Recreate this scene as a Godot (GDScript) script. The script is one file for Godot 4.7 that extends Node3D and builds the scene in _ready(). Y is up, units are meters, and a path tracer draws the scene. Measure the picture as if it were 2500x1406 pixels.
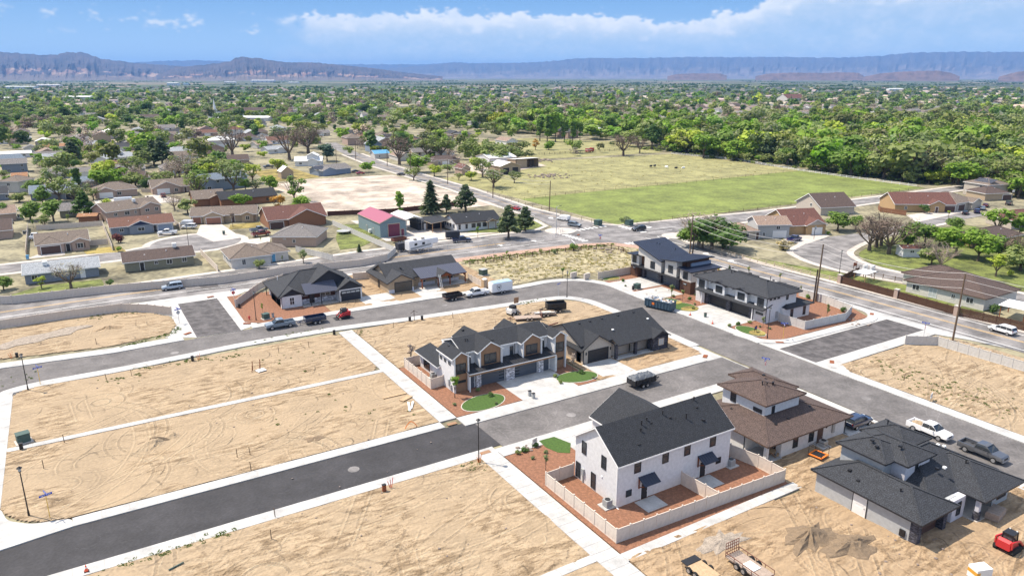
extends Node3D
# An aerial view over a half-built subdivision. y is up, metres; +x runs along the new streets,-z along the cross street.
const EYE := 49.0
var M := {}
var taken := {}
var cache := {}
var rng := RandomNumberGenerator.new()

# ---------- mesh builder ----------
class Mb:
	var v := PackedVector3Array()
	var n := PackedVector3Array()
	var u := PackedVector2Array()
	var c := PackedColorArray()
	var col := Color(1,1,1)
	var t := Transform3D.IDENTITY
	func tri(a0: Vector3, b0: Vector3, c0: Vector3) -> void:
		var a := t * a0
		var b := t * b0
		var d := t * c0
		var nn := (b - a).cross(d - a)
		if nn.length_squared() < 1e-12: return
		nn = nn.normalized()
		var tx := Vector3.UP.cross(nn)
		tx = Vector3.RIGHT if tx.length_squared() < 1e-4 else tx.normalized()
		var ty := nn.cross(tx)
		for p: Vector3 in [a, d, b]:
			v.push_back(p); n.push_back(nn); u.push_back(Vector2(p.dot(tx),-p.dot(ty))); c.push_back(col)
	func quad(a: Vector3, b: Vector3, d: Vector3, e: Vector3) -> void:   # counter-clockwise seen from outside
		tri(a, b, d); tri(a, d, e)
	func box(x0: float, y0: float, z0: float, x1: float, y1: float, z1: float) -> void:
		var p := [Vector3(x0, y0, z0),Vector3(x1, y0, z0),Vector3(x1, y0, z1),Vector3(x0, y0, z1),Vector3(x0, y1, z0),Vector3(x1, y1, z0),Vector3(x1, y1, z1),Vector3(x0, y1, z1)]
		quad(p[3], p[2], p[6], p[7]); quad(p[1], p[0], p[4], p[5]); quad(p[0], p[3], p[7], p[4]); quad(p[2], p[1], p[5], p[6]); quad(p[7], p[6], p[5], p[4]); quad(p[0], p[1], p[2], p[3])
	func cbox(c0: Vector3, s: Vector3) -> void:
		box(c0.x - s.x / 2, c0.y - s.y / 2, c0.z - s.z / 2, c0.x + s.x / 2, c0.y + s.y / 2, c0.z + s.z / 2)
	func tube(a: Vector3, b: Vector3, r0: float, r1: float, k := 6, caps := true) -> void:
		var ax := (b - a).normalized()
		var s := ax.cross(Vector3.UP)
		s = Vector3.RIGHT if s.length_squared() < 1e-5 else s.normalized()
		var w := ax.cross(s)
		for i in k:
			var p := s * cos(TAU * i / k) + w * sin(TAU * i / k)
			var q := s * cos(TAU * (i + 1) / k) + w * sin(TAU * (i + 1) / k)
			quad(a + p * r0, a + q * r0, b + q * r1, b + p * r1)
			if caps:
				tri(b, b + p * r1, b + q * r1); tri(a, a + q * r0, a + p * r0)
	func bar(a: Vector3, b: Vector3, w: float, h: float) -> void:
		var ax := (b - a).normalized()
		var s := ax.cross(Vector3.UP)
		s = (Vector3.RIGHT if s.length_squared() < 1e-5 else s.normalized()) * w / 2
		var q := s.cross(ax).normalized() * h / 2
		quad(a - s - q, a + s - q, b + s - q, b - s - q); quad(a + s + q, a - s + q, b - s + q, b + s + q)
		quad(a + s - q, a + s + q, b + s + q, b + s - q); quad(a - s + q, a - s - q, b - s - q, b - s + q)
		quad(a - s - q, a - s + q, a + s + q, a + s - q); quad(b - s - q, b + s - q, b + s + q, b - s + q)
	func prism(poly: PackedVector2Array, y0: float, y1: float) -> void:   # poly is x, z
		var idx := Geometry2D.triangulate_polygon(poly)
		for i in range(0, idx.size(),3):
			var a := poly[idx[i]]
			var b := poly[idx[i + 1]]
			var d := poly[idx[i + 2]]
			if (b - a).cross(d - a) > 0:
				var h := b
				b = d; d = h
			tri(Vector3(a.x, y1, a.y),Vector3(b.x, y1, b.y),Vector3(d.x, y1, d.y))
		var cw := Geometry2D.is_polygon_clockwise(poly)
		if y1 - y0 > 0.001:
			for i in poly.size():
				var a := poly[i]
				var b := poly[(i + 1) % poly.size()]
				if cw:
					quad(Vector3(a.x, y0, a.y),Vector3(b.x, y0, b.y),Vector3(b.x, y1, b.y),Vector3(a.x, y1, a.y))
				else:
					quad(Vector3(b.x, y0, b.y),Vector3(a.x, y0, a.y),Vector3(a.x, y1, a.y),Vector3(b.x, y1, b.y))
	func extr(prof: PackedVector2Array, z0: float, z1: float) -> void:   # profile in x, y extruded along z
		var idx := Geometry2D.triangulate_polygon(prof)
		for i in range(0, idx.size(),3):
			var a := prof[idx[i]]
			var b := prof[idx[i + 1]]
			var d := prof[idx[i + 2]]
			if (b - a).cross(d - a) < 0:
				var h := b
				b = d; d = h
			tri(Vector3(a.x, a.y, z1),Vector3(b.x, b.y, z1),Vector3(d.x, d.y, z1))
			tri(Vector3(a.x, a.y, z0),Vector3(d.x, d.y, z0),Vector3(b.x, b.y, z0))
		var cw := Geometry2D.is_polygon_clockwise(prof)   # in a y-up frame Godot's clockwise is our counter-clockwise
		for i in prof.size():
			var a := prof[i]
			var b := prof[(i + 1) % prof.size()]
			if cw:
				quad(Vector3(b.x, b.y, z0),Vector3(a.x, a.y, z0),Vector3(a.x, a.y, z1),Vector3(b.x, b.y, z1))
			else:
				quad(Vector3(a.x, a.y, z0),Vector3(b.x, b.y, z0),Vector3(b.x, b.y, z1),Vector3(a.x, a.y, z1))
	func ball(p: Vector3, r: Vector3, k := 8) -> void:
		for i in k:
			for j in range(0, k / 2):
				var f := func(ii: int, jj: int) -> Vector3:
					var el := PI * jj / (k / 2) - PI / 2
					var az := TAU * ii / k
					return p + Vector3(cos(el) * cos(az) * r.x, sin(el) * r.y, cos(el) * sin(az) * r.z)
				quad(f.call(i + 1, j), f.call(i, j), f.call(i, j + 1), f.call(i + 1, j + 1))
	func mesh() -> ArrayMesh:
		var a := []
		a.resize(Mesh.ARRAY_MAX)
		a[Mesh.ARRAY_VERTEX] = v; a[Mesh.ARRAY_NORMAL] = n; a[Mesh.ARRAY_TEX_UV] = u; a[Mesh.ARRAY_COLOR] = c
		var m := ArrayMesh.new()
		if v.size() > 0: m.add_surface_from_arrays(Mesh.PRIMITIVE_TRIANGLES, a)
		return m

# ---------- naming ----------
func numbered(called: String) -> String:
	var k: int = taken.get(called,-1) + 1
	taken[called] = k
	return called if k == 0 else "%s_%03d" % [called, k]
func tag(o: Node3D, label: String, category: String, group := "", kind := "") -> Node3D:
	if label: o.set_meta("label", label)
	if category: o.set_meta("category", category)
	if group: o.set_meta("group", group)
	if kind: o.set_meta("kind", kind)
	return o
func thing(called: String, label: String, category: String, at := Vector3.ZERO, deg := 0.0, group := "") -> Node3D:
	var o := Node3D.new()
	o.name = numbered(called); add_child(o)
	o.position = at; o.rotation_degrees.y = deg
	return tag(o, label, category, group)
func put(called: String, m: Mesh, mat: Material, parent: Node3D) -> MeshInstance3D:
	var o := MeshInstance3D.new()
	o.mesh = m; o.material_override = mat
	if parent == self:
		o.name = numbered(called); add_child(o)
	else:
		o.name = called; parent.add_child(o, true)
	return o
func obj(called: String, b: Mb, mat: Material, parent: Node3D) -> MeshInstance3D:
	return put(called, b.mesh(), mat, parent)
func struct(called: String, b: Mb, mat: Material) -> MeshInstance3D:
	var o := obj(called, b, mat, self)
	o.set_meta("kind","structure")
	return o
func dup(o: Node3D, called: String, label: String, at: Vector3, deg := 0.0) -> Node3D:
	var r: Node3D = o.duplicate()
	r.name = numbered(called); add_child(r)
	r.position = at; r.rotation_degrees.y = deg
	r.set_meta("label", label)
	return r
func V(x: float, z: float) -> Vector2: return Vector2(x, z)
func H3(x: float, z: float, h: float) -> Vector3: return Vector3(x, z, h)
func g3(p: Vector2, y := 0.1) -> Vector3: return Vector3(p.x, y, p.y)

# ---------- materials ----------
func L(r: float, g: float, b: float) -> Color: return Color(r, g, b).linear_to_srgb()   # linear reflectances
func mat(key: String, c: Color, rough := 0.85, tex: Texture2D = null, scale := 0.25, tri := false, metal := 0.0) -> StandardMaterial3D:
	var m := StandardMaterial3D.new()
	m.resource_name = key
	m.albedo_color = c; m.roughness = rough; m.metallic = metal
	m.vertex_color_use_as_albedo = true
	if tex:
		m.albedo_texture = tex
		m.uv1_scale = Vector3(scale, scale, scale)
		if tri:
			m.uv1_triplanar = true; m.uv1_world_triplanar = true
	M[key] = m
	return m
func noise(sd: int, freq: float, oct := 4, type := FastNoiseLite.TYPE_SIMPLEX_SMOOTH) -> FastNoiseLite:
	var f := FastNoiseLite.new()
	f.seed = sd; f.frequency = freq; f.fractal_octaves = oct; f.noise_type = type
	return f
func bytes(f: FastNoiseLite, w: int, h: int) -> PackedByteArray:
	return f.get_seamless_image(w, h, false, false,0.15).get_data()
# speckled grey texture: layers is [[noise bytes, strength], ...], all about 1.0
func speckle(size: int, layers: Array, rows := 0, rowdark := 0.75, cols := 0) -> ImageTexture:
	var d := PackedByteArray()
	d.resize(size * size)
	for y in size:
		for x in size:
			var k := 0.86
			for l in layers: k += (l[0][y * size + x] / 255.0 - 0.5) * l[1]
			if rows > 0 and y % rows == 0: k *= rowdark
			if cols > 0 and (x + (y / maxi(rows,1)) % 3 * cols / 3) % cols == 0: k *= 0.5 + rowdark / 2
			d[y * size + x] = clampi(int(k * 255.0),0,255)
	return img(d, size)
func img(d: PackedByteArray, size: int) -> ImageTexture:
	var i := Image.create_from_data(size, size, false, Image.FORMAT_L8, d)
	i.convert(Image.FORMAT_RGB8)
	return ImageTexture.create_from_image(i)

func _ready() -> void:
	rng.seed = 77
	# camera
	var cam := Camera3D.new()
	cam.name = "camera"; add_child(cam)
	cam.position = Vector3(0, EYE,0)
	cam.rotation_degrees = Vector3(-16.11,-31.3,0)
	cam.fov = 42.88
	cam.near = 0.5; cam.far = 90000.0
	cam.current = true
	# sky, air, exposure
	var we := WorldEnvironment.new()
	we.name = "environment"; add_child(we)
	var env := Environment.new()
	we.environment = env
	env.background_mode = Environment.BG_SKY
	env.tonemap_mode = Environment.TONE_MAPPER_LINEAR
	env.tonemap_exposure = 1.6
	env.sdfgi_enabled = true; env.ssao_enabled = true; env.ssil_enabled = true
	env.fog_enabled = true
	env.fog_density = 0.000052
	env.fog_light_color = Color(0.52,0.73,1.0)
	env.sky = Sky.new()
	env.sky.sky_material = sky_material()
	env.background_energy_multiplier = 1.0
	# sun, high and over the left shoulder
	var sun := DirectionalLight3D.new()
	sun.name = "sun"; add_child(sun)
	sun.look_at_from_position(Vector3.ZERO,Vector3(0.40,-1.0,0.47))
	sun.light_energy = 1.45
	sun.light_color = Color(1.0,0.955,0.89)
	sun.light_angular_distance = 0.5
	sun.shadow_enabled = true
	make_materials()
	build_ground()
	build_roads()
	build_mountains()
	build_subdivision()
	build_neighbours()
	build_fences()
	build_vehicles()
	build_street()
	build_near_trees()
	build_far()

# ---------- sky ----------
func sky_material() -> PanoramaSkyMaterial:
	var pm := PanoramaSkyMaterial.new()
	var W := 4096
	var H := 2048
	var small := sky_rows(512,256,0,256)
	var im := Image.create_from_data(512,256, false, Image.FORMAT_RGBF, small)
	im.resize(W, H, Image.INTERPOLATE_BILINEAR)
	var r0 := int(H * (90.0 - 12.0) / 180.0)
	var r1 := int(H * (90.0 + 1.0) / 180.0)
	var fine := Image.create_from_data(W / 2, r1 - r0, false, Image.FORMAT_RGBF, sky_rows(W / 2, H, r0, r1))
	fine.resize(W, r1 - r0, Image.INTERPOLATE_CUBIC)
	im.blit_rect(fine, Rect2i(0,0, W, r1 - r0),Vector2i(0, r0))
	pm.panorama = ImageTexture.create_from_image(im)
	return pm
# one function of direction for the whole dome: blue air, paler low down, a bank of cloud round the horizon, cumulus over it, and an added bright veil overhead
func sky_rows(w: int, h: int, r0: int, r1: int) -> PackedByteArray:
	var out := PackedFloat32Array()
	out.resize(w * (r1 - r0) * 3)
	var n1 := noise(3,1.0,6)
	var n2 := noise(9,1.0,4)
	var i := 0
	for y in range(r0, r1):
		var el := PI / 2 - PI * (y + 0.5) / h
		var ed := rad_to_deg(el)
		var e := maxf(ed,0.0)
		var k := 1.0 - exp(-e / 5.0)
		var base := Vector3(0.50,0.66,0.76).lerp(Vector3(0.003,0.165,0.47), k)
		base = base.lerp(Vector3(0.07,0.17,0.40),1.0 - exp(-e / 40.0))
		for x in w:
			var a := wrapf(rad_to_deg(TAU * (x + 0.5) / w) - 31.3,-180.0,180.0)      # degrees to the right of the middle of the view
			var az := TAU * (x + 0.5) / w      # the left edge looks along -z
			var d := Vector3(sin(az),0,-cos(az))
			var col := base
			if ed > -1.0:
				var q := d * 26.0 + Vector3(0, ed * 0.8,0)
				var puff := n1.get_noise_3d(q.x, q.y, q.z)
				var fine := n1.get_noise_3d(q.x * 4.0, q.y * 4.0, q.z * 4.0)
				var soft := n2.get_noise_3d(q.x * 0.25, ed * 0.28, q.z * 0.25)
				# the long bank and the taller cumulus that stands on its right
				var top := 3.95 + puff * 0.8 + fine * 0.5 + 0.5 * smoothstep(-18.0,-6.0, a) * smoothstep(14.0,-2.0, a) + 2.6 * smoothstep(14.0,22.0, a)
				var grow := smoothstep(-17.5,-13.0, a + puff * 3.0)
				if absf(a) > 60.0:
					top = 5.0 + puff * 2.0; grow = 0.85
				var edge := smoothstep(top + 0.10, top - 0.22, e)
				var depth := clampf((top - e) / maxf(top,0.5),0.0,1.0)
				var body := lerpf(0.88,0.34, smoothstep(0.03,0.55, depth + soft * 0.25)) + 0.28 * soft
				var amt := clampf(edge * body * grow,0.0,1.0)
				var shade := smoothstep(0.05,0.35, depth + puff * 0.22)
				var cc := Vector3(0.68,0.69,0.70).lerp(Vector3(0.42,0.51,0.60), shade * clampf(0.75 - puff * 0.8 - fine * 0.6,0.1,1.0))
				col = col.lerp(cc, amt * smoothstep(0.0,1.0, e + 0.2))
				# a second, higher deck at the right edge, some detached scraps, and a bright veil above the view, added to fill the shadows
				var scrap := smoothstep(0.04,0.32, puff * 0.7 + fine * 0.35 - 0.30 * absf(e - 3.5)) * smoothstep(2.5,3.0, e) * smoothstep(-13.0,-18.0, a) * smoothstep(-42.0,-30.0, a)
				var fill_veil := smoothstep(-0.32,0.30, n2.get_noise_3d(d.x * cos(el) * 3.0, sin(el) * 4.0, d.z * cos(el) * 3.0)) * smoothstep(7.5,20.0, ed) * 0.85
				col = col.lerp(Vector3(0.62,0.65,0.67), scrap * 0.8).lerp(Vector3(0.98,0.99,1.0), fill_veil)
			out[i] = col.x; out[i + 1] = col.y; out[i + 2] = col.z
			i += 3
	return out.to_byte_array()

# ---------- textures and materials ----------
func make_materials() -> void:
	var nf := bytes(noise(1,0.09,3),512,512)      # fine
	var nm := bytes(noise(2,0.018,4),512,512)     # medium
	var nl := bytes(noise(4,0.006,5),512,512)     # coarse
	var cell := bytes(noise(5,0.12,1, FastNoiseLite.TYPE_CELLULAR),512,512)
	var t_grain := speckle(512,[[nf,0.35],[nm,0.25],[cell,0.2]])
	var t_soft := speckle(512,[[nf,0.08],[nm,0.10],[nl,0.14]])
	var t_wear := speckle(512,[[nf,0.16],[nm,0.22],[nl,0.42]])
	var t_shingle := speckle(512,[[nf,0.7],[cell,0.5],[nm,0.2]],16,0.6,48)
	var t_stripe := speckle(512,[[nf,0.06],[nl,0.12]],0,1.0,0)
	var t_patch := speckle(512,[[nf,0.4],[nm,0.4],[nl,0.5]])
	var t_wall := speckle(128,[[bytes(noise(6,0.08,3),128,128),0.07]])
	var t_field := speckle(512,[[nf,0.25],[nm,0.22],[nl,0.22]])
	var t_road := road_texture(nf, nm, nl)
	var t_stone := stone_texture()
	# ground
	mat("dry_earth", L(0.29,0.26,0.165),0.95, t_patch,1.0 / 90.0, true)
	mat("far_land", L(0.13,0.145,0.07),0.95, t_patch,1.0 / 1500.0, true)
	dirt_material()
	mat("mound_dark", L(0.285,0.205,0.13),0.97, t_grain,1.0 / 4.0, true)
	mat("pale_lot", L(0.56,0.47,0.385),0.95, t_wear,1.0 / 60.0, true)
	mat("red_gravel", L(0.33,0.155,0.088),0.95, t_grain,1.0 / 5.0, true)
	mat("pink_gravel", L(0.56,0.37,0.28),0.95, t_grain,1.0 / 6.0, true)
	mat("grey_gravel", L(0.43,0.36,0.29),0.95, t_grain,1.0 / 8.0, true)
	mat("concrete", L(0.60,0.59,0.57),0.9, t_soft,1.0 / 14.0, true)
	mat("concrete_joint", L(0.36,0.34,0.32),0.95)
	mat("old_concrete", L(0.66,0.60,0.54),0.9, t_soft,1.0 / 12.0, true)
	mat("new_asphalt", L(0.072,0.069,0.075),0.85, t_road,1.0 / 21.0, true)
	mat("grey_asphalt", L(0.27,0.25,0.243),0.9, t_road,1.0 / 26.0, true)
	mat("old_asphalt", L(0.25,0.235,0.23),0.9, t_wear,1.0 / 31.0, true)
	mat("patch_asphalt", L(0.12,0.11,0.11),0.9, t_wear,1.0 / 9.0, true)
	mat("lawn", L(0.075,0.15,0.022),0.95, t_grain,1.0 / 4.0, true)
	mat("dry_lawn", L(0.32,0.25,0.07),0.95, t_patch,1.0 / 30.0, true)
	mat("mixed_lawn", L(0.17,0.20,0.045),0.95, t_patch,1.0 / 24.0, true)
	mat("pasture_green", L(0.21,0.255,0.055),0.95, t_field,1.0 / 70.0, true)
	mat("pasture_dry", L(0.33,0.31,0.13),0.95, t_field,1.0 / 55.0, true)
	mat("weedy", L(0.40,0.345,0.21),0.95, t_patch,1.0 / 13.0, true)
	mat("paint_white", L(0.72,0.72,0.70),0.7)
	mat("paint_yellow", L(0.66,0.42,0.14),0.7)
	# walls and roofs
	for k in [["white_wall",0.90,0.90,0.90],["offwhite_wall",0.74,0.71,0.66],["greige_wall",0.60,0.53,0.45],["tan_wall",0.53,0.41,0.28],["copper_wall",0.40,0.235,0.135],["grey_wall",0.55,0.56,0.56],["sage_wall",0.30,0.29,0.21],["pink_wall",0.56,0.41,0.33],["blue_wall",0.32,0.39,0.50],["slate_wall",0.30,0.34,0.40],["navy_wall",0.035,0.05,0.12],["red_wall",0.30,0.04,0.035],["rust_wall",0.34,0.16,0.085],["yellow_wall",0.55,0.37,0.19],["teal_wall",0.25,0.34,0.37],["brown_wall",0.12,0.055,0.03],["membrane",0.78,0.77,0.82],["vinyl",0.84,0.73,0.62],["vinyl_white",0.74,0.72,0.68],["precast",0.80,0.70,0.60],["cedar",0.12,0.05,0.035],["raw_wood",0.42,0.24,0.12],["timber_red",0.30,0.09,0.03],["charcoal_wall",0.045,0.048,0.06]]:
		mat(k[0], L(k[1], k[2], k[3]),0.9, t_wall,1.0 / 6.0)
	for k in [["shingle_black",0.034,0.038,0.047],["shingle_charcoal",0.052,0.056,0.066],["shingle_brown",0.135,0.092,0.078],["shingle_grey",0.27,0.25,0.24],["shingle_taupe",0.26,0.205,0.165],["shingle_pale",0.47,0.50,0.53],["shingle_rust",0.24,0.115,0.078],["shingle_maroon",0.20,0.085,0.065],["shingle_blue",0.24,0.30,0.37],["shingle_tan",0.42,0.30,0.23],["shingle_orange",0.50,0.25,0.12]]:
		mat(k[0], L(k[1], k[2], k[3]) * 1.0,0.92, t_shingle,1.0 / 8.0)
	mat("metal_navy", L(0.022,0.032,0.065),0.42, t_stripe,0.1)
	mat("metal_black", L(0.02,0.021,0.026),0.5)
	mat("metal_magenta", L(0.30,0.07,0.12),0.5)
	mat("metal_wine", L(0.14,0.02,0.05),0.5)
	mat("metal_white", L(0.72,0.72,0.70),0.5)
	mat("metal_slate", L(0.065,0.07,0.10),0.45)
	mat("metal_blue", L(0.09,0.30,0.50),0.5)
	mat("trim_black", L(0.018,0.019,0.024),0.6)
	mat("trim_white", L(0.80,0.80,0.79),0.7)
	mat("trim_tan", L(0.52,0.42,0.31),0.8)
	mat("trim_brown", L(0.10,0.06,0.04),0.8)
	mat("soot", L(0.012,0.012,0.014),0.5)
	mat("stone_pale", Color(1,1,1),0.9, t_stone,1.0 / 2.4)
	mat("stone_dark", L(0.11,0.11,0.13),0.9, t_stone,1.0 / 2.4)
	mat("door_slate", L(0.085,0.10,0.125),0.55)
	mat("door_navy", L(0.012,0.018,0.032),0.5)
	mat("door_black", L(0.020,0.019,0.021),0.55)
	mat("door_bronze", L(0.10,0.083,0.062),0.6)
	mat("door_brown", L(0.085,0.045,0.035),0.6)
	mat("door_white", L(0.76,0.75,0.73),0.6)
	mat("door_rust", L(0.30,0.135,0.085),0.6)
	mat("glass", L(0.03,0.036,0.042),0.12)
	mat("glass_frost", L(0.42,0.45,0.46),0.25)
	mat("solar", L(0.012,0.014,0.028),0.15)
	# things
	mat("tyre", L(0.012,0.012,0.012),0.9)
	mat("steel", L(0.42,0.42,0.43),0.4, null,1, false,0.6)
	mat("chrome", L(0.6,0.6,0.6),0.2, null,1, false,1.0)
	mat("lamp_clear", L(0.7,0.7,0.66),0.2)
	mat("lamp_red", L(0.35,0.01,0.01),0.3)
	for k in [["car_white",0.78,0.78,0.78],["car_silver",0.36,0.43,0.50],["car_grey",0.07,0.072,0.08],["car_black",0.012,0.012,0.015],["car_navy",0.016,0.028,0.07],["car_blue",0.01,0.022,0.12],["car_maroon",0.16,0.012,0.014],["car_red",0.42,0.02,0.03],["car_steel",0.17,0.21,0.25],["car_yellow",0.62,0.30,0.02]]:
		var m := mat(k[0], L(k[1], k[2], k[3]),0.28)
		m.clearcoat_enabled = true; m.clearcoat = 0.8; m.clearcoat_roughness = 0.08
	mat("machine_red", L(0.50,0.025,0.03),0.4)
	mat("machine_white", L(0.72,0.72,0.70),0.4)
	mat("trailer_black", L(0.014,0.014,0.016),0.5)
	mat("trailer_rust", L(0.15,0.055,0.035),0.8)
	mat("deck_wood", L(0.46,0.36,0.29),0.9, t_soft,0.7)
	mat("plywood", L(0.60,0.42,0.25),0.9, t_soft,0.7)
	mat("tarp", L(0.10,0.11,0.125),0.6)
	mat("dumpster_blue", L(0.045,0.085,0.12),0.55)
	mat("rubbish", L(0.66,0.64,0.62),0.9)
	mat("orange_plastic", L(0.75,0.19,0.02),0.5)
	mat("cone_orange", L(0.85,0.12,0.04),0.5)
	mat("utility_green", L(0.045,0.085,0.072),0.6)
	mat("utility_grey", L(0.33,0.34,0.34),0.6)
	mat("sign_blue", L(0.015,0.06,0.42),0.5)
	mat("sign_red", L(0.55,0.012,0.02),0.5)
	mat("sign_back", L(0.42,0.42,0.43),0.5)
	mat("post_yellow", L(0.72,0.45,0.08),0.6)
	mat("letter_white", L(0.8,0.8,0.8),0.6)
	mat("letter_dark", L(0.03,0.035,0.05),0.6)
	mat("tar_pole", L(0.13,0.088,0.056),0.9)
	mat("tar_pole_dark", L(0.05,0.035,0.026),0.9)
	mat("wire", L(0.45,0.44,0.43),0.5)
	mat("rock", L(0.34,0.27,0.23),0.9, t_grain,0.3)
	mat("sky_blue_paint", L(0.33,0.50,0.66),0.4)
	mat("bark", L(0.13,0.10,0.075),0.95)
	mat("bark_pale", L(0.30,0.24,0.19),0.95)
	for k in [["leaf_bright",0.212,0.339,0.034],["leaf_mid",0.179,0.279,0.049],["leaf_deep",0.099,0.176,0.040],["leaf_olive",0.244,0.292,0.093],["leaf_grey",0.301,0.328,0.153],["leaf_lime",0.406,0.469,0.056],["leaf_sage",0.222,0.266,0.121],["needle_dark",0.105,0.145,0.070],["needle_blue",0.081,0.137,0.100],["leaf_wine",0.164,0.039,0.036],["leaf_amber",0.580,0.301,0.048],["twig_brown",0.18,0.125,0.095],["twig_pink",0.32,0.25,0.20],["straw",0.52,0.42,0.24],["blossom",0.50,0.43,0.40],["weed",0.15,0.19,0.05]]:
		var m := mat(k[0], L(k[1], k[2], k[3]),0.8)
		m.backlight_enabled = true
		m.backlight = Color(0.75,0.85,0.4) if not k[0].begins_with("twig") else Color(0.1,0.1,0.1)

# asphalt with paving seams, tracked sand and pale scuffs
func road_texture(nf: PackedByteArray, nm: PackedByteArray, nl: PackedByteArray) -> ImageTexture:
	var d := PackedByteArray()
	d.resize(512 * 512)
	for i in 512 * 512: d[i] = clampi(int((0.72 + (nf[i] / 255.0 - 0.5) * 0.16 + (nm[i] / 255.0 - 0.5) * 0.12 + (nl[i] / 255.0 - 0.5) * 0.16) * 255),0,255)
	var r := RandomNumberGenerator.new()
	r.seed = 6
	for k in 90:
		var p := Vector2(r.randf(), r.randf()) * 512
		var a := r.randf() * TAU if k % 3 else r.randfn(0,0.1)
		var bend := r.randfn(0,0.02)
		var v := r.randf_range(8,60)
		for q in r.randi_range(6,150):
			p += Vector2(cos(a), sin(a)); a += bend
			var i := posmod(int(p.y),512) * 512 + posmod(int(p.x),512)
			if r.randf() < 0.8: d[i] = clampi(d[i] + int(v),0,255)
	return img(d,512)
func stone_texture() -> ImageTexture:
	# courses of ledge stone, each stone its own tone
	var s := 256
	var i := Image.create(s, s, false, Image.FORMAT_RGB8)
	var r := RandomNumberGenerator.new()
	r.seed = 12
	i.fill(Color(0.42,0.43,0.46))
	var y := 0
	while y < s:
		var h := r.randi_range(8,15)
		var x := -r.randi_range(0,20)
		while x < s:
			var w := r.randi_range(18,52)
			var k := r.randf_range(0.50,0.98)
			i.fill_rect(Rect2i(x, y, w - 1, h - 1), Color(k, k * 0.99, k * 1.01))
			x += w
		y += h
	return ImageTexture.create_from_image(i)

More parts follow.
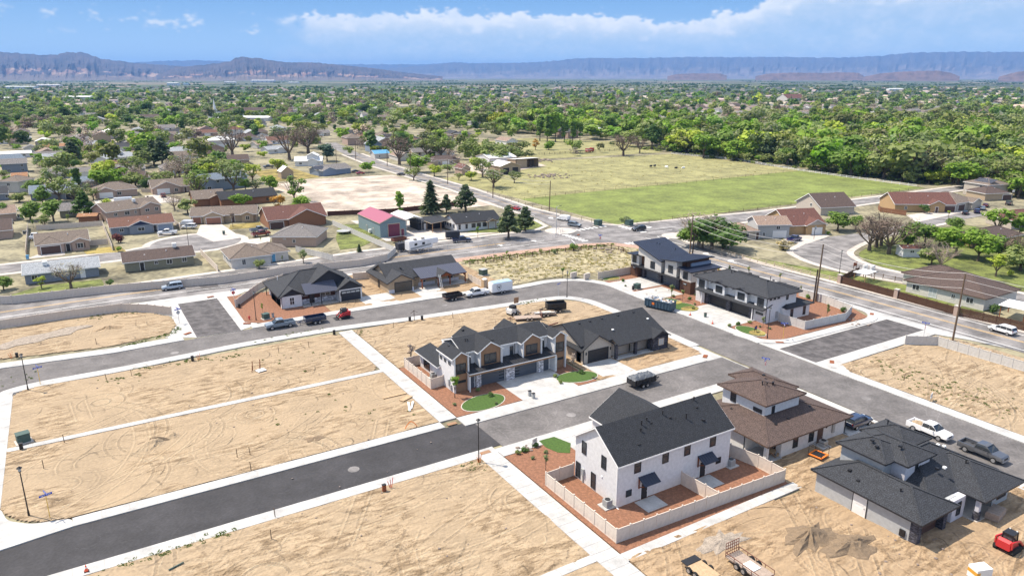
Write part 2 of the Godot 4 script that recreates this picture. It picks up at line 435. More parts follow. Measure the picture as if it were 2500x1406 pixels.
# graded sand with wheel ruts, scrapes and damp streaks: one 102 m square of it,10 cm to the pixel
func dirt_material() -> void:
	var S := 1024
	var h := PackedFloat32Array()
	h.resize(S * S)
	h.fill(0.0)
	var r := RandomNumberGenerator.new()
	r.seed = 41
	for k in 210:      # twin wheel ruts, pale or dark: arcs and gentle curves
		var p := Vector2(r.randf() * S, r.randf() * S)
		var a := r.randfn(0.0,0.35) if r.randf() < 0.65 else r.randf() * TAU
		var turn := r.randfn(0.0,0.004) if r.randf() < 0.5 else r.randfn(0.0,0.03)
		var gauge := r.randf_range(8.0,11.0)
		var deep := r.randf_range(0.25,0.9) * (1.0 if r.randf() < 0.55 else -0.8)
		for q in r.randi_range(60,380):
			p += Vector2(cos(a), sin(a))
			a += turn + r.randfn(0.0,0.002)
			for sd in [-1.0,1.0]:
				var w: Vector2 = p + Vector2(-sin(a), cos(a)) * gauge * sd
				for o in range(-3,4):
					var x := posmod(int(w.x - sin(a) * o), S)
					var y := posmod(int(w.y + cos(a) * o), S)
					h[y * S + x] = lerpf(h[y * S + x], (-deep * (0.7 + 0.3 * sin(q * 1.3)) if absi(o) < 2 else deep * 0.6),0.6)
	for k in 1500:      # scrapes and scuffs of a blade
		var p := Vector2(r.randf() * S, r.randf() * S)
		var a := r.randfn(-0.15,0.5)
		var ln := r.randi_range(8,60)
		var bend := r.randfn(0.0,0.03)
		var deep := r.randf_range(-0.9,0.5)
		for q in ln:
			p += Vector2(cos(a), sin(a)); a += bend
			for o in 3:
				var x := posmod(int(p.x), S)
				var y := posmod(int(p.y) + o, S)
				h[y * S + x] += deep * (1.0 - absf(q * 2.0 / ln - 1.0)) * 0.6
	var sn := noise(21,0.06,5)
	sn.domain_warp_enabled = true; sn.domain_warp_amplitude = 26.0; sn.domain_warp_frequency = 0.012
	var rg := noise(24,0.05,4)
	rg.fractal_type = FastNoiseLite.FRACTAL_RIDGED
	rg.domain_warp_enabled = true; rg.domain_warp_amplitude = 40.0; rg.domain_warp_frequency = 0.01
	var f2 := bytes(noise(22,0.010,5), S, S)
	var f3 := bytes(noise(23,0.22,2), S, S)
	var d := PackedByteArray()
	d.resize(S * S * 3)
	var b := PackedByteArray()
	b.resize(S * S)
	for y in S:
		var wrap := smoothstep(0.0,60.0, float(mini(y, S - y)))      # keeps the seam quiet
		for x in S:
			var i := y * S + x
			var lo := f2[i] / 255.0
			var fi := f3[i] / 255.0
			var wx := minf(wrap, smoothstep(0.0,60.0, float(mini(x, S - x))))
			var st := sn.get_noise_2d(x * 0.42, y * 1.5) * wx
			var rd := rg.get_noise_2d(x * 0.5, y * 1.3) * wx
			var churn := smoothstep(0.36,0.56, lo)           # where machines have turned the ground over
			var damp := smoothstep(0.04,0.40, st + (lo - 0.5) * 0.6 + (fi - 0.5) * 0.3) * (0.3 + 0.7 * churn)
			var scuff := smoothstep(0.30,0.75, rd) * churn
			var k := 0.95 + (lo - 0.5) * 0.16 + (fi - 0.5) * 0.16 + clampf(h[i],-1.0,0.7) * 0.26 - damp * 0.17 - scuff * 0.14 + (0.05 if st < -0.25 else 0.0)
			d[i * 3] = clampi(int(k * 248.0),0,255)
			d[i * 3 + 1] = clampi(int(k * (240.0 - (damp + scuff) * 5.0)),0,255)
			d[i * 3 + 2] = clampi(int(k * (229.0 - (damp + scuff) * 12.0)),0,255)
			b[i] = clampi(int(128.0 + h[i] * 80.0 + rd * 44.0 * (0.4 + churn) + st * 30.0 + (fi - 0.5) * 34.0),0,255)
	var ci := Image.create_from_data(S, S, false, Image.FORMAT_RGB8, d)
	var bi := Image.create_from_data(S, S, false, Image.FORMAT_L8, b)
	bi.convert(Image.FORMAT_RGBA8)
	bi.bump_map_to_normal_map(5.0)
	var m := mat("dirt", L(0.415,0.335,0.238),0.97, ImageTexture.create_from_image(ci),1.0 / 102.4, true)
	m.normal_enabled = true
	m.normal_texture = ImageTexture.create_from_image(bi)
	m.normal_scale = 1.0
	var m2: StandardMaterial3D = m.duplicate()
	m2.albedo_color = L(0.40,0.305,0.205)
	m2.resource_name = "dirt_deep"
	M["dirt_deep"] = m2

# ---------- ground and lots ----------
func pv(a: Array) -> PackedVector2Array:
	var p := PackedVector2Array()
	for i in range(0, a.size(),2): p.push_back(Vector2(a[i], a[i + 1]))
	return p
func rect(x0: float, z0: float, x1: float, z1: float) -> PackedVector2Array: return pv([x0, z0, x1, z0, x1, z1, x0, z1])
func oval(x: float, z: float, rx: float, rz: float, deg := 0.0, k := 28) -> PackedVector2Array:
	var p := PackedVector2Array()
	for i in k: p.push_back(Vector2(x, z) + Vector2(cos(TAU * i / k) * rx, sin(TAU * i / k) * rz).rotated(deg_to_rad(deg)))
	return p
func strip(a: Array, w0: float, w1: float) -> PackedVector2Array:   # band between two offsets to the right of a path
	var p := pv(a)
	var l := PackedVector2Array()
	var r := PackedVector2Array()
	for i in p.size():
		var d := ((p[mini(i + 1, p.size() - 1)] - p[i]).normalized() + (p[i] - p[maxi(i - 1,0)]).normalized()).normalized()
		var s := Vector2(-d.y, d.x)
		l.push_back(p[i] + s * w0); r.push_back(p[i] + s * w1)
	r.reverse()
	l.append_array(r)
	return l
func round_path(a: Array, rad: float) -> Array:      # a path with its corners rounded
	var p := pv(a)
	var o := [p[0].x, p[0].y]
	for i in range(1, p.size() - 1):
		var u := (p[i - 1] - p[i]).normalized()
		var v := (p[i + 1] - p[i]).normalized()
		var q := minf(rad, minf(p[i].distance_to(p[i - 1]), p[i].distance_to(p[i + 1])) * 0.49)
		for k in 7:
			var t := k / 6.0
			var c := (p[i] + u * q) * (1 - t) * (1 - t) + p[i] * 2 * t * (1 - t) + (p[i] + v * q) * t * t
			o.append_array([c.x, c.y])
	o.append_array([p[-1].x, p[-1].y])
	return o
func sheet(called: String, poly: PackedVector2Array, m: String, y0: float, y1: float) -> MeshInstance3D:
	var b := Mb.new()
	b.prism(poly, y0, y1)
	return struct(called, b, M[m])
# a slab of earth whose top is a grid with gentle relief; mounds are [x, z, radius, height]
func earth(called: String, poly: PackedVector2Array, step: float, rough: float, mounds: Array, m: String) -> void:
	var lo := poly[0]
	var hi := poly[0]
	for p in poly:
		lo = lo.min(p); hi = hi.max(p)
	var f := noise(61,0.16,4)
	var f2 := noise(62,0.9,2)
	var nx := int((hi.x - lo.x) / step) + 1
	var nz := int((hi.y - lo.y) / step) + 1
	var hs := PackedFloat32Array()
	hs.resize((nx + 1) * (nz + 1))
	for j in nz + 1:
		for i in nx + 1:
			var x := lo.x + i * step
			var z := lo.y + j * step
			var y := f.get_noise_2d(x * 0.6 + z * 0.2, z * 1.7) * rough * 1.5 + f2.get_noise_2d(x * 0.5, z) * rough * 0.5
			for q in mounds:
				var t: float = Vector2(x - q[0], z - q[1]).length() / q[2]
				if t < 1.6: y += q[3] * exp(-t * t * 2.6) * (1.0 + 0.5 * f.get_noise_2d(x * 5, z * 5) + 0.25 * f2.get_noise_2d(x * 3, z * 3))
			hs[j * (nx + 1) + i] = y
	var b := Mb.new()
	b.prism(poly,-0.06,0.02)
	for j in nz:
		for i in nx:
			var c := Vector2(lo.x + (i + 0.5) * step, lo.y + (j + 0.5) * step)
			if not Geometry2D.is_point_in_polygon(c, poly): continue
			var k := j * (nx + 1) + i
			var pt := func(di: int, dj: int) -> Vector3: return Vector3(lo.x + (i + di) * step,0.09 + hs[k + dj * (nx + 1) + di], lo.y + (j + dj) * step)
			b.quad(pt.call(0,1), pt.call(1,1), pt.call(1,0), pt.call(0,0))
	struct(called, b, M[m])

func mound(q: Array) -> void:
	var b := Mb.new()
	var f := noise(33,0.55,3)
	var pt := func(i: int, j: int) -> Vector3:
		var t := j / 9.0
		var a := TAU * i / 22.0
		var w := t * (1.0 + 0.6 * f.get_noise_2d(cos(a) * 5.0 + q[0], sin(a) * 5.0))
		var x: float = cos(a) * w * q[2]
		var z: float = sin(a) * w * q[3]
		return Vector3(x, q[4] * (exp(-t * t * 3.0) - 0.05) * (1.0 + 0.5 * f.get_noise_2d(x * 1.2 + q[0], z * 1.2)) + (0.03 if j < 9 else -0.06), z)
	for i in 22:
		for j in 9: b.quad(pt.call(i, j), pt.call(i + 1, j), pt.call(i + 1, j + 1), pt.call(i, j + 1))
	var o := struct("dirt_mound", b, M[q[5]])
	o.position = Vector3(q[0],0.09, q[1])
func build_ground() -> void:
	var b := Mb.new()
	b.prism(rect(-27000,-27000,27000,2000),-0.12,-0.1199)
	struct("ground", b, M["far_land"])
	sheet("near_ground", rect(-700,-1100,1100,60),"dry_earth",-0.11,-0.08)
	# building lots
	earth("dirt_lot", pv(round_path([-12.2,-97,-12.2,-135,-4,-135.3,41.9,-135.3,41.9,-112.9,-12.2,-112.9,-12.2,-97],3.0)),0.4,0.06,[],"dirt")
	earth("dirt_lot_middle", pv([-12.2,-96,-12.2,-111.6,41.9,-111.6,41.9,-89.5,-5,-89.5,-8,-90.5,-10,-92,-11.5,-94]),0.4,0.06,[[5.2,-104.2,1.8,0.75],[7.6,-105.0,1.2,0.55],[4.0,-103,2.2,0.3],[24.5,-94.0,0.9,0.2]],"dirt")
	earth("dirt_lot_lower", rect(-14,-77.1,41.9,-40),0.35,0.06,[],"dirt")
	earth("dirt_lot_back", pv([44.9,-135.0,44.9,-111.9,71.6,-111.0,71.6,-102.5,96.5,-102.5,96.5,-122,95,-128,91,-131.2,84,-132.6,60,-134.6]),0.5,0.06,[],"dirt")
	earth("dirt_yard", pv([71.8,-102.5,71.8,-89.6,95.5,-89.6,96.4,-102.5]),0.5,0.05,[[82.5,-92.6,1.6,0.35],[86,-93.2,1.3,0.25]],"dirt_deep")
	earth("construction_ground", pv([44.9,-50.9,71.9,-49.6,71.9,-57,96.5,-57,96.5,-25,44.9,-25]),0.35,0.07,[],"dirt_deep")
	earth("corner_lot", pv([112.2,-72.6,141.5,-72.8,143.5,-68,143.5,-30,110.9,-30,110.9,-70.5]),0.6,0.05,[[141,-62.5,2.2,0.35]],"dirt")
	earth("side_lot", pv([-16.0,-172.6,6.8,-174.6,14.6,-164.0,15.0,-157,13.0,-152.5,2,-150.4,-16,-153.6]),0.5,0.07,[[3.0,-161.5,2.2,0.4]],"dirt")
	for q in [[64.4,-42.8,3.7,2.2,1.1,"mound_dark"],[67.0,-39.4,3.4,2.1,0.95,"mound_dark"],[55.6,-47.3,3.0,1.6,0.3,"grey_gravel"],[5.4,-104.4,2.3,1.3,0.8,"mound_dark"],[3.0,-161.5,2.6,1.5,0.7,"dirt_deep"],[24.6,-94.0,1.5,0.8,0.2,"mound_dark"],[141.0,-62.0,2.2,1.0,0.4,"dirt_deep"]]: mound(q)
	sheet("gravel_patch", pv([-15,-162,-11.5,-164.6,-7.5,-165.0,-4.2,-166.8,-0.6,-166.4,0.4,-165.2,-2.4,-164.0,-3.6,-161.8,-7.4,-161.4,-9.0,-159.8,-12.6,-159.6,-14.2,-158.4,-16,-159.4]),"grey_gravel",0.0,0.19)
	# yards of red gravel round the finished houses
	sheet("gravel_yard", rect(44.9,-75.7,72.2,-51.4),"red_gravel",-0.06,0.09)
	sheet("gravel_yard", pv([44.9,-111.8,71.2,-111.8,71.2,-89.6,44.9,-89.6]),"red_gravel",-0.06,0.09)
	sheet("gravel_yard", pv([27.9,-172.8,45.0,-171.5,45.0,-149.2,30.5,-149.2,27.5,-152.0]),"red_gravel",-0.06,0.08)
	earth("bare_yard", pv([45.1,-176,88,-176,88,-146,72,-148.3,45.1,-149.2]),0.6,0.05,[],"dirt_deep")
	sheet("gravel_yard", pv([111.4,-86.9,141,-86.6,143.6,-92,144.2,-136,117,-141,111,-138,110.3,-124,110.6,-110]),"red_gravel",-0.06,0.08)
	# pond basin between the streets
	sheet("weedy_basin", pv([88,-176,100,-174.6,128,-172.6,140,-168.5,142.5,-160,143,-141.5,117,-141.2,108,-146.8,100,-148.2,88,-146.6]),"weedy",-0.06,0.03)
	sheet("gravel_border", strip([74,-177.0,100,-176.4,128,-174.6,139,-170.8,143.6,-163.0,144.0,-142],-1.6,2.2),"pink_gravel",-0.05,0.075)
	# pasture, road verges, pale cleared lot and yards across the main road
	sheet("pasture", pv([160,-192.5,335,-187.5,341.5,-259.5,160.5,-257]),"pasture_green",-0.1,-0.02)
	sheet("pasture", pv([160.5,-257,341.5,-259.5,346,-330,342,-362,236,-372,160,-330]),"pasture_dry",-0.1,-0.02)
	sheet("cleared_lot", pv([80,-352,100,-362,145,-358,145.5,-250,109,-250,82,-268]),"pale_lot",-0.1,0.0)
	sheet("verge", pv([161,-173.4,161,-140,168.5,-112,172,-96,160.5,-96,158.9,-120,160.6,-150]),"mixed_lawn",-0.1,0.0)
	sheet("back_lawn", pv([161.5,-104,178,-88,180.8,-76,161,-76]),"mixed_lawn",-0.1,0.012)

# ---------- roads, kerbs, walks ----------
func slabs(called: String, x0: float, z0: float, x1: float, z1: float, nx: int, nz: int, y := 0.12, m := "concrete") -> void:
	var b := Mb.new()
	b.box(x0,-0.06, z0, x1, y - 0.02, z1)
	var root := struct(called, b, M["concrete_joint"])
	var w := (x1 - x0) / nx
	var d := (z1 - z0) / nz
	var s := Mb.new()
	s.box(-w / 2 + 0.02, y - 0.06,-d / 2 + 0.02, w / 2 - 0.02, y, d / 2 - 0.02)
	var sm := s.mesh()
	for i in nx:
		for j in nz:
			var o := put("slab", sm, M[m], root)
			o.position = Vector3(x0 + (i + 0.5) * w,0, z0 + (j + 0.5) * d)
func dashes(called: String, m: String, list: Array, w: float, y: float) -> void:   # painted lines [x0, z0, x1, z1]
	var b := Mb.new()
	for q in list: b.prism(strip(q,-w / 2, w / 2), y, y)
	struct(called, b, M[m])
func build_roads() -> void:
	# asphalt
	sheet("street_asphalt", rect(-30,-87.5,46.2,-79.0),"new_asphalt",-0.09,0.0)
	sheet("street_asphalt", rect(46.2,-86.4,97.2,-78.2),"grey_asphalt",-0.09,0.0)
	sheet("street_asphalt", pv(round_path([-40,-79.0,-40,-148,-15.0,-148.2,2,-146.2,25,-147.0,55,-147.0,78,-146.0,90,-143.6,100,-144.0,106,-141.5,109.2,-135,108.6,-120,108.4,-30,97.4,-30,98.2,-100,98.8,-117,98.6,-128,95.5,-133.2,88,-134.2,60,-136.8,41,-139.4,25,-139.8,3.4,-137.6,-10,-135.8,-14.6,-131,-14.8,-100,-14.8,-79],3.0)),"grey_asphalt",-0.09,0.002)
	sheet("street_asphalt", pv([17.4,-147.3,17.4,-172.8,25.7,-173.0,25.7,-147.2]),"patch_asphalt",-0.09,0.006)
	sheet("street_asphalt", rect(-18,-147.4,3.3,-134.5),"new_asphalt",-0.085,-0.004)
	sheet("street_asphalt", rect(109.6,-83.9,143.2,-75.9),"patch_asphalt",-0.09,0.006)
	sheet("main_road", pv([-60,-188.5,-60,-176,7,-179.3,30,-177.2,70,-178.2,110,-177.6,131,-175.4,141,-170.5,145.4,-162,146,-140,146.4,-95,146.6,-40,158.4,-40,158.2,-100,157.6,-130,159.5,-160,163.5,-171.6,168,-173.4,200,-174.6,400,-176.6,400,-182.8,300,-183.6,220,-185.4,175,-190.2,160,-192.0,155.5,-196.5,152.6,-235,157.8,-293,159,-346,162,-404,168,-470,182,-560,172,-560,158,-470,151,-404,149.6,-346,148.6,-298,145.2,-255,143.8,-223,139.0,-202,134.5,-198.6,110,-199.4,70,-199.4,40,-196.8,8,-194.6,-60,-190.6]),"old_asphalt",-0.09,-0.01)
	var pr := Mb.new()      # worn trench patches in the main road
	for q in [[24,-191.5,28,-183],[30,-193.2,36,-190.2],[20.5,-183.4,31,-181.0],[115,-182.4,121,-181.2]]: pr.prism(rect(q[0], q[1], q[2], q[3]),-0.003,-0.002)
	struct("road_patch", pr, M["patch_asphalt"])
	sheet("concrete_apron", pv([5,-178.6,35,-177.6,29,-172,29.5,-149,26,-147.4,17.3,-147.4,12.5,-149.6,14.6,-157,15.0,-164,8,-174.4]),"concrete",-0.07,-0.004)
	for q in [[V(51.7,-45.5),V(53.8,-47.5),V(56,-48.7),V(59.2,-49.6),V(62.5,-49.5),V(65.8,-48.4),V(67.4,-46.2),V(66.7,-44.1)]] :
		var pth := []
		for p: Vector2 in q: pth.append_array([p.x, p.y])
		for w in [-0.9,0.9]: sheet("wheel_rut", strip(round_path(pth,6.0), w - 0.17, w + 0.17),"dirt_deep",0.02,0.125)
	# kerbs and sidewalks of the new streets
	slabs("sidewalk",-5.0,-89.4,41.9,-87.5,16,1)
	slabs("sidewalk",44.6,-89.4,93.5,-86.4,16,1)
	slabs("sidewalk",-20,-79.0,44.8,-77.1,22,1)
	slabs("sidewalk",44.8,-78.2,94.5,-75.8,16,1)
	slabs("sidewalk",-14.7,-133,-12.2,-96,1,12)
	slabs("walkway",41.9,-135.4,44.7,-89.4,1,30,0.14)
	slabs("walkway",41.9,-77.1,44.7,-36,1,27,0.14)
	slabs("garden_path",-12.2,-112.9,41.9,-111.7,18,1,0.13)
	slabs("garden_path",44.7,-51.4,72.5,-50.0,10,1,0.13)
	slabs("garden_path",33,-52.9,41.9,-51.7,4,1,0.13)
	sheet("sidewalk_corner", pv(round_path([-5,-87.5,-12,-86.5,-24,-84.5,-24,-98.5,-14.7,-98.5,-12.2,-96,-11.4,-92.6,-9,-90.4,-5,-89.4,-5,-87.5],1.0)),"concrete",-0.05,0.119)
	sheet("sidewalk_bend", strip(round_path([-13.45,-132.6,-13.4,-135.2,-9.5,-136.5,3.4,-136.6,25.0,-138.3,41,-138.0,60,-135.6,89,-132.9,94.6,-131.9,97.4,-127,97.6,-118,97.3,-102,97.0,-93],3.0),-1.15,1.15),"concrete",-0.05,0.122)
	sheet("sidewalk", strip([-30,-150.0,-14,-149.2,3,-147.4,15.0,-148.0],-1.5,1.3),"concrete",-0.05,0.12)
	sheet("sidewalk", strip(round_path([27.9,-148.2,55,-148.2,70,-147.8,89,-144.6,99,-145.4,106.2,-143,110.3,-136,109.7,-122,109.6,-88],4.0),-1.1,1.2),"concrete",-0.05,0.118)
	sheet("sidewalk", strip([109.6,-72,109.6,-30],-1.1,1.1),"concrete",-0.05,0.121)
	sheet("sidewalk", strip([96.3,-75.5,96.3,-30],-1.0,1.0),"concrete",-0.05,0.116)
	# corner aprons with ramps
	for q in [[pv([93.5,-89.4,93.5,-86.4,97.2,-86.4,97.2,-77.9,94.5,-78.2,94.5,-75.8,97.35,-73,97.35,-72,97.38,-95,95.9,-93.5]),0.03],[pv([15.0,-149.3,17.3,-147.2,25.9,-147.2,28.4,-149.3,27.7,-152.5,25.8,-155,25.8,-170,27.6,-173,36,-176.9,22,-178.2,6,-178.6,14.4,-172.6,17.3,-170,17.3,-152.6,12,-150.6]),0.0],[pv([108.7,-90,111,-87.2,113.5,-85.6,140,-85.5,144.5,-89,146.2,-98,146.5,-62,144.6,-70,141.5,-74.2,113.0,-74.2,110.4,-72.2,108.7,-69]),0.0]]:
		sheet("concrete_apron", q[0],"concrete",-0.05, q[1] + 0.001)
	sheet("sidewalk_corner", strip(round_path([109.6,-94,110.2,-88.6,114.0,-86.2,140.5,-85.9,144.0,-88.4,145.0,-98],2.5),-0.4,1.6),"concrete",-0.05,0.12)
	sheet("sidewalk_corner", pv([110.8,-70,112.6,-72.9,142.3,-73.2,144.8,-68,146.2,-62,146.2,-73,143.5,-75.6,112.4,-75.6,109.8,-73]),"concrete",-0.05,0.12)
	# red tactile plates on the ramps
	for q in [[-13.0,-89.6,40],[43.2,-88.0,0],[43.2,-78.0,0],[16.2,-150.4,30],[27.6,-150.6,-30],[24.6,-174.6,10],[112.3,-86.0,-35],[112.0,-74.4,35],[94.8,-88.2,35],[94.4,-77.0,-35],[143.4,-87.4,30],[96.0,-77.6,-35],[138.2,-186.2,40]]:
		var t := Mb.new()
		t.cbox(Vector3.ZERO,Vector3(1.5,0.02,0.75))
		var o := struct("tactile_plate", t, M["timber_red" if q[0] != 43.2 else "copper_wall"])
		o.position = Vector3(q[0],0.135, q[1]); o.rotation_degrees.y = q[2]
	# driveways
	slabs("driveway",56.4,-97.8,67.2,-89.4,4,3,0.115)
	slabs("driveway",73.0,-96.4,79.6,-89.4,2,2,0.115)
	slabs("driveway",54.0,-75.8,64.0,-69.8,3,2,0.115)
	slabs("driveway",89.5,-60.5,95.4,-53.0,2,2,0.115)
	slabs("driveway",53.2,-156.6,60.8,-149.2,2,2,0.115)
	slabs("driveway",66.4,-158.8,72.9,-148.9,2,3,0.115)
	slabs("driveway",110.7,-136.2,121.6,-128.0,3,2,0.115)
	slabs("driveway",110.6,-126.9,119.6,-119.5,2,2,0.115)
	slabs("driveway",110.6,-110.8,122.6,-97.4,3,4,0.115)
	# main road: kerbs, walks, paint
	sheet("kerb_walk", strip([-60,-192.2,8,-196.0,40,-198.0,70,-200.6,112,-200.6,132,-199.9],-1.2,1.0),"old_concrete",-0.05,0.06)
	sheet("kerb_walk", strip([40,-177.0,70,-177.6,110,-176.9,130.6,-174.7,140.2,-170,144.5,-162,145.2,-140,145.6,-96],-0.6,1.0),"old_concrete",-0.05,0.06)
	sheet("kerb_walk", strip([159.0,-40,158.9,-100,158.4,-130,160.2,-159.5,164.0,-170.6,169,-172.6,200,-173.6,400,-175.8],-0.5,1.6),"old_concrete",-0.05,0.06)
	sheet("kerb_walk", strip([400,-183.4,300,-184.4,220,-186.2,175,-191.0,160,-192.9,156.3,-196.9,153.4,-235,158.4,-293,160,-346,163,-404,170,-470],-1.6,0.4),"old_concrete",-0.05,0.05)
	sheet("kerb_walk", strip([132,-199.9,138.2,-203.5,143,-223,144.4,-255,147.8,-298,148.8,-346,150.2,-404,157,-470],-1.6,0.2),"old_concrete",-0.05,0.05)
	sheet("corner_island", oval(137.0,-194.6,5.2,5.0),"old_concrete",-0.05,0.07)
	sheet("corner_island", oval(164.8,-168.5,5.5,4.6,20),"old_concrete",-0.05,0.07)
	dashes("yellow_line","paint_yellow",[[-60,-184.0,8,-187.2,40,-187.6,70,-188.6,112,-188.2],[-60,-184.5,8,-187.7,40,-188.1,70,-189.1,112,-188.7],[150.6,-150,151.5,-120,152.2,-90,152.6,-40],[151.1,-150,152.0,-120,152.7,-90,153.1,-40],[150.6,-210,148.6,-235,152.6,-293,154,-346,156,-404,161,-470]],0.16,-0.001)
	dashes("white_line","paint_white",[[-60,-179.8,8,-183.2,30,-182.2,70,-183.0,104,-183.2],[104,-183.2,132,-182.0],[132.0,-181.5,130.5,-177.6],[110,-195.0,70,-195.4],[147.4,-150,147.8,-96,148.0,-40],[156.2,-128,156.8,-96,157.0,-40],[154.0,-172,154.6,-150,153.6,-130],[161.0,-171,158.6,-171.6,157.2,-168,156.2,-150],[157.5,-181.2,175,-180.4],[160,-177.4,170,-177.0],[142.4,-202.5,147.6,-203.2],[146.4,-238,144.8,-222]],0.22,-0.001)
	var cw := Mb.new()      # zebra bars on the four arms
	for i in 9:
		cw.prism(strip([139.0 + i * 1.9,-193.6 - i * 0.15,139.2 + i * 1.9,-191.2 - i * 0.15],-0.42,0.42),0,0)
		cw.prism(strip([143.4 + i * 1.55,-169.4 + i * 0.05,143.6 + i * 1.55,-167.2 + i * 0.05],-0.42,0.42),0,0)
		cw.prism(strip([133.6,-178.2 - i * 1.75,136.0,-178.2 - i * 1.75],-0.42,0.42),0,0)
		if i < 7: cw.prism(strip([158.0,-190.4 + i * 1.9,160.4,-190.2 + i * 1.9],-0.42,0.42),0,0)
	for i in 3: cw.prism(strip([159.0 + i * 1.7,-169.0,159.3 + i * 1.7,-167.0],-0.42,0.42),0,0)
	struct("zebra_crossing", cw, M["paint_white"])
	for q in [[110,-185.6,90],[122,-185.2,90],[150.0,-160,0],[153.6,-146,0],[153.0,-136,0],[167,-184.6,180],[146.6,-215,0]]:   # turn arrows
		var a := Mb.new()
		a.prism(pv([-0.12,1.6,0.12,1.6,0.12,-0.2,0.9,-0.2,0.9,0.3,1.7,-0.5,0.9,-1.2,0.9,-0.7,-0.12,-0.7]),0,0)
		var o := struct("turn_arrow", a, M["paint_white"])
		o.position = Vector3(q[0],0.001, q[1]); o.rotation_degrees.y = q[2]; o.scale = Vector3(1.2,1,1.5)
	# manholes
	for q in [[26.5,-83.2],[68,-141],[103.5,-62],[12.5,-140.5],[60,-81.5],[104,-125]]:
		var mh := Mb.new()
		mh.prism(oval(q[0], q[1],0.75,0.75),0.0,0.008)
		struct("manhole_cover", mh, M["old_asphalt"])
	# cul-de-sac and side street on the right, cul-de-sac and lane on the left
	sheet("side_street", pv(round_path([176.8,-135.2,171.6,-124.4,170.6,-112.6,173.9,-99.1,177,-90.7,181,-74.7,182,-40,192,-40,188,-77.9,181.8,-98.6,180.6,-111.3,184.0,-119.8,190,-126.5,200.3,-130.3,220.4,-135.3,260,-136.5,290,-137,290,-145,250,-142.5,222,-140.5,205,-142.8,190,-140],4.0)),"old_asphalt",-0.09,0.0)
	sheet("kerb_walk", strip(round_path([182,-40,181,-74.7,177,-90.7,173.9,-99.1,170.6,-112.6,171.6,-124.4,176.8,-135.2,190,-140],4.0),-1.8,0.1),"old_concrete",-0.05,0.05)
	sheet("kerb_walk", strip(round_path([192,-40,188,-77.9,181.8,-98.6,180.6,-111.3,184.0,-119.8,190,-126.5,200.3,-130.3,220.4,-135.3,270,-136.6],4.0),-0.1,1.8),"old_concrete",-0.05,0.05)
	sheet("drive_pad", pv([190,-139.5,206,-143.2,208,-151,197,-152,186,-146]),"old_concrete",-0.05,0.04)
	sheet("drive_pad", pv([252,-142,288,-144.5,288,-151,262,-152]),"old_concrete",-0.05,0.04)
	sheet("island_lawn", pv(round_path([184,-97,183.6,-112,187,-119,192,-124,203,-127.4,222,-132,262,-132,262,-90,215,-80,191,-78],4.0)),"mixed_lawn",-0.08,0.02)
	sheet("lane", pv([-80,-238,-20,-235.4,12,-236.5,20,-240,20,-230,14,-226.4,-20,-225.2,-80,-227]),"old_asphalt",-0.09,0.0)
	sheet("cul_de_sac", oval(31.5,-238.4,13.0,12.4),"old_asphalt",-0.088,0.004)
	sheet("kerb_walk", oval(31.5,-238.4,15.2,14.6),"old_concrete",-0.085,-0.02)
	sheet("kerb_walk", pv([-80,-240,-20,-237.6,12,-238.7,20,-242,20,-228,14,-224.0,-20,-223.0,-80,-225]),"old_concrete",-0.088,-0.03)
	for q in [[V(-12.7,-240.5),V(-3.4,-240.6),V(-3.4,-246.6),V(-9.3,-246.5)],[V(37.2,-267.2),V(43.7,-264.9),V(44.9,-238.4),V(36.1,-236.8),V(33.4,-251.3)],[V(22.4,-253.5),V(27.4,-254.9),V(27.7,-262.3),V(23,-262.1)],[V(48.6,-219.3),V(41.4,-226.9),V(45.4,-234.6),V(53,-234.9)],[V(27,-321.2),V(27.7,-347.5),V(33.6,-349.1),V(39.2,-327.8)],[V(8.5,-344.1),V(15.6,-344.7),V(18,-326.7),V(9.3,-323.2)]]:
		sheet("driveway_pad", PackedVector2Array(q),"old_concrete",-0.08,0.012)
	sheet("lane", pv([-80,-345,0,-338,45,-328,45,-321,0,-331,-80,-338]),"old_asphalt",-0.09,-0.006)
	sheet("lane", pv([-80,-424,40,-418,40,-410,-80,-416]),"old_asphalt",-0.09,-0.006)

# ---------- house kit: local x along the near front, z away from it is negative ----------
var B: Node3D
var WM := "white_wall"
var RM := "shingle_black"
var TM := "trim_black"
func house(called: String, label: String, x: float, z: float, deg := 0.0, cat := "house") -> Node3D:
	B = thing(called, label, cat,Vector3(x,0.02, z), deg)
	return B
func wall(x0: float, z0: float, x1: float, z1: float, h: float, y0 := 0.0, m := "", called := "wall") -> void:
	var b := Mb.new()
	b.box(x0, y0, z0, x1, h, z1)
	obj(called, b, M[m if m else WM], B)
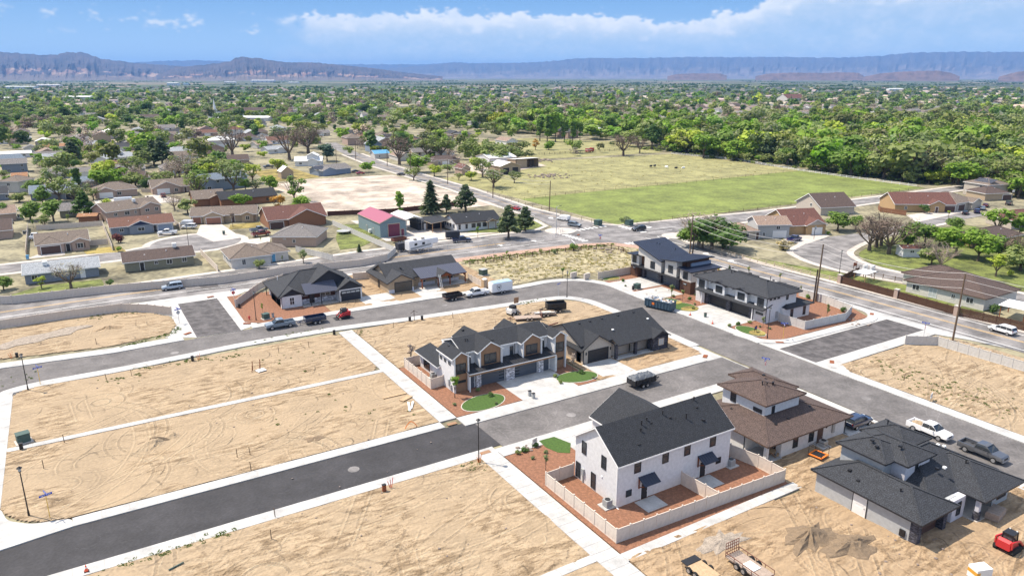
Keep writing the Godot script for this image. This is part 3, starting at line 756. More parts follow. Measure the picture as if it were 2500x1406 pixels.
# gable roof: axis "x" has its ridge along x. Returns ridge height.
func gab(x0: float, z0: float, x1: float, z1: float, y: float, pitch: float, axis := "x", oh := 0.4, m := "", infill := "", fill0 := true, fill1 := true) -> float:
	var b := Mb.new()
	var tr := Mb.new()
	var along := axis == "x"
	var half := (z1 - z0) / 2 if along else (x1 - x0) / 2
	var cx := (z0 + z1) / 2 if along else (x0 + x1) / 2
	var lo := x0 if along else z0
	var hi := x1 if along else z1
	var rise := half * pitch
	var drop := oh * pitch
	var th := 0.14
	var w := half + oh
	# the profile lies in (across, up); turn it so that its z runs along the ridge
	var T := Transform3D(Basis(Vector3(0,0,-1),Vector3.UP,Vector3(1,0,0)),Vector3(0,0, cx)) if along else Transform3D(Basis.IDENTITY,Vector3(cx,0,0))
	b.t = T; tr.t = T
	b.extr(PackedVector2Array([Vector2(-w, y - drop),Vector2(0, y + rise),Vector2(w, y - drop),Vector2(w, y - drop + th),Vector2(0, y + rise + th * 1.15),Vector2(-w, y - drop + th)]), lo - oh, hi + oh)
	var rf := obj("roof", b, M[m if m else RM], B)
	var f := 0.2      # fascia and barge boards a little proud of the roof
	for e in [lo - oh - 0.035, hi + oh + 0.002]:
		tr.extr(PackedVector2Array([Vector2(-w, y - drop - 0.08),Vector2(0, y + rise - 0.08),Vector2(w, y - drop - 0.08),Vector2(w, y - drop + f * 0.6),Vector2(0, y + rise + f * 0.66),Vector2(-w, y - drop + f * 0.6)]), e, e + 0.033)
	for s in [-1.0,1.0]:
		var xx: float = s * (w + 0.012)
		tr.box(minf(xx, xx + s * 0.04), y - drop - 0.09, lo - oh, maxf(xx, xx + s * 0.04), y - drop + 0.1, hi + oh)
	obj("fascia", tr, M[TM], rf)
	if infill != "none":
		for e in [[lo, fill0],[hi - 0.2, fill1]]:
			if not e[1]: continue
			var g := Mb.new()
			g.t = T
			g.extr(PackedVector2Array([Vector2(-half, y - 0.01),Vector2(half, y - 0.01),Vector2(0, y + rise - 0.02)]), e[0], e[0] + 0.2)
			obj("gable_wall", g, M[infill if infill else WM], B)
	return y + rise
func hipr(x0: float, z0: float, x1: float, z1: float, y: float, pitch: float, oh := 0.45, m := "") -> float:
	var b := Mb.new()
	var tr := Mb.new()
	var a0 := Vector2(x0 - oh, z0 - oh)
	var a1 := Vector2(x1 + oh, z1 + oh)
	var w := a1.x - a0.x
	var d := a1.y - a0.y
	var r := minf(w, d) / 2
	var top := y + r * pitch
	var p0 := Vector3(a0.x + r, top, a0.y + r) if w >= d else Vector3(a0.x + r, top, a0.y + r)
	var p1 := Vector3(a1.x - r, top, a1.y - r)
	var c := [Vector3(a0.x, y, a0.y),Vector3(a1.x, y, a0.y),Vector3(a1.x, y, a1.y),Vector3(a0.x, y, a1.y)]
	if w >= d:
		b.quad(c[3], c[2], p1, p0); b.quad(c[1], c[0], p0, p1); b.tri(c[0], c[3], p0); b.tri(c[2], c[1], p1)
	else:
		b.quad(c[2], c[1], p0, p1); b.quad(c[0], c[3], p1, p0); b.tri(c[3], c[2], p1); b.tri(c[1], c[0], p0)
	var rf := obj("roof", b, M[m if m else RM], B)
	tr.box(a0.x, y - 0.2, a0.y, a1.x, y - 0.003, a1.y)
	obj("fascia", tr, M[TM], rf)
	# ridge and hip caps
	var cp := Mb.new()
	var up := Vector3(0,0.03,0)
	if p0.distance_to(p1) > 0.3: cp.bar(p0 + up, p1 + up,0.3,0.05)
	var nearest := [p0, p1, p1, p0] if w >= d else [p0, p0, p1, p1]
	for i in 4: cp.bar(c[i] + up, nearest[i] + up,0.26,0.05)
	obj("ridge_cap", cp, M[m if m else RM], rf)
	return top
# one slope, from ya at the low-coordinate side to yb at the other; axis is the direction of the slope
func shedr(x0: float, z0: float, x1: float, z1: float, ya: float, yb: float, axis := "x", th := 0.22, m := "", seams := false) -> void:
	var b := Mb.new()
	var P := func(x: float, z: float, up: float) -> Vector3:
		var t := (x - x0) / (x1 - x0) if axis == "x" else (z - z0) / (z1 - z0)
		return Vector3(x, lerpf(ya, yb, t) + up, z)
	var tp := [P.call(x0, z0, th), P.call(x1, z0, th), P.call(x1, z1, th), P.call(x0, z1, th)]
	var bt := [P.call(x0, z0,0), P.call(x1, z0,0), P.call(x1, z1,0), P.call(x0, z1,0)]
	b.quad(tp[3], tp[2], tp[1], tp[0])
	var rf := obj("roof", b, M[m if m else RM], B)
	var f := Mb.new()
	for i in 4:
		var j := (i + 1) % 4
		f.quad(bt[j], bt[i], tp[i], tp[j])
	f.quad(bt[0], bt[1], bt[2], bt[3])
	obj("fascia", f, M[TM], rf)
	if seams:
		var n := int((z1 - z0 if axis == "x" else x1 - x0) / 0.5)
		for i in range(1, n):
			var s := Mb.new()
			if axis == "x":
				var zz := lerpf(z0, z1, float(i) / n)
				s.bar(P.call(x0, zz, th + 0.02), P.call(x1, zz, th + 0.02),0.05,0.05)
			else:
				var xx := lerpf(x0, x1, float(i) / n)
				s.bar(P.call(xx, z0, th + 0.02), P.call(xx, z1, th + 0.02),0.05,0.05)
			obj("seam", s, M[m if m else RM], rf)
func onto(o: Node3D, side: String, p: float, u: float, y: float) -> void:
	match side:
		"+z": o.position = Vector3(u, y, p)
		"-x": o.position = Vector3(p, y, u); o.rotation_degrees.y = -90
		"+x": o.position = Vector3(p, y, u); o.rotation_degrees.y = 90
		"-z": o.position = Vector3(u, y, p); o.rotation_degrees.y = 180
func memo(key: String, make: Callable) -> Mesh:
	if not cache.has(key): cache[key] = make.call()
	return cache[key]
func win(side: String, p: float, u: float, y: float, w: float, h: float, style := "hung", frame := "trim_black", glass := "glass") -> void:
	var fm := memo("win%s%.2f,%.2f" % [style, w, h], func() -> Mesh:
		var b := Mb.new()
		var t := 0.07
		for s in [-1.0,1.0]:
			b.cbox(Vector3(s * (w / 2 - t / 2),0,0.02),Vector3(t, h,0.12))
			b.cbox(Vector3(0, s * (h / 2 - t / 2),0.02),Vector3(w - 2 * t, t,0.118))
		if style == "hung": b.cbox(Vector3(0,0,0.02),Vector3(w - 2 * t,0.06,0.1))
		if style == "slider" or style == "grid": b.cbox(Vector3(0,0,0.02),Vector3(0.06, h - 2 * t,0.1))
		if style == "grid": b.cbox(Vector3(0,0.0,0.02),Vector3(w - 2 * t,0.05,0.09))
		if style == "combo":
			b.cbox(Vector3(0,-h * 0.2,0.02),Vector3(w - 2 * t,0.06,0.1)); b.cbox(Vector3(-w * 0.08, h * 0.15,0.02),Vector3(0.05, h * 0.62,0.098))
		return b.mesh())
	var o := put("window", fm, M[frame], B)
	onto(o, side, p, u, y)
	var pm := memo("pane%.2f,%.2f" % [w, h], func() -> Mesh:
		var b := Mb.new()
		b.cbox(Vector3(0,0,0.012),Vector3(w - 0.12, h - 0.12,0.04))
		return b.mesh())
	put("pane", pm, M[glass], o)
func gdoor(side: String, p: float, u: float, w: float, h: float, m := "door_black", lights := "") -> void:
	var o := put("garage_door", memo("gd%.2f,%.2f" % [w, h], func() -> Mesh:
		var b := Mb.new()
		for r in 4:
			b.cbox(Vector3(0, h * (r + 0.5) / 4,0.02),Vector3(w, h / 4 - 0.025,0.08))
			for c in 4: b.cbox(Vector3(w * (c + 0.5) / 4 - w / 2, h * (r + 0.5) / 4,0.062),Vector3(w / 4 - 0.22, h / 4 - 0.2,0.02))
		b.cbox(Vector3(0, h / 2,-0.01),Vector3(w, h,0.06))
		return b.mesh()), M[m], B)
	onto(o, side, p, u,0.04)
	var tr := Mb.new()
	for s in [-1.0,1.0]: tr.cbox(Vector3(s * (w / 2 + 0.06), h / 2,0.04),Vector3(0.12, h,0.14))
	tr.cbox(Vector3(0, h + 0.08,0.04),Vector3(w + 0.24,0.16,0.14))
	obj("trim", tr, M[TM], o)
	if lights == "row":
		for c in 4:
			var g := Mb.new()
			g.cbox(Vector3(w * (c + 0.5) / 4 - w / 2, h * 0.875,0.08),Vector3(w / 4 - 0.16, h / 4 - 0.22,0.025))
			obj("pane", g, M["glass_frost"], o)
	elif lights != "":
		var s := 1.0 if lights == "right" else -1.0
		for c in 3:
			var g := Mb.new()
			g.cbox(Vector3(s * (w / 2 - 0.62), h * (0.24 + 0.24 * c),0.085),Vector3(0.95,0.18,0.03))
			obj("pane", g, M["glass"], o)
func door(side: String, p: float, u: float, m := "door_black", w := 0.95, h := 2.1) -> void:
	var b := Mb.new()
	b.cbox(Vector3(0, h / 2,0.03),Vector3(w, h,0.08))
	for r in [0.28,0.72]: b.cbox(Vector3(0, h * r,0.075),Vector3(w * 0.62, h * 0.3,0.02))
	var o := obj("door", b, M[m], B)
	onto(o, side, p, u,0.03)
	var t := Mb.new()
	for s in [-1.0,1.0]: t.cbox(Vector3(s * (w / 2 + 0.05), h / 2,0.02),Vector3(0.1, h,0.1))
	t.cbox(Vector3(0, h + 0.05,0.02),Vector3(w + 0.2,0.1,0.1))
	obj("frame", t, M[TM], o)
	var k := Mb.new()
	k.cbox(Vector3(w * 0.38, h * 0.46,0.11),Vector3(0.06,0.14,0.06))
	obj("handle", k, M["steel"], o)
func block(called: String, x0: float, y0: float, z0: float, x1: float, y1: float, z1: float, m: String) -> MeshInstance3D:
	var b := Mb.new()
	b.box(x0, y0, z0, x1, y1, z1)
	return obj(called, b, M[m], B)
func vents(list: Array, m := "soot") -> void:      # [x, y, z, kind]: 0 box vent,1 pipe,2 swamp cooler
	for q in list:
		var b := Mb.new()
		match int(q[3]):
			0: b.cbox(Vector3(0,0.1,0),Vector3(0.36,0.2,0.36))
			1:
				b.tube(Vector3(0,-0.2,0),Vector3(0,0.55,0),0.07,0.07,6); b.tube(Vector3(0,0.5,0),Vector3(0,0.62,0),0.12,0.12,6)
			2:
				b.cbox(Vector3(0,0.55,0),Vector3(1.0,0.9,1.0)); b.cbox(Vector3(0,0.02,0),Vector3(0.7,0.3,0.7)); b.cbox(Vector3(0,1.02,0),Vector3(1.06,0.06,1.06))
		var o := obj("swamp_cooler" if q[3] == 2 else "vent", b, M["metal_white" if q[3] == 2 else m], B)
		o.position = Vector3(q[0], q[1], q[2])
func gutters(list: Array, m := "trim_black") -> void:    # downpipes [x, z, top]
	for q in list:
		var b := Mb.new()
		b.cbox(Vector3(q[0], q[2] / 2, q[1]),Vector3(0.09, q[2],0.09))
		b.cbox(Vector3(q[0],0.1, q[1] + 0.25),Vector3(0.09,0.08,0.5))
		obj("downpipe", b, M[m], B)
func awning(x: float, z: float, y: float, w: float, out: float, fall: float) -> void:
	var b := Mb.new()
	b.bar(Vector3(x, y, z),Vector3(x, y - fall, z + out), w,0.08)
	var o := obj("awning", b, M["metal_navy"], B)
	var n := int(w / 0.4)
	for i in n + 1:
		var s := Mb.new()
		var xx := x - w / 2 + 0.03 + (w - 0.06) * i / n
		s.bar(Vector3(xx, y + 0.055, z),Vector3(xx, y - fall + 0.055, z + out),0.04,0.05)
		obj("seam", s, M["metal_navy"], o)
	for s in [-1.0,1.0]:
		var k := Mb.new()
		k.bar(Vector3(x + s * (w / 2 - 0.12), y - 1.5, z + 0.06),Vector3(x + s * (w / 2 - 0.12), y - 0.1, z + 0.06),0.12,0.12)
		k.bar(Vector3(x + s * (w / 2 - 0.12), y - 1.3, z + 0.1),Vector3(x + s * (w / 2 - 0.12), y - fall - 0.06, z + out * 0.85),0.1,0.1)
		obj("bracket", k, M["timber_red"], o)

func build_subdivision() -> void:
	# --- white two-storey twin house in front
	WM = "white_wall"; RM = "shingle_black"; TM = "trim_white"
	house("twin_house","tall white two-storey house with black roof and two navy door awnings inside beige fence",50,-58.4)
	wall(0,-8.4,18.5,0,5.75)
	var r := gab(0,-8.4,18.5,0,5.75,0.70,"x",0.32)
	wall(5.2,-11.8,14.4,-8.4,5.7)
	gab(5.2,-11.8,14.4,-4.8,5.7,0.60,"z",0.32,"","", true, false)
	for x in [2.9,7.3,10.9,15.3]: win("+z",0, x,4.72,1.0,1.7,"hung","trim_black","glass" if x > 8 else "glass")
	for x in [1.7,16.6]: win("+z",0, x,1.5,0.85,0.85,"plain")
	for x in [4.1,13.8]:
		door("+z",0, x,"door_black")
		awning(x + 0.25,0.02,3.15,2.5,1.25,0.7)
		block("lamp", x + 0.85,1.95,0.0, x + 1.0,2.25,0.16,"soot")
	for q in [[-6.6,4.9,1.7],[-2.7,4.75,1.7],[-7.7,1.35,2.1],[-4.6,1.35,2.1]]: win("-x",0, q[0], q[1],0.9, q[2],"hung")
	block("meter_box",-0.22,1.1,-6.9,0,2.0,-6.4,"utility_grey")
	block("conduit",-0.12,0,-6.72,0,1.1,-6.58,"utility_grey")
	block("outlet_cover",-0.08,2.6,-3.1,0,2.8,-2.9,"trim_white")
	vents([[1.6, r - 1.5,-3.1,0],[4.0,6.6,-1.25,0],[5.3,7.4,-2.4,1],[5.9,8.0,-3.0,1],[7.0, r - 0.7,-3.3,1],[7.3, r - 0.9,-3.0,0],[9.7, r - 0.5,-3.4,1],[10.4, r - 0.9,-2.9,0],[12.6,7.6,-2.2,1],[15.2, r - 0.8,-3.1,0],[15.5, r - 0.2,-3.9,1],[14.9,6.9,-1.5,0]])
	gutters([[-0.06,-0.1,5.5],[18.56,-0.1,5.5]],"trim_white")
	# --- white and tan gabled duplex
	WM = "white_wall"; TM = "trim_white"
	house("gabled_duplex","white duplex with four tan-faced front gables and slate garage doors beside the walkway",48.4,-97.6)
	wall(2.2,-8.6,20.2,-1.9,5.9)
	gab(2.6,-8.8,19.6,-1.7,5.9,0.36,"x",0.25,"","none")
	for q in [[0.0,2.7,-5.2,0.0,0.0],[19.3,21.8,-5.2,0.0,0.0],[4.9,9.2,-9.4,-0.5,3.05],[13.2,17.1,-9.4,-0.5,3.05]]:
		wall(q[0], q[2], q[1], q[3] - 0.06,5.95, q[4])
		block("tan_panel", q[0] + 0.22, q[4], q[3] - 0.06, q[1] - 0.22,5.95, q[3],"copper_wall")
		for e in [q[0], q[1] - 0.22]: block("fin", e, q[4], q[3] - 0.059, e + 0.22,5.95, q[3] + 0.34,"white_wall")
		gab(q[0], q[2], q[1], q[3],5.95,0.62,"z",0.30,"","copper_wall")
	for q in [[1.35,3.95],[20.55,3.95],[7.05,4.45],[15.15,4.45]]:
		win("+z",0.0 if q[0] < 3 or q[0] > 18 else -0.5, q[0], q[1],2.3 if q[0] > 3 and q[0] < 18 else 1.75,1.75,"combo")
	for x in [3.7,18.2]: win("+z",-1.9, x,4.25,0.85,1.9,"combo")
	win("+z",-1.9,12.0,4.3,0.7,1.7,"plain")
	for x in [1.35,20.55]: win("+z",0, x,1.75,1.7,0.42,"slider")
	for z in [-4.4,-2.9,-1.3]: win("-x",0, z,4.75,0.75,0.55,"plain")
	wall(2.7,-3.5,19.3,-0.35,3.0)
	gdoor("+z",-0.35,7.35,4.6,2.35,"door_slate","right")
	gdoor("+z",-0.35,13.8,4.6,2.35,"door_slate","left")
	for q in [[4.1,4.98],[9.75,11.4],[16.2,17.2]]: block("stone_pier", q[0],0,-0.36, q[1],2.75,0.12,"stone_pale")
	door("+z",-0.34,3.4,"door_slate",0.9,2.2); door("+z",-0.34,18.0,"door_slate",1.1,2.2)
	block("door_wing",18.9,0,-0.35,19.28,2.9,1.2,"white_wall")
	shedr(2.3,-1.9,19.2,1.15,3.45,3.0,"z",0.16,"metal_black", true)
	block("canopy_beam",2.3,2.72,0.95,19.2,2.998,1.12,"raw_wood")
	block("canopy_post",2.32,0,0.95,2.5,2.72,1.1,"trim_white")
	wall(0.1,-13.2,4.2,-5.2,2.75)
	shedr(-0.7,-13.7,2.4,-4.6,2.8,3.7,"x",0.2)
	win("-x",0.1,-10.4,1.5,2.4,1.9,"combo"); door("-x",0.1,-7.4,"door_white")
	wall(17.5,-13.2,21.7,-5.2,2.75)
	shedr(17.3,-13.7,22.3,-4.6,3.7,2.8,"x",0.2)
	block("meter_box",-0.2,0.8,-1.7,0,1.9,-1.3,"utility_grey"); block("meter_box",-0.2,0.3,-0.9,0,1.2,-0.6,"utility_grey")
	vents([[1.1,6.7,-3.6,0],[4.3,6.7,-4.0,1],[4.7,6.6,-4.0,1],[6.2,7.0,-8.5,0],[6.6,6.8,-6.6,0],[7.8,6.8,-3.6,0],[8.4,6.7,-2.2,0],[16.2,6.7,-7.5,0],[18.4,6.6,-5.0,1],[20.2,6.6,-3.6,0]])
	gutters([[12.6,-1.85,5.8],[4.6,-9.2,5.8],[2.75,0.05,2.9]])
	# --- greige house with long black roof
	WM = "greige_wall"; RM = "shingle_black"; TM = "trim_black"
	house("long_roof_house","greige single-storey house with long black roof and black garage door, next to the gabled duplex",73.4,-96.6)
	wall(0,-11.5,18.2,-0.6,3.4)
	wall(0,-2,6.3,0.0,2.75)
	r = gab(0,-11.8,18.4,-0.6,3.42,0.42,"x",0.35)
	shedr(6.7,-0.9,18.75,1.5,3.56,2.62,"z",0.16)
	gab(-0.3,-5,6.6,0.0,2.75,0.62,"z",0.4,"","", false, true)
	gab(14.9,-4,18.6,1.5,2.75,0.5,"z",0.35,"","charcoal_wall")
	gdoor("+z",0,3.35,4.3,2.2,"door_black")
	wall(14.9,0,18.6,1.5,2.8,0.0,"stone_dark","stone_corner")
	win("+z",1.5,16.9,1.6,1.3,1.3,"slider","trim_tan","glass_frost")
	for x in [6.4,10.9,14.75]: block("porch_post", x,0,0.75, x + 0.5,2.7,1.25,"stone_dark")
	block("porch_floor",6.5,0,0,15,0.14,1.6,"concrete")
	block("porch_beam",6.3,2.5,0.7,15,2.9,1.15,"trim_black")
	for x in [10.4,11.5]: block("shutter", x,0.5,0.0, x + 0.25,2.1,0.07,"soot")
	for x in [0.55,6.0]: block("lamp", x,1.7,0, x + 0.16,2.2,0.14,"soot")
	vents([[3.0, r - 0.25,-5.4,0],[5.4, r - 0.25,-5.4,0],[8.2, r - 0.25,-5.4,0],[12.0, r - 0.25,-5.4,0],[15.8, r - 0.25,-5.4,0]])
	vents([[8.3,4.3,-2.2,0],[17.4,4.6,-3.0,0]],"trim_white")
	gutters([[0.05,0.08,2.8],[18.5,1.55,2.6]])
	# --- brown roofed house with a small upper storey
	WM = "white_wall"; RM = "shingle_brown"; TM = "trim_brown"
	house("brown_roof_house","white stucco house with broad brown hip roof, small upper storey, beside the white two-storey house",73.4,-56.4)
	wall(2.9,-12.4,16.3,0,2.75)
	wall(0,-12.4,3.0,-3.6,2.75)
	hipr(0,-12.4,16.4,0,2.85,0.28,0.7)
	wall(10,-16.4,16.4,-12.0,2.7); hipr(10,-16.6,16.4,-8,2.84,0.28,0.6)
	wall(3.9,-11.6,11.0,-4.0,6.0,2.8)
	hipr(3.9,-11.6,11.0,-4.0,6.05,0.30,0.65)
	wall(8,-13.4,12.0,-8.0,5.95,2.8); hipr(8,-13.4,12.0,-6.0,6.04,0.34,0.6)
	win("-x",3.9,-9.6,4.9,1.0,1.5,"hung"); win("-x",3.9,-5.2,4.6,1.5,0.6,"plain"); win("+z",-4.0,5.6,4.6,0.6,1.4,"plain")
	for z in [-9.9,-8.2]: win("-x",0, z,1.45,1.25,1.9,"hung")
	for x in [5.7,9.0]: win("+z",0, x,1.55,1.0,1.6,"hung")
	door("+z",0,10.9,"door_brown"); door("-x",2.9,-1.8,"door_black",1.7,2.2)
	block("porch_post",0.0,0,-0.5,0.45,2.7,0.0,"white_wall")
	block("patio",-0.4,0.0,-3.5,2.9,0.13,0.3,"concrete")
	block("meter_box",13.4,0.9,0,13.9,2.2,0.2,"utility_grey"); block("lamp",12.0,2.0,0,12.2,2.3,0.14,"soot")
	vents([[6.6,7.0,-7.0,1],[7.1,6.9,-6.6,1],[8.0,6.8,-6.4,1],[8.2,6.8,-6.4,1],[9.2,7.2,-9.0,0],[2.6,3.6,-8.6,0],[4.1,3.55,-2.2,0],[6.9,3.6,-2.4,0],[12.4,3.8,-3.2,0]])
	gutters([[-0.06,-3.7,2.6],[16.4,0.05,2.6]])
	# --- grey house under construction with dark hips
	WM = "grey_wall"; RM = "shingle_charcoal"; TM = "trim_black"
	house("grey_house","unfinished grey stucco house with dark hip roofs and white house wrap by the dirt mounds",73.2,-35.9)
	wall(0,-12.8,8.8,-0.9,2.85)
	wall(0.0,-0.9,0.7,0.0,2.8,0,"stone_dark","stone_pier"); wall(5.2,-0.9,5.9,-0.1,2.8,0,"stone_dark","stone_pier")
	wall(0.7,-0.9,5.2,-0.5,2.8,2.45)
	hipr(0,-12.8,6.4,0.0,2.95,0.46,0.55)
	wall(6,-12.0,18.0,-3.0,2.85)
	hipr(5,-12.4,18.4,-1.9,2.94,0.46,0.55)
	wall(14.6,-4,18.2,0.4,2.85); hipr(10.4,-9,18.4,1.2,2.96,0.42,0.5)
	wall(7.4,-3.0,10.0,-0.4,2.8,0,"membrane","house_wrap")
	gdoor("+z",-0.85,2.95,4.3,2.35,"door_brown")
	door("-x",0,-6.9,"door_white",1.7,2.4)
	win("+z",-0.4,8.7,1.5,0.8,1.7,"hung"); win("+z",0.4,16.6,1.5,2.0,1.5,"plain","trim_brown"); door("+z",-3.0,12.9,"door_slate")
	block("porch_post",10.2,0,0.5,10.8,1.2,1.1,"stone_dark"); block("porch_post_wrap",10.28,1.2,0.58,10.72,2.8,1.02,"membrane")
	block("porch_floor",10,0,-3,14.6,0.14,1.2,"old_concrete")
	wall(3.7,-12.4,8.4,-6.9,5.7,2.6); hipr(3.7,-12.4,8.4,-6.9,5.8,0.42,0.55)
	wall(5.4,-9.8,10.3,-5.2,5.7,2.6,"membrane","house_wrap"); hipr(5.4,-12.2,10.3,-5.2,5.79,0.42,0.5)
	wall(9.5,-13.0,14.2,-8.2,5.5,2.6); hipr(9.5,-13.2,14.2,-8.0,5.6,0.42,0.5)
	win("+z",-5.2,7.6,4.7,0.55,1.5,"plain")
	vents([[1.5,3.9,-9.6,0],[0.9,3.5,-8.0,0],[2.0,3.9,-3.6,1],[5.1,6.9,-9.5,0],[4.7,6.6,-8.6,0],[6.6,6.9,-6.9,0],[11.4,6.6,-11.5,1],[9.5,4.6,-3.8,0],[12.2,5.0,-5.9,0],[13.8,4.5,-2.8,1]])
	vents([[9.9,4.9,-3.2,0],[14.5,5.0,-6.6,0],[15.6,4.6,-6.4,0]],"trim_white")
	block("meter_box",-0.2,0.3,-1.9,0,1.1,-1.3,"soot")
	# --- modern duplex with sloping navy metal roofs
	WM = "offwhite_wall"; RM = "metal_navy"; TM = "trim_black"
	house("modern_duplex","modern duplex with mono-pitch navy metal roofs and brown lower walls beside the pond basin",120.4,-118.2)
	wall(1.6,-21.2,9.2,0.0,3.0)
	wall(0,-21.2,1.7,-18.6,3.0,0,"brown_wall","brown_wall"); wall(0,-3.4,1.7,-0.02,3.0,0,"brown_wall","brown_wall")
	wall(0,-21.2,8.4,-18.2,5.6,3.0); wall(-0.3,-15.8,9.0,-9.8,6.0,3.15); wall(-0.2,-8.6,9,-4.6,6.9,3.15); wall(0,-3.6,8.4,0.02,5.5,3.0)
	wall(0.9,-18.3,8.5,-15.7,7.4,3.0,"brown_wall","brown_wall"); wall(1.5,-5.2,8.5,-2.9,7.2,3.0,"brown_wall","brown_wall")
	wall(2.5,-4.6,8.9,-2.6,6.7,5.2,"blue_wall","clerestory_wall")
	# side walls up to the slopes
	var sg := Mb.new()
	sg.extr(PackedVector2Array([Vector2(-9.8,6.0),Vector2(-9.8,6.02),Vector2(-18.2,8.6),Vector2(-18.2,6.0)]),0,0.2)
	var sgo := obj("gable_wall", sg, M["offwhite_wall"], B)
	sgo.rotation_degrees.y = -90; sgo.position = Vector3(-0.1,0,0)
	shedr(-1.0,-19.6,9.6,-9.2,8.9,6.0,"z",0.26,"metal_navy", true)
	shedr(-1.0,-9.4,9.6,-2.2,6.6,7.4,"z",0.26,"metal_navy", true)
	shedr(-0.9,-3.9,9.2,0.8,5.75,5.5,"z",0.24,"metal_navy", true)
	shedr(-0.9,-21.8,9.0,-18.4,5.6,5.85,"z",0.24,"metal_navy", true)
	shedr(-0.9,-20.4,1.9,-3.0,2.9,3.25,"x",0.2,"metal_black", true)
	for z in [-15.0,-8.2]: gdoor("-x",1.6, z + (0.6 if z < -10 else -0.2),5.0,2.45,"door_slate","right" if z < -10 else "left")
	for z in [-17.6,-11.5,-5.2]: block("stone_pier",1.0,0, z - 0.45,1.62,2.8, z + 0.45,"stone_dark")
	door("-x",1.6,-18.3,"door_black")
	for q in [[0.0,-19.9,4.5,1.5],[-0.3,-12.8,4.5,1.6],[-0.2,-6.6,4.8,1.6],[0.0,-1.8,4.3,1.5]]: win("-x", q[0], q[1], q[2], q[3],1.8,"grid")
	for q in [-19.9,-1.8]: win("-x",0, q,2.3,1.1,0.4,"plain","trim_black","glass_frost")
	for x in [1.6,4.4,7.2]: win("+z",0.02, x,4.7,0.9,0.55,"plain")
	win("-x",0.9,-17.0,5.3,0.6,2.6,"hung")
	vents([[4.6,8.2,-17.0,1],[5.2,8.0,-16.6,1],[2.2,8.6,-18.3,0],[3.6,8.6,-18.3,0],[7.2,7.2,-13.0,1]])
	block("meter_box",2.7,0.4,0,3.2,1.2,0.22,"utility_grey"); block("meter_box",4.4,1.2,0,4.9,2.6,0.25,"utility_grey")
	# --- white duplex with dark hip roofs
	WM = "white_wall"; RM = "shingle_charcoal"; TM = "trim_black"
	house("hip_duplex","white duplex with dark hip roofs and two black garage doors at the corner yard",118.6,-95.0)
	wall(0.6,-19.4,9.2,0,5.75)
	wall(0,-19.6,1.0,-16.6,5.75); wall(0,-3.0,1.0,0.02,5.75)
	hipr(0,-19.4,9.2,0.2,5.85,0.36,0.75)
	for z in [[-14.2,-11.0],[-8.0,-4.8]]:
		wall(-0.3, z[0],1.4, z[1],5.6,3.15)
		gab(-0.3, z[0],5.0, z[1],5.6,0.36,"x",0.5,"","", true, false)
		win("-x",-0.3, (z[0] + z[1]) / 2,4.4,1.9,1.5,"grid")
	for z in [[-18.0],[-1.5]]: win("-x",0, z[0],4.35,1.7,1.8,"grid")
	win("-x",0,-1.5,1.9,1.9,0.5,"slider")
	wall(9.2,-19.4,12.5,0.5,2.75); wall(4.5,-0.2,12.9,0.8,2.75)
	wall(6.0,-17,10.5,-12.6,5.7,2.6); hipr(6,-17.2,10.8,-12.4,5.8,0.34,0.6); wall(6.0,-6,10.5,-1.8,5.7,2.6); hipr(6,-6.2,10.8,-1.6,5.78,0.34,0.6)
	hipr(5.4,-8,13.0,0.8,2.85,0.30,0.6); hipr(8.4,-20,13.0,-10,2.84,0.30,0.6)
	shedr(-1.1,-19.0,1.8,0.1,2.85,3.75,"x",0.2)
	for z in [-13.2,-6.9]: gdoor("-x",0.6, z,4.9,2.3,"door_black")
	for z in [-16.4,-10.05,-3.75]: block("stone_pier",0.0,0, z - 0.5,0.62,2.75, z + 0.5,"stone_dark")
	for z in [-18.6,-1.9]: door("-x",0.58, z,"door_black")
	for z in [-17.2,-2.9]: block("porch_post",-0.7,0, z - 0.1,-0.5,2.8, z + 0.1,"trim_white")
	for x in [1.2,2.4,3.6]: win("+z",0, x,5.1,0.75,0.5,"plain")
	for x in [7.2,11.2]: win("+z",0.8, x,1.35,0.85,1.9,"plain","trim_brown")
	win("+z",0.0,6.3,4.9,0.7,1.3,"plain")
	vents([[3.6,7.4,-13.0,1],[4.1,7.4,-12.6,1],[6.0,7.3,-9.5,1],[7.5,7.2,-16.2,0],[8.0,7.0,-6.0,1],[7.0,7.2,-4.4,0],[4.6,7.6,-4.0,0],[8.2,6.6,-12,1],[8.6,6.5,-12,1]])
	block("meter_box",3.1,0.8,0,3.6,2.2,0.22,"utility_grey")
	gutters([[0.06,0.1,5.6]])
	# --- white house with navy-black gables across the upper street
	WM = "white_wall"; RM = "shingle_charcoal"; TM = "trim_black"
	house("black_gable_house","white house with big charcoal gable roof and navy gable faces, behind the silver pickup",36.4,-156.6)
	wall(0,-9.6,17.8,-1.2,2.8)
	wall(0,-9.6,4.4,0,2.75); wall(12.4,-9.6,17.8,1.3,2.8)
	hipr(-0.2,-13.4,18,-0.6,2.85,0.52,0.5)
	wall(0.4,-13.2,17.8,-9.0,2.7)
	gab(-0.2,-7,4.8,0.0,2.75,0.58,"z",0.4,"","charcoal_wall")
	gab(4.6,-9,17.9,-1.6,2.8,0.62,"z",0.35,"","charcoal_wall")
	gab(11.9,-6,18.1,1.3,2.8,0.60,"z",0.35,"","charcoal_wall")
	shedr(4.9,-1.6,12.3,1.3,4.5,2.75,"z",0.14,"metal_slate", true)
	block("cedar_panel",4.5,1.2,-1.25,12.3,2.75,-1.12,"cedar"); block("stone_base",4.5,0,-1.2,12.3,1.2,-1.0,"stone_pale")
	win("+z",-1.12,10.0,2.0,2.3,1.2,"grid","trim_white"); win("+z",-1.1,5.4,2.2,1.1,0.6,"slider","trim_white"); win("+z",0,2.2,1.55,1.05,1.7,"grid","trim_white")
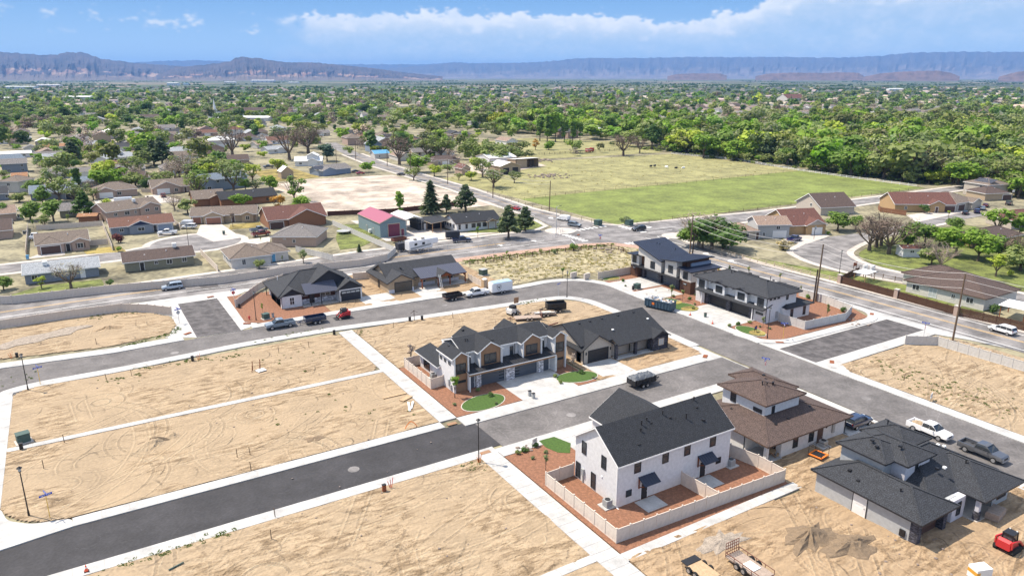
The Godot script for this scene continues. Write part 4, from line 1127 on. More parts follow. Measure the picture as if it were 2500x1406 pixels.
	win("-x",0,-4.8,1.5,0.6,1.9,"plain")
	door("+z",-1.05,6.9,"door_black")
	gdoor("+z",1.3,15.15,4.3,2.3,"door_navy","row")
	block("lamp",12.75,1.4,1.3,12.95,2.1,1.44,"soot")
	for x in [6.1,8.4]: block("porch_post", x,0,0.95, x + 0.16,2.75,1.11,"trim_black")
	block("porch_floor",4.4,0,-1.0,12.4,0.13,1.3,"old_concrete")
	block("porch_post",-0.4,0,-12.9,-0.24,2.8,-12.74,"trim_black")
	vents([[1.2,5.0,-7.4,1]],"trim_white")
	vents([[11.6,6.6,-4.0,0],[15.3,4.5,-2.6,0],[15.6,4.5,-1.2,0]])
	gutters([[-0.05,0.06,2.7],[12.36,1.36,2.7]])
	# --- tan unfinished house with timber porch
	WM = "tan_wall"; RM = "shingle_charcoal"; TM = "trim_black"
	house("timber_porch_house","tan house with charcoal roof and unfinished red timber porch, a ladder leaning on it",60.8,-155.5)
	wall(0,-12.6,6.3,0,2.7)
	wall(6.2,-12.6,19.8,-2.4,2.7)
	gab(0,-12.8,6.3,0,2.75,0.50,"z",0.5)
	gab(1.0,-12.8,19.8,-2.2,2.75,0.48,"x",0.45)
	gdoor("+z",0,3.7,4.2,2.3,"door_bronze"); door("-x",0,-6.2,"door_black")
	block("house_wrap",0,0,0.0,1.4,0.9,0.05,"membrane"); block("house_wrap",5.95,0,0.0,6.3,0.9,0.05,"membrane")
	shedr(8.0,-4.2,20.4,0.6,4.0,2.55,"z",0.13,"metal_slate", true)
	gab(12.4,-5.5,16.0,1.4,2.75,0.55,"z",0.3,"","timber_red", false, true)
	for x in [8.3,12.5,15.7,19.9]:
		block("porch_post", x,0,0.2, x + 0.24,2.6,0.44,"timber_red")
		block("brace", x + 0.02,1.9,-0.5, x + 0.2,2.5,0.2,"timber_red")
	block("porch_beam",8.0,2.38,0.22,20.2,2.56,0.42,"timber_red")
	block("porch_floor",7.5,0,-2.4,20.4,0.13,0.8,"old_concrete")
	for x in [9.8,17.2]: win("+z",-2.4, x,1.5,1.6,1.4,"grid","trim_white")
	block("house_wrap",8.6,0,-2.4,13,0.9,-2.35,"membrane"); block("house_wrap",15.0,0,-2.4,19.6,0.9,-2.34,"membrane")
	door("+z",-2.4,14.0,"door_white")
	vents([[3.6,4.9,-10.5,0],[4.6,4.7,-8.0,0],[5.2,4.4,-5.0,0],[5.2,4.2,-3.4,0]])

# a neighbour's house from the two ends of its near wall; parts: g garage, w window, l window on the -x side, r on the +x side, d door, p gabled wing towards us, c cooler, s solar panels, u upper storey
func hs(label: String, a: Vector2, b: Vector2, dep: float, h: float, roof: String, pitch: float, wm: String, rm: String, parts: Array, frame := "trim_white") -> void:
	WM = wm; RM = rm
	TM = frame if frame != "trim_black" else "trim_brown"
	var w := a.distance_to(b)
	var dg := rad_to_deg(atan2(a.y - b.y, b.x - a.x))
	if absf(dg) < 14.0: dg = dg * 0.15
	house("neighbour_house", label, a.x, a.y, dg)
	wall(0,-dep, w,0, h)
	var top := h
	match roof:
		"x": top = gab(0,-dep, w,0, h, pitch,"x",0.5)
		"z": top = gab(0,-dep, w,0, h, pitch,"z",0.5)
		"hip": top = hipr(0,-dep, w,0, h + 0.06, pitch,0.5)
		"flat": shedr(-0.3,-dep - 0.3, w + 0.3,0.3, h, h + pitch,"z",0.2)
	vents([[w * 0.3, h + dep * 0.25 * pitch,-dep * 0.26,0],[w * 0.62, h + dep * 0.3 * pitch,-dep * 0.31,1]],"trim_white")
	for q in parts:
		match q[0]:
			"g": gdoor("+z", q[4] if q.size() > 4 else 0.0, q[1], q[2],2.15, q[3])
			"w": win("+z", q[5] if q.size() > 5 else 0.0, q[1], q[2], q[3], q[4],"slider", frame)
			"l": win("-x",0, q[1], q[2], q[3], q[4],"slider", frame)
			"r": win("+x", w, q[1], q[2], q[3], q[4],"slider", frame)
			"d": door("+z", q[3] if q.size() > 3 else 0.0, q[1], q[2])
			"p":
				wall(q[1],-2, q[2], q[3], h)
				gab(q[1],-dep * 0.5, q[2], q[3], h + 0.012, pitch,"z",0.4,"", q[4] if q.size() > 4 else "", false, true)
			"h":
				wall(q[1],-2, q[2], q[3], h)
				hipr(q[1],-dep * 0.7, q[2], q[3], h + 0.05, pitch,0.45)
			"c": vents([[q[1], q[3], q[2],2]])
			"u":
				wall(q[1], q[3], q[2], q[4], h + 2.6, h - 0.3)
				if q[5] == "hip": hipr(q[1], q[3], q[2], q[4], h + 2.65, pitch,0.4)
				else: gab(q[1], q[3], q[2], q[4], h + 2.65, pitch, q[5],0.4)
			"s":
				var n := int(q[3] / 1.05)
				for i in n:
					for j in 2:
						var sp := Mb.new()
						var z0: float = -dep * 0.12 - j * 1.7
						sp.bar(Vector3(q[1] + i * 1.05, h + 0.24 - z0 * pitch, z0),Vector3(q[1] + i * 1.05, h + 0.24 - (z0 - 1.6) * pitch, z0 - 1.6),1.0,0.05)
						obj("solar_panel", sp, M["solar"], B)
func build_neighbours() -> void:
	# row behind the long wall
	hs("slate-blue ranch house with pale grey roof and rooftop cooler behind the long beige wall",V(-12.1,-209.3),V(3.7,-207.7),9.5,2.6,"x",0.32,"slate_wall","shingle_pale",[["w",2.0,1.5,1.3,1.2],["w",7.0,1.5,1.5,1.1],["d",12.3,"door_white"],["c",4.5,-3.0,3.6]])
	hs("sage green ranch house with brown roof, dark back door and cooler near its ridge",V(9.8,-209.6),V(26.3,-207.2),9.0,2.7,"x",0.36,"sage_wall","shingle_brown",[["d",4.0,"door_black"],["w",7.4,1.7,0.9,0.9],["w",10.6,1.6,1.4,1.3],["w",14.3,1.7,1.2,1.2],["c",12.6,-4.2,4.5]])
	hs("beige hip-roofed house with brown shingles and a blue door beside the sage house",V(34.1,-198.8),V(44.2,-197.8),12.5,2.7,"hip",0.42,"offwhite_wall","shingle_taupe",[["w",3.2,1.5,1.0,1.5],["l",-9.8,1.5,0.8,1.3],["l",-6.8,1.5,1.0,1.3],["l",-5.0,1.5,1.0,1.3]])
	WM = "offwhite_wall"
	wall(9.0,-11.5,15.5,-2.5,2.6); hipr(7,-12,15.6,-2.4,2.7,0.40,0.45); door("+z",-2.5,11.5,"metal_blue")
	hs("grey-roofed pinkish house with blank back wall, beside the trampoline yard",V(50,-220.4),V(61.2,-213.5),13.0,3.0,"hip",0.40,"pink_wall","shingle_grey",[["w",6.6,1.7,0.9,1.0],["w",3.8,2.3,0.8,0.35]])
	hs("rust-brown house with broad maroon roof, tallest in its row",V(55.5,-247),V(74.4,-243.7),14.0,3.1,"x",0.46,"rust_wall","shingle_maroon",[["w",14.6,1.6,1.8,1.3],["p",6.5,18.5,1.2],["g",2.6,4.4,"door_brown"]])
	# round the cul-de-sac
	hs("tan house with dark brown garage door and shuttered white window by the cul-de-sac lane",V(-9.9,-245.1),V(2.9,-245.9),10.5,2.8,"x",0.42,"pink_wall","shingle_taupe",[["h",0,6.6,1.0],["g",3.3,4.8,"door_brown",1.0],["p",8.6,13.0,0.8],["w",10.7,1.5,1.6,1.5,0.8],["d",7.6,"door_black"]])
	for x in [9.55,11.65]: block("shutter", x,0.8,0.8, x + 0.3,2.2,0.88,"door_brown")
	hs("slate-grey house with rust shingle roof and a navy front gable",V(9.9,-262.5),V(28.2,-263.7),9.5,2.8,"x",0.42,"slate_wall","shingle_rust",[["p",5.2,12.0,1.0,"navy_wall"],["w",8.6,1.5,2.0,1.2,1.0],["w",3.0,1.5,1.2,1.1],["g",15.8,4.2,"blue_wall"],["d",12.8,"door_black"]])
	hs("large pink stucco house with taupe roof and big rooftop cooler, behind the rust-roofed house",V(10.4,-290.4),V(28.3,-297.2),11.5,3.4,"x",0.40,"pink_wall","shingle_taupe",[["p",11.5,19.0,0.6],["w",3.0,2.0,1.2,1.1],["w",7.0,2.0,1.8,1.3],["w",10.0,2.0,0.8,1.1],["w",14.0,2.2,1.6,1.0,0.6],["w",17.4,2.2,1.2,1.3,0.6],["c",11.5,-3.6,5.2]])
	hs("wide tan house with terracotta garage doors at the head of the cul-de-sac",V(34.9,-270.3),V(55.2,-264.1),10.0,2.8,"x",0.42,"tan_wall","shingle_taupe",[["p",4.2,10.6,1.6],["g",7.4,4.8,"door_rust",1.6],["g",1.8,2.6,"door_rust"],["p",16.6,20.4,1.2],["w",18.5,1.5,1.3,1.3,1.2],["d",13.6,"door_brown"]])
	hs("small timber shed with orange roof in the back yard by the fence corner",V(1.7,-292.2),V(7,-290.7),4.0,2.3,"x",0.3,"rust_wall","shingle_orange",[],"trim_brown")
	# second street
	hs("pinkish house with white garage door, white trailer parked in front",V(9.4,-349.7),V(25,-353),12.5,2.9,"hip",0.42,"pink_wall","shingle_taupe",[["p",0.4,7.6,1.2],["g",4.0,4.8,"door_white",1.2],["w",9.0,1.5,1.6,1.3]])
	hs("tan house with white garage door and a maroon car on its driveway",V(31.1,-349.4),V(47.4,-350.4),12.0,2.9,"x",0.44,"pink_wall","shingle_taupe",[["p",0.4,11.0,1.4],["g",4.2,4.8,"door_white",1.4],["w",9.3,1.5,1.4,1.4,1.4],["d",13.2,"door_brown"]])
	hs("pale blue two-storey house with blue-grey roof beside the small dirt field",V(49.9,-344.7),V(71.7,-353.3),9.5,5.0,"x",0.44,"blue_wall","shingle_blue",[["p",0.2,5.6,2.0],["w",2.9,1.7,1.8,1.4,2.0],["w",8.5,4.0,1.4,1.2],["w",12.5,4.0,1.4,1.2]])
	hs("rust-walled house with near-black roof partly hidden by a round green tree",V(50.4,-301.4),V(71.3,-305.9),10.0,2.9,"x",0.46,"rust_wall","shingle_black",[["w",18.0,1.5,1.2,1.0]],"trim_black")
	hs("brown-walled house with taupe gable roof behind the wide tan house",V(41.5,-306.8),V(52.7,-305.6),12.0,2.9,"x",0.42,"rust_wall","shingle_taupe",[["p",5.5,12.0,1.0]],"trim_brown")
	hs("grey house with slate-blue roof and white front gable, behind the tall green trees",V(-13.4,-357.4),V(3,-354.8),12.5,2.9,"x",0.38,"slate_wall","shingle_blue",[["p",11.0,18.5,3.0,"trim_white"],["g",14.8,4.8,"door_black",3.0],["w",5,1.5,1.5,1.2]])
	hs("long low house with grey-blue roof between two streets",V(2.4,-389.4),V(13.7,-388.6),9.0,2.7,"x",0.34,"slate_wall","shingle_blue",[["w",4,1.5,1.4,1.1],["w",9,1.5,1.4,1.1]])
	hs("small dark-roofed house squeezed behind the pyramid-shaped green tree",V(-3.7,-307.1),V(1.1,-306.1),9.0,2.7,"x",0.4,"sage_wall","shingle_grey",[["w",3.4,1.5,1.2,1.1]])
	hs("two-level beige house with dark lower roof at the frame edge",V(-25.3,-390.4),V(-18.1,-386),11.0,4.8,"hip",0.4,"offwhite_wall","shingle_taupe",[["w",4.0,3.5,1.4,1.2]])
	hs("dark-roofed grey house below the two-level beige one",V(-29.7,-365),V(-21.6,-366),10.0,2.8,"x",0.44,"slate_wall","shingle_charcoal",[["w",8,1.5,1.4,1.2]])
	hs("pink stucco house with taupe roof in the yard of junk and trailers",V(-27,-309.7),V(-17.3,-311.7),9.5,2.8,"x",0.42,"pink_wall","shingle_tan",[["w",11,1.5,1.4,1.2]])
	hs("pink house with brown roof cut by the frame edge, above the lane",V(-26.5,-274.8),V(-17.1,-274.6),11.0,2.9,"x",0.45,"pink_wall","shingle_brown",[["w",13,1.5,1.3,1.2]])
	# third street and beyond
	hs("grey ranch house with long taupe roof and white garage door on the third street",V(-6.9,-430.7),V(11.2,-428.7),9.0,2.7,"x",0.36,"grey_wall","shingle_grey",[["g",16.0,4.8,"door_white"],["w",11,1.5,1.6,1.1],["w",6,1.5,1.6,1.1]])
	hs("small navy gabled garage with white door next to the grey ranch house",V(11.4,-434.1),V(16.9,-432.7),8.5,2.8,"z",0.45,"navy_wall","shingle_grey",[["g",3.2,2.8,"door_white"]])
	hs("red gabled house with dark roof and wine-coloured shrubs behind it",V(20.2,-430.7),V(36,-432.8),10.0,2.8,"x",0.42,"slate_wall","shingle_grey",[["p",0.5,8.5,1.5,"red_wall"],["w",4.5,1.5,2.0,1.2,1.5]])
	hs("brown-roofed tan house in front of the red gabled house",V(19.6,-399.3),V(32,-395.1),9.0,2.7,"x",0.4,"tan_wall","shingle_brown",[["w",8,1.5,1.3,1.1],["p",1,6.5,1.4]])
	hs("blue two-storey house with grey roof next to the dark shade tree",V(-28,-469.7),V(-16.9,-471),10.0,4.8,"x",0.4,"slate_wall","shingle_grey",[["w",9.0,3.6,1.3,1.2],["w",9.0,1.3,1.3,1.2],["w",3.0,1.3,1.6,1.0]])
	hs("tan cottage with orange shingle roof near the frame edge",V(-21.9,-422.9),V(-16,-422.5),9.0,2.6,"x",0.36,"tan_wall","shingle_orange",[["w",3,1.4,1.0,1.0]])
	hs("teal-roofed house tucked behind the blue two-storey house",V(-30.6,-507.5),V(-18.6,-514.4),11.0,3.2,"x",0.44,"pink_wall","shingle_blue",[["w",5,1.5,1.4,1.0]])
	hs("long white-roofed house in the upper row of the estate",V(-32.3,-556.4),V(-16.7,-558.1),9.0,2.7,"x",0.25,"white_wall","metal_white",[["w",5,1.5,1.6,1.0],["w",12,1.5,1.6,1.0]])
	hs("white-roofed house with grey garage gable and a yellow car outside",V(-9.4,-508.9),V(-0.2,-510.6),12.0,2.8,"x",0.4,"offwhite_wall","shingle_pale",[["p",0.2,7.5,1.0],["g",3.8,4.6,"door_white",1.0]])
	hs("white split-level house with pale roofs and upper storey, amid parked white cars",V(22.1,-489.7),V(39.2,-504.8),13.0,2.8,"x",0.3,"white_wall","shingle_pale",[["u",8.0,16.0,-11.0,-4.0,"x"],["w",11,4.0,1.6,0.9],["p",0.5,8,2.0]])
	hs("low charcoal-roofed house just below the white split-level",V(25.4,-466.7),V(36.2,-464.7),8.0,2.6,"x",0.4,"white_wall","shingle_charcoal",[["p",6,12.0,1.0,"charcoal_wall"]])
	hs("orange-roofed ranch house among white trailers in the upper estate",V(-10.3,-600.7),V(3.7,-599),9.0,2.6,"x",0.32,"offwhite_wall","shingle_orange",[["w",6,1.4,1.6,1.0]])
	hs("grey-white gabled house by the parked motorhomes",V(-21.4,-591.2),V(-13.3,-592.7),10.0,3.0,"z",0.42,"offwhite_wall","shingle_grey",[["w",4,1.5,1.4,1.0]])
	hs("white ranch house with grey metal roof beyond the dark conifer",V(16.4,-605.4),V(23.9,-608.1),10.0,2.8,"x",0.34,"white_wall","shingle_pale",[["w",4,1.5,1.4,1.0]])
	# across the main road near the junction
	hs("white farmhouse with tall gabled white roofs beside the dark round spruce",V(112.1,-420.8),V(125.5,-414.9),8.0,3.0,"x",0.5,"white_wall","metal_white",[["p",7,12.5,0.8],["u",6.5,12.5,-7.5,-1.0,"z"],["w",3,1.5,1.6,1.1],["w",9.6,3.9,1.0,1.0,0.0]])
	hs("pale blue house with grey roof and blue solar array at the cleared lot",V(111.9,-371.2),V(129.1,-376.2),11.0,2.8,"x",0.36,"blue_wall","shingle_grey",[["p",0.3,8.0,1.0],["s",-2.0,0,6.4]])
	hs("pink-roofed bungalow among the bare brown trees",V(118.4,-539.8),V(129.9,-543.6),10.0,2.8,"x",0.36,"offwhite_wall","shingle_tan",[["w",5,1.5,1.4,1.0]])
	hs("white bungalow with pale roof below the two big bare trees",V(116,-498.2),V(130.4,-502.1),10.0,2.8,"x",0.34,"white_wall","shingle_pale",[["w",5,1.5,1.4,1.0],["p",6,11,1.0]])
	hs("small house with bright blue metal roof beside the highway trees",V(164.8,-433.8),V(174.1,-433.6),8.0,3.2,"x",0.4,"offwhite_wall","metal_blue",[["w",3,1.5,1.0,1.2]])
	hs("tall pale house with white gable beyond the blue-roofed house",V(177.8,-476.5),V(186.2,-477.9),9.0,5.2,"z",0.6,"blue_wall","shingle_pale",[["w",3.5,3.9,1.2,1.2],["w",3.5,1.5,1.2,1.2]])
	hs("narrow red-and-white gabled cottage on the pasture side of the highway",V(174.7,-336.8),V(179.4,-335.8),8.5,3.6,"z",0.7,"pink_wall","shingle_maroon",[["w",2.5,1.6,0.9,1.1]])
	hs("white single-storey house with black roof and small porch at the junction",V(106.8,-210.4),V(122.8,-209.4),9.5,3.0,"x",0.44,"white_wall","shingle_black",[["w",1.0,1.6,0.8,1.6],["w",3.6,1.6,0.8,1.6],["w",6.2,1.6,1.5,1.4],["w",8.2,1.6,1.5,1.4],["w",10.4,1.6,1.5,1.4],["l",-2.0,1.7,0.8,1.4],["l",-4.6,1.7,0.8,1.2],["l",-6.5,1.7,0.8,1.2],["l",-8.2,1.7,0.8,1.2]],"trim_black")
	TM = "trim_tan"; WM = "raw_wood"
	gab(10.8,-4,14.2,1.4,2.7,0.45,"z",0.3,"","raw_wood", false, true)
	for x in [11.0,13.9]: block("porch_post", x,0,1.1, x + 0.2,2.7,1.3,"raw_wood")
	shedr(-7.5,-9.0,-0.6,-3.5,2.9,3.5,"x",0.16)
	for q in [[-7.0,-8.6],[-7.0,-3.9],[-4.0,-3.9]]: block("carport_post", q[0],0, q[1], q[0] + 0.2,2.95, q[1] + 0.2,"raw_wood")
	# magenta-roofed workshop
	WM = "teal_wall"; TM = "trim_tan"
	house("workshop","teal metal workshop with magenta roof and wine-red roller door",82.2,-215.0,0,"workshop")
	wall(0,-19.8,8.8,0,4.6)
	gab(0,-19.8,8.8,0,4.65,0.42,"z",0.18,"metal_magenta")
	TM = "trim_tan"
	gdoor("+z",0,4.6,3.9,4.0,"metal_wine"); door("+z",0,7.5,"metal_wine"); door("-x",0,-12.0,"teal_wall"); door("-x",0,-6.0,"teal_wall")
	block("cooler_box",-0.9,0.4,-8.6,0,1.4,-7.6,"metal_white")
	house("carport","open white metal carport beside the magenta-roofed workshop",92.6,-218.5,0,"carport")
	TM = "metal_white"
	gab(0,-13,5.6,0,4.2,0.3,"z",0.1,"metal_white","metal_white", true, false)
	for z in [-12.6,-8.4,-4.2,-0.1]:
		for x in [0.0,5.4]: block("post", x,0, z, x + 0.12,4.2, z + 0.12,"steel")
	RM = "shingle_charcoal"; TM = "trim_black"
	house("garden_shed","low black shed with flat charcoal roof behind the carport",97.2,-219.5,0,"shed")
	wall(0,-7,11.2,0,2.6,0,"charcoal_wall"); hipr(0,-7,11.2,0,2.65,0.25,0.6)
	for x in [2.6,5.2,8.2]: door("+z",0, x,"door_white" if x < 3 else "door_black",1.2,2.1)
	WM = "tan_wall"; RM = "metal_white"; TM = "trim_tan"
	house("gambrel_shed","small tan shed with white roof alone on the dry lawn",91.6,-371.0,0,"shed")
	wall(0,-7,6.0,0,3.4); gab(0,-7,6,0,3.4,0.8,"z",0.2); win("+z",0,4.4,1.8,0.8,0.9,"plain","trim_white")
	# barns by the pasture
	house("tan_barn","tan barn with white roof and two dark doors facing the highway",192.5,-328.0,0,"barn")
	wall(0,-13,12.2,0,4.2); gab(0,-13,12.2,0,4.25,0.3,"z",0.4); gdoor("+z",0,3.4,3.6,3.4,"door_black"); gdoor("+z",0,8.9,3.6,3.4,"door_black")
	WM = "white_wall"
	house("metal_shed","white metal shed with white roof behind the tan barn",203.0,-358.0,0,"shed")
	wall(0,-16,17.5,0,5.0); gab(0,-16,17.5,0,5.05,0.22,"x",0.3); win("+z",0,3,2.4,1.4,1.6)
	WM = "tan_wall"
	house("hay_shelter","open-fronted tan shelter with dark inside next to the tan barn",213.5,-347.0,0,"shelter")
	wall(0,-9,15.0,-8.7,4.6); wall(0,-8.7,0.3,0,4.6); wall(14.7,-8.7,15.0,0,4.6); wall(0,-0.2,7.2,0,4.6)
	shedr(-0.4,-9.4,15.4,0.6,4.2,5.0,"z",0.2,"metal_white")
	for x in [7.3,9.8,12.3]: block("post", x,0,-0.2, x + 0.25,4.6,0,"tar_pole")
	# right side: houses round the side street
	hs("grey two-storey house with tan tile roof and brick-red garage row at the junction",V(183.3,-152.8),V(192.2,-148.1),9.0,4.4,"x",0.40,"grey_wall","shingle_tan",[["w",6.4,3.3,1.3,1.1],["g",7.0,4.2,"door_white"],["w",2,1.3,0.9,1.2],["l",-3.0,1.6,1.0,1.2]])
	hs("low wing with tan tile roof and deep porch beside the dark green trees",V(174.9,-155.1),V(182.4,-152),9.5,2.7,"hip",0.36,"greige_wall","shingle_tan",[["w",4,1.4,2.4,1.4],["d",8.0,"door_brown"]])
	hs("yellow-tan house with maroon gable roof and two white garage doors",V(195.7,-151.1),V(207.7,-146.8),15.0,3.2,"x",0.50,"yellow_wall","shingle_maroon",[["g",9.4,3.4,"door_white",1.2],["p",5.6,12.4,1.2,"greige_wall"],["l",-5.4,4.0,0.9,1.2],["l",-9,1.4,0.8,1.6]])
	hs("tan house with dark brown roof behind the two round green trees",V(234.5,-168),V(247.9,-163.7),15.0,3.0,"x",0.52,"greige_wall","shingle_brown",[["l",-6.0,3.0,1.2,1.2]])
	hs("tan house with big maroon roof and arched porch by the red plank fence",V(264.9,-158.4),V(283.1,-146.3),13.0,3.1,"x",0.50,"yellow_wall","shingle_maroon",[["p",12.0,17.5,1.6],["g",20.0,4.2,"door_brown"],["w",4,1.5,1.0,1.2],["d",14.6,"door_brown",1.6]])
	hs("grey-roofed house with tan garage gable in the row of parked cars",V(285.3,-147),V(297.7,-144.6),15.0,3.0,"hip",0.42,"greige_wall","shingle_taupe",[["p",8,14,1.6],["g",3.8,4.2,"door_brown"]])
	hs("beige two-storey house with solar panels on its brown roof",V(330.8,-168.5),V(328.2,-157.1),11.0,5.4,"hip",0.38,"greige_wall","shingle_taupe",[["w",8,4.3,1.2,1.1],["s",3.5,0,8.4]])
	hs("low house with brown hip roof and a small solar array, near the tall green tree",V(320.6,-154.3),V(331,-150.4),10.0,2.9,"hip",0.42,"tan_wall","shingle_brown",[["s",4.0,0,4.2],["g",10.5,4.2,"door_brown"]])
	hs("house with maroon hip roof and tan walls at the side street's far end",V(266.8,-118.6),V(281.5,-112.8),11.0,3.0,"hip",0.42,"greige_wall","shingle_maroon",[["w",3,1.5,1.4,1.3],["p",5,10,1.4]])
	hs("orange-walled house with brown roof half hidden by street trees",V(228.9,-106.5),V(245.6,-102.8),10.0,2.9,"hip",0.42,"yellow_wall","shingle_brown",[["w",3.0,1.5,1.0,1.4]])
	hs("little white shed with red roof edge under the trees on the island lawn",V(198.5,-114.4),V(202.9,-111.7),4.0,2.5,"x",0.25,"white_wall","shingle_maroon",[["w",2.5,1.6,1.2,0.7]])
	# long brown house behind the plank fence
	WM = "offwhite_wall"; RM = "shingle_brown"; TM = "trim_brown"
	house("ranch_house","long beige ranch house with maroon-brown roof behind the brown plank fence",166.2,-76.3)
	wall(0,-17.5,13.8,0,2.8)
	hipr(0,-17.6,13.8,0,2.9,0.40,0.55); wall(6,-22.0,16.5,-15.0,2.75); hipr(6,-22,16.8,-9,2.88,0.40,0.5)
	for q in [[-15.2,1.6,1.7,1.3],[-6.6,1.6,0.9,1.0],[-3.0,1.6,1.6,1.3]]: win("-x",0, q[0], q[1], q[2], q[3],"slider","trim_white")
	win("-x",0,-11.2,1.25,1.9,2.1,"slider","trim_white","glass_frost")
	vents([[4,4.4,-13,0],[5,4.6,-10,0],[5,4.8,-7,0],[10.5,4.0,-12,1]],"trim_white")

# ---------- vehicles: nose along +x, origin on the ground ----------
func loft(b: Mb, rings: Array) -> void:
	for i in rings.size() - 1:
		var p: Array = rings[i]
		var q: Array = rings[i + 1]
		var k := p.size()
		for j in k: b.quad(p[j], p[(j + 1) % k], q[(j + 1) % k], q[j])
	var a: Array = rings[0]
	var e: Array = rings[-1]
	for j in range(1, a.size() - 1):
		b.tri(a[0], a[j + 1], a[j]); b.tri(e[0], e[j], e[j + 1])
func ring(x: float, y0: float, y1: float, hw: float, top := 0.86, lean := 0.0) -> Array:
	var h := y1 - y0
	return [Vector3(x, y0, hw * 0.86),Vector3(x, y0 + minf(0.12, h * 0.3), hw),Vector3(x + lean * 0.6, y1 - minf(0.16, h * 0.3), hw * (top + (1 - top) * 0.75)),Vector3(x + lean, y1, hw * top),Vector3(x + lean, y1,-hw * top),Vector3(x + lean * 0.6, y1 - minf(0.16, h * 0.3),-hw * (top + (1 - top) * 0.75)),Vector3(x, y0 + minf(0.12, h * 0.3),-hw),Vector3(x, y0,-hw * 0.86)]
func wheels(o: Node3D, xs: Array, half: float, r: float, w := 0.26, rimm := "steel") -> void:
	var tm := memo("tyre%.2f%.2f" % [r, w], func() -> Mesh:
		var b := Mb.new()
		b.tube(Vector3(0,0,-w / 2),Vector3(0,0, w / 2), r, r,16)
		return b.mesh())
	var rm := memo("rim%.2f%.2f" % [r, w], func() -> Mesh:
		var b := Mb.new()
		b.tube(Vector3(0,0,-w / 2 - 0.015),Vector3(0,0, w / 2 + 0.015), r * 0.62, r * 0.62,10)
		return b.mesh())
	for x in xs:
		for s in [-1.0,1.0]:
			var t := put("wheel", tm, M["tyre"], o)
			t.position = Vector3(x, r, s * half)
			put("rim", rm, M[rimm], t)
func pairbox(o: Node3D, called: String, m: String, x: float, y: float, z: float, s: Vector3) -> void:
	for k in [-1.0,1.0]:
		var b := Mb.new()
		b.cbox(Vector3(x, y, z * k), s)
		obj(called, b, M[m], o)
